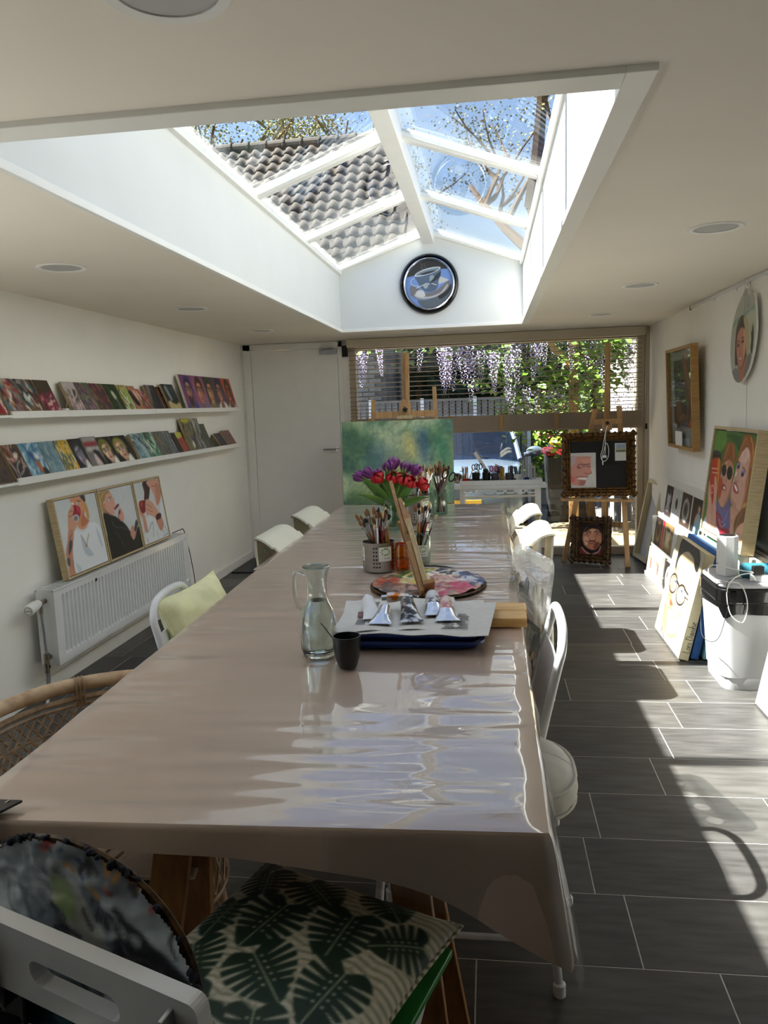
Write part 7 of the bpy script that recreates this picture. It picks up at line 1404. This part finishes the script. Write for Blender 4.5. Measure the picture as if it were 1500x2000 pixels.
for a in (45, 135, 225, 315):
    c, s = math.cos(R(a)), math.sin(R(a)); MB().tube([(.225*c, .225*s, .40), (.29*c, .29*s, .0)], .014, 10).build('leg', 'rattan_lt', rc, True)
    MB().tube([(.205*c, .235*s, .40), (.27*c, .30*s, .0)], .007, 8).build('leg_brace', 'rattan', rc, True)
cushion('beige_cushion', 'beige herringbone seat cushion on the rattan chair', (-.90, 1.68, .445), Matrix.Rotation(R(8), 3, 'Z'), .46, .46, .075, 'fabric_beige', .03)
# ---- folding chair in the foreground
FA = R(-20.9)
fc = thing('folding_chair', 'white folding chair in foreground with a slotted wooden back slat', 'chair', (-.36, 1.15, 0), (0, 0, FA))
# local: x right, y forward (to the table); slat at y=-.37
V, F = shape2d([rrect(-.195, -.055, .195, .055, .012), rrect(-.085, -.022, .07, .016, .017)], .020)
Ml = Matrix.Translation((0, -.375, .752)) @ Matrix.Rotation(R(97), 4, 'X')
MB().add(*xf((V, F), Ml)).build('back_slat', 'white_metal', fc, bevel=.003)
for s in (-1, 1):
    MB().beam((s*.158, -.392, .79), (s*.168, -.30, .40), .032, .006, (1, 0, 0)).build('back_post', 'galv', fc, bevel=.001)
    MB().beam((s*.168, -.30, .42), (s*.175, .20, .0), .03, .008, (1, 0, 0)).build('leg', 'white_metal', fc); MB().beam((s*.19, .16, .43), (s*.19, -.30, .0), .03, .008, (1, 0, 0)).build('leg', 'white_metal', fc)
    MB().lathe([(.007, 0), (.006, .004), (.0001, .005)], (s*.158, -.396, .765), 10, Matrix.Rotation(R(95), 3, 'X')).build('rivet', 'rubber', fc, True)
for i in range(6): MB().bb(-.185, .185, -.19+.066*i, -.19+.066*i+.056, .42, .436).build('seat_slat', 'white_metal', fc, bevel=.002)
def fcw(x, y, z): return rotz(FA) @ Vector((x, y, z))+Vector((-.36, 1.15, 0))
# cushion with monstera leaves: flat printed leaves on the cover
mat('chevron', (196, 192, 176), .9, var=.03, vs=60, bump=.0008, bs=200)
mc2 = bpy.data.materials.new('zigzag'); mc2.use_nodes = True; nt = mc2.node_tree; bs_ = nt.nodes['Principled BSDF']; bs_.inputs['Roughness'].default_value = .9
tc = nt.nodes.new('ShaderNodeTexCoord'); sp_ = nt.nodes.new('ShaderNodeSeparateXYZ'); nt.links.new(tc.outputs['Object'], sp_.inputs[0])
def mth(op, a, b=None, v=None):
    n_ = nt.nodes.new('ShaderNodeMath'); n_.operation = op
    nt.links.new(a, n_.inputs[0])
    if b is not None: nt.links.new(b, n_.inputs[1])
    if v is not None: n_.inputs[1].default_value = v
    return n_.outputs[0]
zx = mth('PINGPONG', sp_.outputs[0], v=.014); yy = mth('ADD', sp_.outputs[1], zx); fr = mth('PINGPONG', yy, v=.0085); gt = mth('GREATER_THAN', fr, v=.0045)
rp = nt.nodes.new('ShaderNodeMix'); rp.data_type = 'RGBA'; nt.links.new(gt, rp.inputs[0]); rp.inputs[6].default_value = (*lin((204, 200, 184)), 1); rp.inputs[7].default_value = (*lin((128, 130, 104)), 1); nt.links.new(rp.outputs[2], bs_.inputs['Base Color'])
MT['zigzag'] = mc2
mat('monstera', (22, 48, 34), .9, var=.2, vs=60); mat('monstera_vein', (150, 156, 132), .9, var=.05)
CM = Matrix.Rotation(FA+R(-2), 3, 'Z') @ Matrix.Rotation(R(3), 3, 'X')
cs = cushion('leaf_cushion', 'cushion printed with green monstera leaves on zigzag, on folding chair', fcw(.0, .03, .492), CM, .44, .43, .10, 'zigzag', .06)
P = Paint(150, 150, 1.0, (206, 202, 186))
for k in range(34):
    v = -.1+k*.036; P.line([(i/14, v+(.016 if i % 2 else 0)) for i in range(15)], .014, (150, 150, 124), k=1)
def monstera(cx, cy, s, rot):
    ca_, sa_ = math.cos(rot), math.sin(rot)
    def T(x, y): return (cx+s*(x*ca_-y*sa_), cy+s*(x*sa_+y*ca_))
    P.poly([T(*p) for p in ((0, .55), (.35, .78), (.72, .62), (.86, .2), (.72, -.3), (.4, -.75), (0, -1.05), (-.4, -.75), (-.72, -.3), (-.86, .2), (-.72, .62), (-.35, .78))], (24, 50, 36))
    for sd in (-1, 1):
        for y0, y1, x1 in ((.34, .5, .9), (.14, .2, .95), (-.06, -.1, .92), (-.26, -.4, .8), (-.46, -.68, .6)):
            P.poly([T(sd*.26, y0), T(sd*.6, (y0+y1)/2+.045), T(sd*x1, y1+.06), T(sd*x1, y1-.05), T(sd*.6, (y0+y1)/2-.04)], (190, 188, 168))
            P.ell(*T(sd*.13, y0+.03), .035*s, .03*s, (190, 188, 168))
    P.line([T(0, .75), T(0, .2), T(0, -1.0)], .012*s*10/6, (160, 166, 140))
for x, y, s_, a in ((.16, .80, .16, .5), (.42, .83, .16, 1.0), (.13, .55, .15, .1), (.36, .58, .18, -.1), (.66, .65, .18, .1), (.50, .34, .17, 1.0), (.20, .28, .16, .7), (.78, .38, .17, -.1), (.90, .72, .14, -.9), (.62, .10, .16, .4), (.36, .08, .15, -.5), (.90, .12, .15, .6), (.72, .92, .14, .8), (.04, .95, .12, .2)): monstera(x, y, s_, a)
P.jitter(.08, 3, 40)
m = img_mesh('printed_cover', P.c, .44, .43); co = np.zeros(len(m.vertices)*3); m.vertices.foreach_get('co', co); co = co.reshape(-1, 3)
u = co[:, 0]/.22-1; v = co[:, 1]/.215-1; kk = .05*np.sqrt(np.clip((1-np.abs(u)**2.6)*(1-np.abs(v)**2.6), 0, 1))+.0006
co[:, 0] = .22*u*(1-.06*(1-v*v)*np.abs(u)**2); co[:, 1] = .215*v*(1-.06*(1-u*u)*np.abs(v)**2); co[:, 2] = kk
m.vertices.foreach_set('co', co.ravel()); m.update(); place('printed_cover', m, 'print', cs)
tag(MB().bb(-.22, .21, -.20, .21, .4365, .452).build('green_pad', 'greenbox', bevel=.003), 'green flat pad under the leaf cushion on folding chair', 'pad'); o = bpy.data.objects['green_pad']; o.location = (-.345, 1.165, 0); o.rotation_euler = (0, 0, FA+R(3))
# palette propped against the slat
P = Paint(100, 70, .42/.28, (120, 128, 132)); P.ramp(P.noise(4, 17, 4, (.6, 1)), [(.2, (84, 92, 98)), (.45, (140, 150, 156)), (.6, (176, 186, 190)), (.8, (200, 206, 206))])
P.poly([(0, .0), (1, 0), (1, .25), (.7, .22), (.4, .3), (.15, .42), (0, .5)], (48, 66, 74)); P.poly([(.1, .1), (.6, .05), (.55, .2), (.2, .35)], (40, 84, 100)); P.poly([(.55, .1), (1, .1), (1, .3), (.75, .32)], (40, 30, 32)); P.poly([(.75, .5), (.95, .35), (.99, .55), (.8, .7), (.6, .75)], (46, 46, 50))
P.strokes(60, [(160, 168, 176), (196, 202, 204), (120, 130, 140), (70, 78, 86)], .16, .03, -40, 25, 3, (.05, .4, .7, .95), .6); P.poly([(.4, .78), (.5, .8), (.78, .42), (.74, .38), (.5, .55)], (150, 150, 142)); P.poly([(.4, .8), (.48, .8), (.52, .66), (.45, .66)], (130, 150, 104)); P.poly([(0, .6), (.08, .7), (.1, .5), (.02, .45)], (170, 130, 130))
P.strokes(26, [(40, 50, 90), (150, 50, 40), (30, 28, 30), (180, 120, 50)], .05, .03, -30, 40, 5, (.35, .8, .98, .98), .9); P.strokes(30, [(24, 24, 28), (40, 40, 46)], .14, .02, -50, 20, 9, (.4, .3, .95, .8), .8)
hz = P.noise(10, 23, 4, (.7, 1.3)); m = img_mesh('paint_layer', P.c, .42, .28)
co = np.zeros(len(m.vertices)*3); m.vertices.foreach_get('co', co); co = co.reshape(-1, 3); co[:, 2] = np.maximum(hz.ravel()-.3, 0)*.015+.0005; m.vertices.foreach_set('co', co.ravel()); m.update()
bm = bmesh.new(); bm.from_mesh(m); bmesh.ops.delete(bm, geom=[f for f in bm.faces if ((f.calc_center_median().x-.21)/.205)**2+((f.calc_center_median().y-.14)/.135)**2 > 1], context='FACES'); bm.to_mesh(m); bm.free()
Ux = rotz(FA) @ Vector((1, 0, 0)); Vy = (rotz(FA) @ Vector((0, .10, 1))).normalized()
pp = thing('oval_palette', 'oval palette crusted with grey-blue paint, propped on the folding chair', 'palette', fcw(-.06-.21, -.352, .615), cols(Ux, Vy, Ux.cross(Vy)))
MB().lathe([(.0001, -.008), (.207, -.008), (.211, -.004), (.207, 0), (.0001, 0)], (.21, .14, 0), 48, None, 1, .667).build('board', 'gilt_dark', pp, True)
place('paint_layer', m, 'impasto', pp).location = (0, 0, .0006)
cr_ = MB(); q = random.Random(6)
for i in range(46):
    a = R(q.uniform(-10, 190)); cr_.ell((.21+.207*math.cos(a), .14+.138*math.sin(a), q.uniform(-.004, .006)), q.uniform(.003, .009), q.uniform(.003, .007), q.uniform(.002, .006), 6, 4)
tag(cr_.build('paint_crust', 'check_a', pp, True), kind='stuff')
# checked cloth hanging behind the chair back
mck = bpy.data.materials.new('check'); mck.use_nodes = True; nt = mck.node_tree; tc = nt.nodes.new('ShaderNodeTexCoord'); mp = nt.nodes.new('ShaderNodeMapping'); mp.inputs['Rotation'].default_value = (0, R(45), 0); ch = nt.nodes.new('ShaderNodeTexChecker'); ch.inputs['Scale'].default_value = 36
ch.inputs[1].default_value = (*lin((26, 28, 36)), 1); ch.inputs[2].default_value = (*lin((96, 98, 104)), 1); nt.links.new(tc.outputs['Object'], mp.inputs[0]); nt.links.new(mp.outputs[0], ch.inputs[0]); nt.links.new(ch.outputs[0], nt.nodes['Principled BSDF'].inputs['Base Color']); nt.nodes['Principled BSDF'].inputs['Roughness'].default_value = .9; MT['check'] = mck
ap_ = thing('checked_apron', 'dark checked cloth hanging behind the folding chair back', 'cloth', fcw(-.20, -.36, .70), (0, 0, FA))
MB().sheet([[(-.20+.28*i/20, -.012+.016*math.sin(i*1.1)+.02*(j/12)*math.sin(i*.6), -.34*j/12-.0) for j in range(13)] for i in range(21)], .003).build('cloth', 'check', ap_, True, ang=90)
MB().sheet([[(-.10+.07*i/6, -.035+.006*math.sin(i*1.7), .02-.34*j/10) for j in range(11)] for i in range(7)], .0008).build('plastic_strap', 'clear_film', ap_, True)
# ---- wooden crate under the table with a bamboo mat
ct = thing('wooden_crate', 'low plain wooden crate on the floor under near table', 'crate', (-.26, 1.78, 0))
for a in ((-.12, .11, -.15, .15, .085, .095), (-.12, -.108, -.15, .15, 0, .085), (.098, .11, -.15, .15, 0, .085), (-.108, .098, -.15, -.138, 0, .085), (-.108, .098, .138, .15, 0, .085)): MB().bb(*a).build('crate_side', 'pine', ct, bevel=.002)
bmx = thing('bamboo_mat', 'rolled bamboo brush mat lying on the wooden crate', 'mat', (-.335, 1.66, .0955))
st0 = MB().cyl((0, 0, .003), (0, .10, .003), .003, n=6).mesh('bamboo_stick')
for i in range(17): o = place('bamboo_stick', st0, 'bamboo', bmx); o.location = (-.03+.007*i, 0, 0)
# ================================================================ OUTSIDE
mat('terrace', (150, 136, 106), .85, var=.12, vs=20, bump=.001, bs=60); mat('asphalt', (96, 96, 98), .9, var=.2, vs=30); mat('leaf', (104, 138, 30), .5, col2=(56, 88, 20), vs=8); mat('leaf_dark', (40, 62, 26), .6, col2=(18, 30, 14), vs=6); mat('wisteria', (214, 206, 232), .6, col2=(172, 160, 208), vs=12); mat('bark', (92, 74, 54), .9, var=.25, vs=20, bump=.004, bs=40); mat('fence', (132, 128, 122), .8, var=.12, vs=12, st=(6, 6, .6)); mat('brick', (120, 112, 104), .9, var=.2, vs=6); mat('mortar', (150, 146, 138), .95, var=.1, vs=30); mat('cream_brick', (176, 166, 146), .85, var=.08, vs=14, bump=.002, bs=50)
mat('rooftile', (76, 72, 66), .8, var=.2, vs=12, bump=.002, bs=40); mat('carpaint', (104, 120, 136), .22, .35, var=.02, coat=1); mat('carglass', (30, 44, 66), .03, var=.05, spec=.8); mat('carblack', (22, 22, 24), .5, var=.1); mat('limebag', (190, 206, 30), .5, var=.1); mat('binblack', (34, 36, 38), .45, var=.1); mat('tyre', (26, 26, 27), .8, var=.1); mat('seatblue', (30, 44, 84), .8, var=.1); mat('treeleaf', (128, 142, 62), .6, col2=(150, 132, 66), vs=3)
tr_ = thing('terrace', None, None, (.2, 8.4, 0), kind='structure')
sm = MB().cbox((.396, .396, .03), .003).mesh('paving_slab')
for i in range(12):
    for j in range(5):
        o = place('paving_slab', sm, 'terrace', tr_); o.location = (-2.4-.2+.4*i, 7.46-8.4+.4*j, -.02+.002*math.sin(i*3+j*7))
tag(MB().bb(-10, -2.46, -6, 5, -.15, -.05).build('side_yard', 'asphalt', at=(-6, 0, -.05)), kind='structure')
tag(MB().bb(-14, 14, 7.4, 40, -.35, -.2).build('driveway', 'asphalt', at=(0, 20, -.2)), kind='structure')
# pale brick garden wall at right
gw = thing('garden_wall', None, None, (1.62, 9.2, -.2), kind='structure')
MB().bb(1.66, 1.80, 7.6, 11.2, -.2, 2.3).build('wall_core', 'mortar', gw, world=True)
bk = MB().box((0, 0, 0), (.02, .21, .062)).mesh('brick')
for k in range(33):
    for j in range(8):
        o = place('brick', bk, 'cream_brick', gw); o.location = (.032, 7.70+.22*j+(.11 if k % 2 else 0)-9.2, .03+.0735*k)
# wisteria pergola
pg = thing('pergola', 'timber pergola posts and beams outside the window', 'pergola', (0, 8.7, -.2))
for x, y in ((.93, 8.95), (-2.35, 8.95)): MB().bb(x-.05, x+.05, y-.05, y+.05, -.2, 2.3).build('post', 'pine', pg, world=True, bevel=.005)
MB().bb(-2.45, 1.55, 8.90, 9.0, 2.18, 2.32).build('beam', 'pine', pg, world=True, bevel=.005)
MB().beam((.93, 8.95, 1.75), (.55, 8.95, 2.2), .07, .07, (0, 1, 0)).build('brace', 'pine', pg, world=True)
for i in range(6): MB().bb(-1.9+.66*i, -1.83+.66*i, 7.55, 9.6, 2.32, 2.42).build('rafter', 'pine', pg, world=True)
ws = thing('wisteria', 'wisteria with hanging pale lilac flowers and lime leaves outside the window', 'climbing plant', (1.1, 9.1, -.2))
q = random.Random(77)
MB().tube(smoothpath([(1.18, 9.1, -.2), (1.10, 9.05, .6), (1.2, 9.0, 1.3), (1.05, 9.0, 1.9), (.6, 9.0, 2.25), (-.5, 8.95, 2.35), (-1.6, 9.0, 2.3)], 5), [.05]*15+[.03]*10+[.022]*6, 8).build('trunk', 'bark', ws, True, world=True)
def raceme():
    mb = MB(); r = random.Random(3)
    for i in range(74):
        v = i/74; z = -.42*v; rad = .055*(1-v*.78); a = i*2.4; c = Vector((rad*math.cos(a), rad*math.sin(a), z)); s = .017*(1-.55*v)
        M = Matrix.Rotation(a, 3, 'Z') @ Matrix.Rotation(r.uniform(-.6, .6), 3, 'Y'); mb.add([c+M @ Vector(p)*s for p in ((0, -.8, -.3), (1.0, -.3, .5), (1.0, .5, .4), (0, .8, -.3), (.4, 0, .9))], [(0, 1, 4), (1, 2, 4), (2, 3, 4), (3, 0, 4), (0, 3, 2, 1)])
    return mb.mesh('flower_cluster')
RM = raceme()
for i in range(66):
    x = q.uniform(-1.75, 1.45); y = q.uniform(8.3, 9.3); z = q.uniform(1.95, 2.3)
    if i < 12: x = q.uniform(1.12, 1.4); y = q.uniform(7.9, 8.5); z = q.uniform(1.2, 2.2)
    elif i < 34: x = q.uniform(-.5, .55); y = q.uniform(8.4, 9.2); z = q.uniform(1.88, 2.2)
    elif i < 44: x = q.uniform(.2, .9); y = q.uniform(8.7, 9.3); z = q.uniform(1.5, 1.75)
    o = place('flower_cluster', RM, 'wisteria', ws); o.location = Vector((x, y, z))-Vector((1.1, 9.1, -.2)); k = q.uniform(.75, 1.15); o.scale = (k*.9, k*.9, k); o.rotation_euler = (q.uniform(-.1, .1), q.uniform(-.1, .1), q.uniform(0, 6))
def foliage(name, parent, mt, pts, size, seed, asp=.42):
    r = random.Random(seed); V = []; F = []
    for p in pts:
        a, b, c = r.uniform(0, 6.3), r.uniform(-.9, .9), r.uniform(-.7, .7); M = Matrix.Rotation(a, 3, 'Z') @ Matrix.Rotation(b, 3, 'Y') @ Matrix.Rotation(c, 3, 'X'); s = size*r.uniform(.6, 1.3); n = len(V)
        V += [Vector(p)+M @ Vector(u)*s for u in ((0, 0, 0), (.45, asp, .06), (1, 0, -.08), (.45, -asp, .06))]; F.append((n, n+1, n+2, n+3))
    return tag(MB().add(V, F).build(name, mt, parent, world=True), kind='stuff')
pts = []
for c, n_, sx, sz in (((.25, 9.0, 1.75), 420, .42, .24), ((.75, 8.9, 1.55), 480, .3, .35), ((1.15, 8.6, 1.75), 520, .25, .32), ((1.25, 8.2, 1.95), 260, .16, .12), ((-.6, 9.1, 2.15), 260, .5, .12), ((.5, 9.0, 2.15), 420, .6, .1), ((1.0, 9.1, 1.1), 300, .2, .35), ((.35, 9.2, 1.3), 260, .2, .2)):
    for i in range(n_): pts.append((min(1.52, c[0]+q.gauss(0, sx*.6)), c[1]+q.gauss(0, .22), c[2]+q.gauss(0, sz*.7)))
foliage('foliage', ws, 'leaf', pts, .075, 5)
# hedge and dark shrubs, fence
hg = thing('dark_hedge', 'dark green hedge behind the fence outside', 'hedge', (-1, 15, -.2))
MB().bb(-1.6, 6, 15.2, 16, -.2, 2.6).build('hedge_core', 'leaf_dark', hg, world=True)
foliage('foliage', hg, 'leaf_dark', [(q.uniform(-1.5, 5), 15.1+q.uniform(-.25, .2), q.uniform(.9, 2.9)) for i in range(3600)], .13, 9, .5)
sb = thing('sunlit_shrub', 'sunlit green and reddish shrub behind the parked car', 'shrub', (1.1, 12.6, -.2))
MB().tube([(1.1, 12.6, -.2), (1.05, 12.6, .9)], .04).build('stem', 'bark', sb, True, world=True)
foliage('foliage', sb, 'leaf', [(max(.72, 1.2+q.gauss(0, .36)), 12.5+q.gauss(0, .3), .75+q.gauss(0, .38)) for i in range(2600)], .07, 11, .5)
mat('redleaf', (150, 90, 60), .6, var=.2); foliage('red_foliage', sb, 'redleaf', [(max(.72, 1.0+q.gauss(0, .3)), 12.4+q.gauss(0, .25), 1.05+q.gauss(0, .2)) for i in range(500)], .06, 12, .5)
fe = thing('slat_fence', 'grey vertical slat fence with white posts outside', 'fence', (-.3, 13, -.2))
sl_ = MB().box((0, 0, .84), (.085, .018, 1.68)).mesh('fence_slat')
for i in range(42): o = place('fence_slat', sl_, 'fence', fe); o.location = (-2.6+.105*i, .0, 0)
for i in range(6): MB().bb(-.028, .028, -.05, -.015, 0, 1.74).build('fence_post', 'white_paint', fe).location = (-2.5+.86*i, 0, 0)
MB().bb(-2.7, 1.9, -.03, .03, 1.68, 1.72).build('top_rail', 'fence', fe)
# neighbour house with tiled roof
hs = thing('neighbour_house', 'neighbouring brick house with grey tiled roof seen through the skylight', 'house', (-4, 18, -.2))
MB().bb(-9.5, -1.75, 13.6, 19, -.2, 4.1).build('brick_wall', 'brick', hs, world=True)
bk2 = MB().box((0, 0, 0), (.215, .02, .062)).mesh('brick')
wb = kids(hs)[0]
for k in range(20):
    for j in range(7): o = place('brick', bk2, 'mortar' if (k*7+j*3) % 5 == 0 else 'brick', wb); o.location = (-3.4+.225*j+(.11 if k % 2 else 0)+4, 13.592-18, .9+.075*k+.2)
RZT, RYT = 6.62, 16.0
roof = MB(); roof.add([(-9.8, 13.1, 3.95), (-1.0, 13.1, 3.95), (-1.85, RYT, RZT-.06), (-9.8, RYT, RZT-.06), (-9.8, 19.2, 3.9), (-1.0, 19.2, 3.9)], [(0, 1, 2, 3), (3, 2, 5, 4)])
rf = roof.build('roof', 'rooftile', hs, world=True)
sd = Vector((0, 13.1-RYT, 3.95-RZT)).normalized(); nn = Vector((0, -sd.z, sd.y)); nn = nn if nn.z > 0 else -nn
tm_ = MB(); Pt = []
for i in range(9):
    u = i/8; x = .25*u; z = .028*math.sin(u*2*math.pi+.6)
    Pt.append([tuple(Vector((x, 0, 0))+sd*v+nn*(z+.02+.03*v/.36)) for v in (0, .36)])
tm_.sheet(Pt, .014); tm_ = tm_.mesh('roof_tile'); tm_.polygons.foreach_set('use_smooth', [True]*len(tm_.polygons))
cnt = 0
for r_i in range(17):
    for c_i in range(20):
        if cnt >= 298 or -5.45+.228*c_i > -2.05+.055*r_i: continue
        o = place('roof_tile', tm_, 'rooftile', rf); p = Vector((-5.45+.228*c_i, RYT, RZT-.05))+sd*(.31*r_i); o.location = p-Vector((-4, 18, -.2)); cnt += 1
rg = MB().lathe([(.11, 0), (.12, .36), (.135, .37), (.135, .40), (.10, .40)], n=14, M=Matrix.Rotation(R(90), 3, 'Y')).mesh('ridge_tile')
for i in range(11): o = place('ridge_tile', rg, 'rooftile', rf); o.location = Vector((-5.75+.36*i, RYT, RZT))-Vector((-4, 18, -.2))
# trees seen through the roof light
def tree(label, base, h, seed, nleaf, spread):
    t = thing('tree', label, 'tree', base, group='spring trees beyond the roof'); r = random.Random(seed); B = Vector(base); tips = []
    def grow(p, d, L, rad, lev):
        pts_ = [p]; dd = d.copy()
        for i in range(4):
            dd = (dd+Vector((r.uniform(-.18, .18), r.uniform(-.18, .18), r.uniform(-.05, .15)))).normalized(); pts_.append(pts_[-1]+dd*L/4)
        wood_.tube(pts_, [rad*(1-.16*i) for i in range(5)], 5 if lev else 8, caps=False)
        if lev >= 3: tips.append(pts_[2]); tips.append(pts_[-1]); tips.append(pts_[3]); return
        for k in range(4 if lev < 2 else 3):
            a = r.uniform(0, 6.3); o_ = Vector((math.cos(a), math.sin(a), r.uniform(.2, .9))).normalized()
            grow(pts_[r.choice((2, 3, 4))], (dd*.6+o_*spread).normalized(), L*r.uniform(.55, .72), rad*.5, lev+1)
    wood_ = MB(); grow(Vector((0, 0, 0)), Vector((0, 0, 1)), h*.42, h*.022, 0); wood_.build('trunk', 'bark', t, True)
    P_ = [B+tp+Vector((r.gauss(0, .32), r.gauss(0, .32), r.gauss(0, .28))) for tp in tips for k in range(nleaf)]
    foliage('foliage', t, 'treeleaf', P_, .07, seed+1, .45)
tree('tall spring tree with sparse leaves seen through right skylight panes', (2.0, 17.4, -.2), 14.5, 3, 46, .9)
tree('spring tree with sparse leaves behind the ridge seen through left panes', (-3.9, 21.5, -.2), 13.5, 8, 50, .8)
tree('leafy tree at far left of the skylight view', (-8.3, 21.5, -.2), 14.5, 12, 90, .8)
# ---- parked car
car = thing('parked_car', 'pale silver-blue hatchback parked facing the window', 'car', (-.36, 9.25, -.2))
def loft(secs, n):
    mb = MB(); V = [p for s in secs for p in s]; F = []
    for i in range(len(secs)-1):
        for k in range(n-1): F.append((i*n+k, i*n+k+1, (i+1)*n+k+1, (i+1)*n+k))
    return mb.add(V, F)
def csec(y, hw, z0, z1, zc): return [(-hw*.96, y, z0), (-hw, y, z0+.15), (-hw*.99, y, z1-.12), (-hw*.9, y, z1-.02), (-hw*.5, y, zc-.005), (0, y, zc), (hw*.5, y, zc-.005), (hw*.9, y, z1-.02), (hw*.99, y, z1-.12), (hw, y, z0+.15), (hw*.96, y, z0)]
S_ = [csec(.0, .60, .22, .62, .66), csec(.06, .74, .20, .72, .76), csec(.25, .80, .20, .80, .84), csec(.75, .82, .20, .88, .92), csec(.95, .82, .20, .90, .94), csec(3.1, .82, .20, .92, .94), csec(3.5, .76, .22, .9, .92)]
MB.add(lb_ := loft(S_, 11), [], []); lb_.f.append(tuple(range(10, -1, -1))); lb_.f.append(tuple(6*11+k for k in range(11))); lb_.build('body', 'carpaint', car, True, ang=40)
gs = [[(-.72, .86, .90), (-.4, .80, .925), (0, .78, .93), (.4, .80, .925), (.72, .86, .90)], [(-.66, 1.15, 1.14), (-.38, 1.08, 1.16), (0, 1.06, 1.165), (.38, 1.08, 1.16), (.66, 1.15, 1.14)], [(-.58, 1.5, 1.39), (-.34, 1.43, 1.41), (0, 1.41, 1.415), (.34, 1.43, 1.41), (.58, 1.5, 1.39)]]
glass('windscreen_glass', (120, 150, 186), .12, .9); MB().grid(gs).build('windscreen', 'windscreen_glass', car, True)
for s in (-1, 1):
    MB().tube(smoothpath([(s*.745, .86, .90), (s*.69, 1.16, 1.14), (s*.61, 1.52, 1.40)], 4), .032, 8).build('pillar', 'carpaint', car, True)
    MB().add([(s*.78, .95, .93), (s*.78, 3.0, .93), (s*.62, 2.9, 1.40), (s*.62, 1.55, 1.40)], [(0, 1, 2, 3)]).build('side_window', 'carglass', car)
    mr = MB(); mr.ell((s*.94, 1.03, .99), .11, .05, .07, 14, 10); mr.cyl((s*.80, 1.0, .95), (s*.88, 1.03, .96), .03); mr.build('wing_mirror', 'carpaint', car, True)
    MB().ell((s*.57, .06, .66), .15, .06, .08, 14, 8).build('headlight', 'jar_glass', car, True)
    for y in (.55, 2.9): MB().lathe([(.0001, -.09), (.2, -.09), (.28, -.08), (.28, .08), (.2, .09), (.0001, .09)], (s*.72, y, .28), 24, Matrix.Rotation(R(90), 3, 'Y')).build('wheel', 'tyre', car, True)
MB().grid([[(-.58, 1.5, 1.40), (-.3, 1.44, 1.44), (0, 1.42, 1.45), (.3, 1.44, 1.44), (.58, 1.5, 1.40)], [(-.62, 2.9, 1.41), (-.3, 2.95, 1.46), (0, 2.96, 1.47), (.3, 2.95, 1.46), (.62, 2.9, 1.41)]]).build('roof', 'carpaint', car, True)
for x in (-.36, .36):
    MB().box((x, 1.9, .98), (.46, .14, .5)).build('seat', 'seatblue', car, bevel=.05, seg=3); MB().box((x, 1.92, 1.29), (.26, .09, .16)).build('headrest', 'seatblue', car, bevel=.04, seg=3)
MB().bb(-.70, .70, .98, 1.25, .86, .93).build('dashboard', 'carblack', car, bevel=.02); MB().bb(-.5, .5, -.005, .03, .26, .42).build('lower_grille', 'carblack', car, bevel=.01); MB().bb(-.26, .26, -.02, .0, .40, .50).build('number_plate', 'yellowp', car, bevel=.004)
for s in (-1, 1): MB().beam((s*.35, .80, .945), (s*.35-.42, .92, .985), .014, .012).build('wiper', 'carblack', car)
em = thing
lv = MB().add(*xf(shape2d([ellipse(0, 0, .062, .062, 36), ellipse(0, 0, .052, .052, 36)], .008), Matrix.Translation((-.02, -.012, .745)) @ Matrix.Rotation(R(90), 4, 'X') @ Matrix.Scale(1.25, 4))).build('emblem', 'chrome', car)
Vs = [(-.026, .047), (-.016, .047), (0, .010), (.016, .047), (.026, .047), (.006, -.002), (-.006, -.002)]; Wsh = [(-.050, .022), (-.040, .030), (-.022, -.022), (-.006, .008), (.006, .008), (.022, -.022), (.040, .030), (.050, .022), (.027, -.046), (.017, -.046), (0, -.012), (-.017, -.046), (-.027, -.046)]
for L in (Vs, Wsh): MB().add(*xf(shape2d([L], .008), Matrix.Translation((-.02, -.012, .745)) @ Matrix.Rotation(R(90), 4, 'X') @ Matrix.Scale(1.25, 4))).build('emblem_letter', 'chrome', lv)
MB().lathe([(.0001, 0), (.075, .0)], (-.02, -.006, .745), 30, Matrix.Rotation(R(90), 3, 'X')).build('emblem_ground', 'carblack', lv)
# ---- wheelie bins
def wheelie(label, x, y, mt, lid, bag=False):
    t = thing('wheelie_bin', label, 'bin', (x, y, -.2), group='wheelie bins outside')
    n = 4; V = [(-.21, -.22, .05), (.21, -.22, .05), (.21, .2, .05), (-.21, .2, .05), (-.26, -.28, .98), (.26, -.28, .98), (.26, .28, .98), (-.26, .28, .98)]
    MB().add(V, [(0, 3, 2, 1), (4, 5, 6, 7), (0, 1, 5, 4), (1, 2, 6, 5), (2, 3, 7, 6), (3, 0, 4, 7)]).build('body', mt, t, bevel=.02, seg=3)
    MB().prism([(-.29, .98), (-.27, 1.03), (0, 1.07), (.3, 1.05), (.32, .98)], -.27, .27, Matrix(((0, 0, 1, 0), (1, 0, 0, 0), (0, 1, 0, 0), (0, 0, 0, 1)))).build('lid', lid, t, bevel=.012)
    for s in (-1, 1): MB().lathe([(.0001, -.02), (.1, -.02), (.1, .02), (.0001, .02)], (s*.2, .24, .1), 18, Matrix.Rotation(R(90), 3, 'Y')).build('wheel', 'tyre', t, True)
    MB().tube([(-.2, .3, 1.0), (.2, .3, 1.0)], .015).build('handle', mt, t, True)
wheelie('black wheelie bin with red lid beside the wisteria', .93, 9.75, 'binblack', 'h_red'); wheelie('second dark wheelie bin, farther and half hidden by leaves', 1.05, 10.5, 'binblack', 'binblack')
bgx = thing('lime_bag', 'lime yellow plastic bag lying on the red bin lid', 'bag', (.87, 9.72, .875)); MB().ell((0, 0, .05), .15, .12, .06, 14, 8).ell((-.06, .02, .08), .07, .07, .04).build('bag', 'limebag', bgx, True)
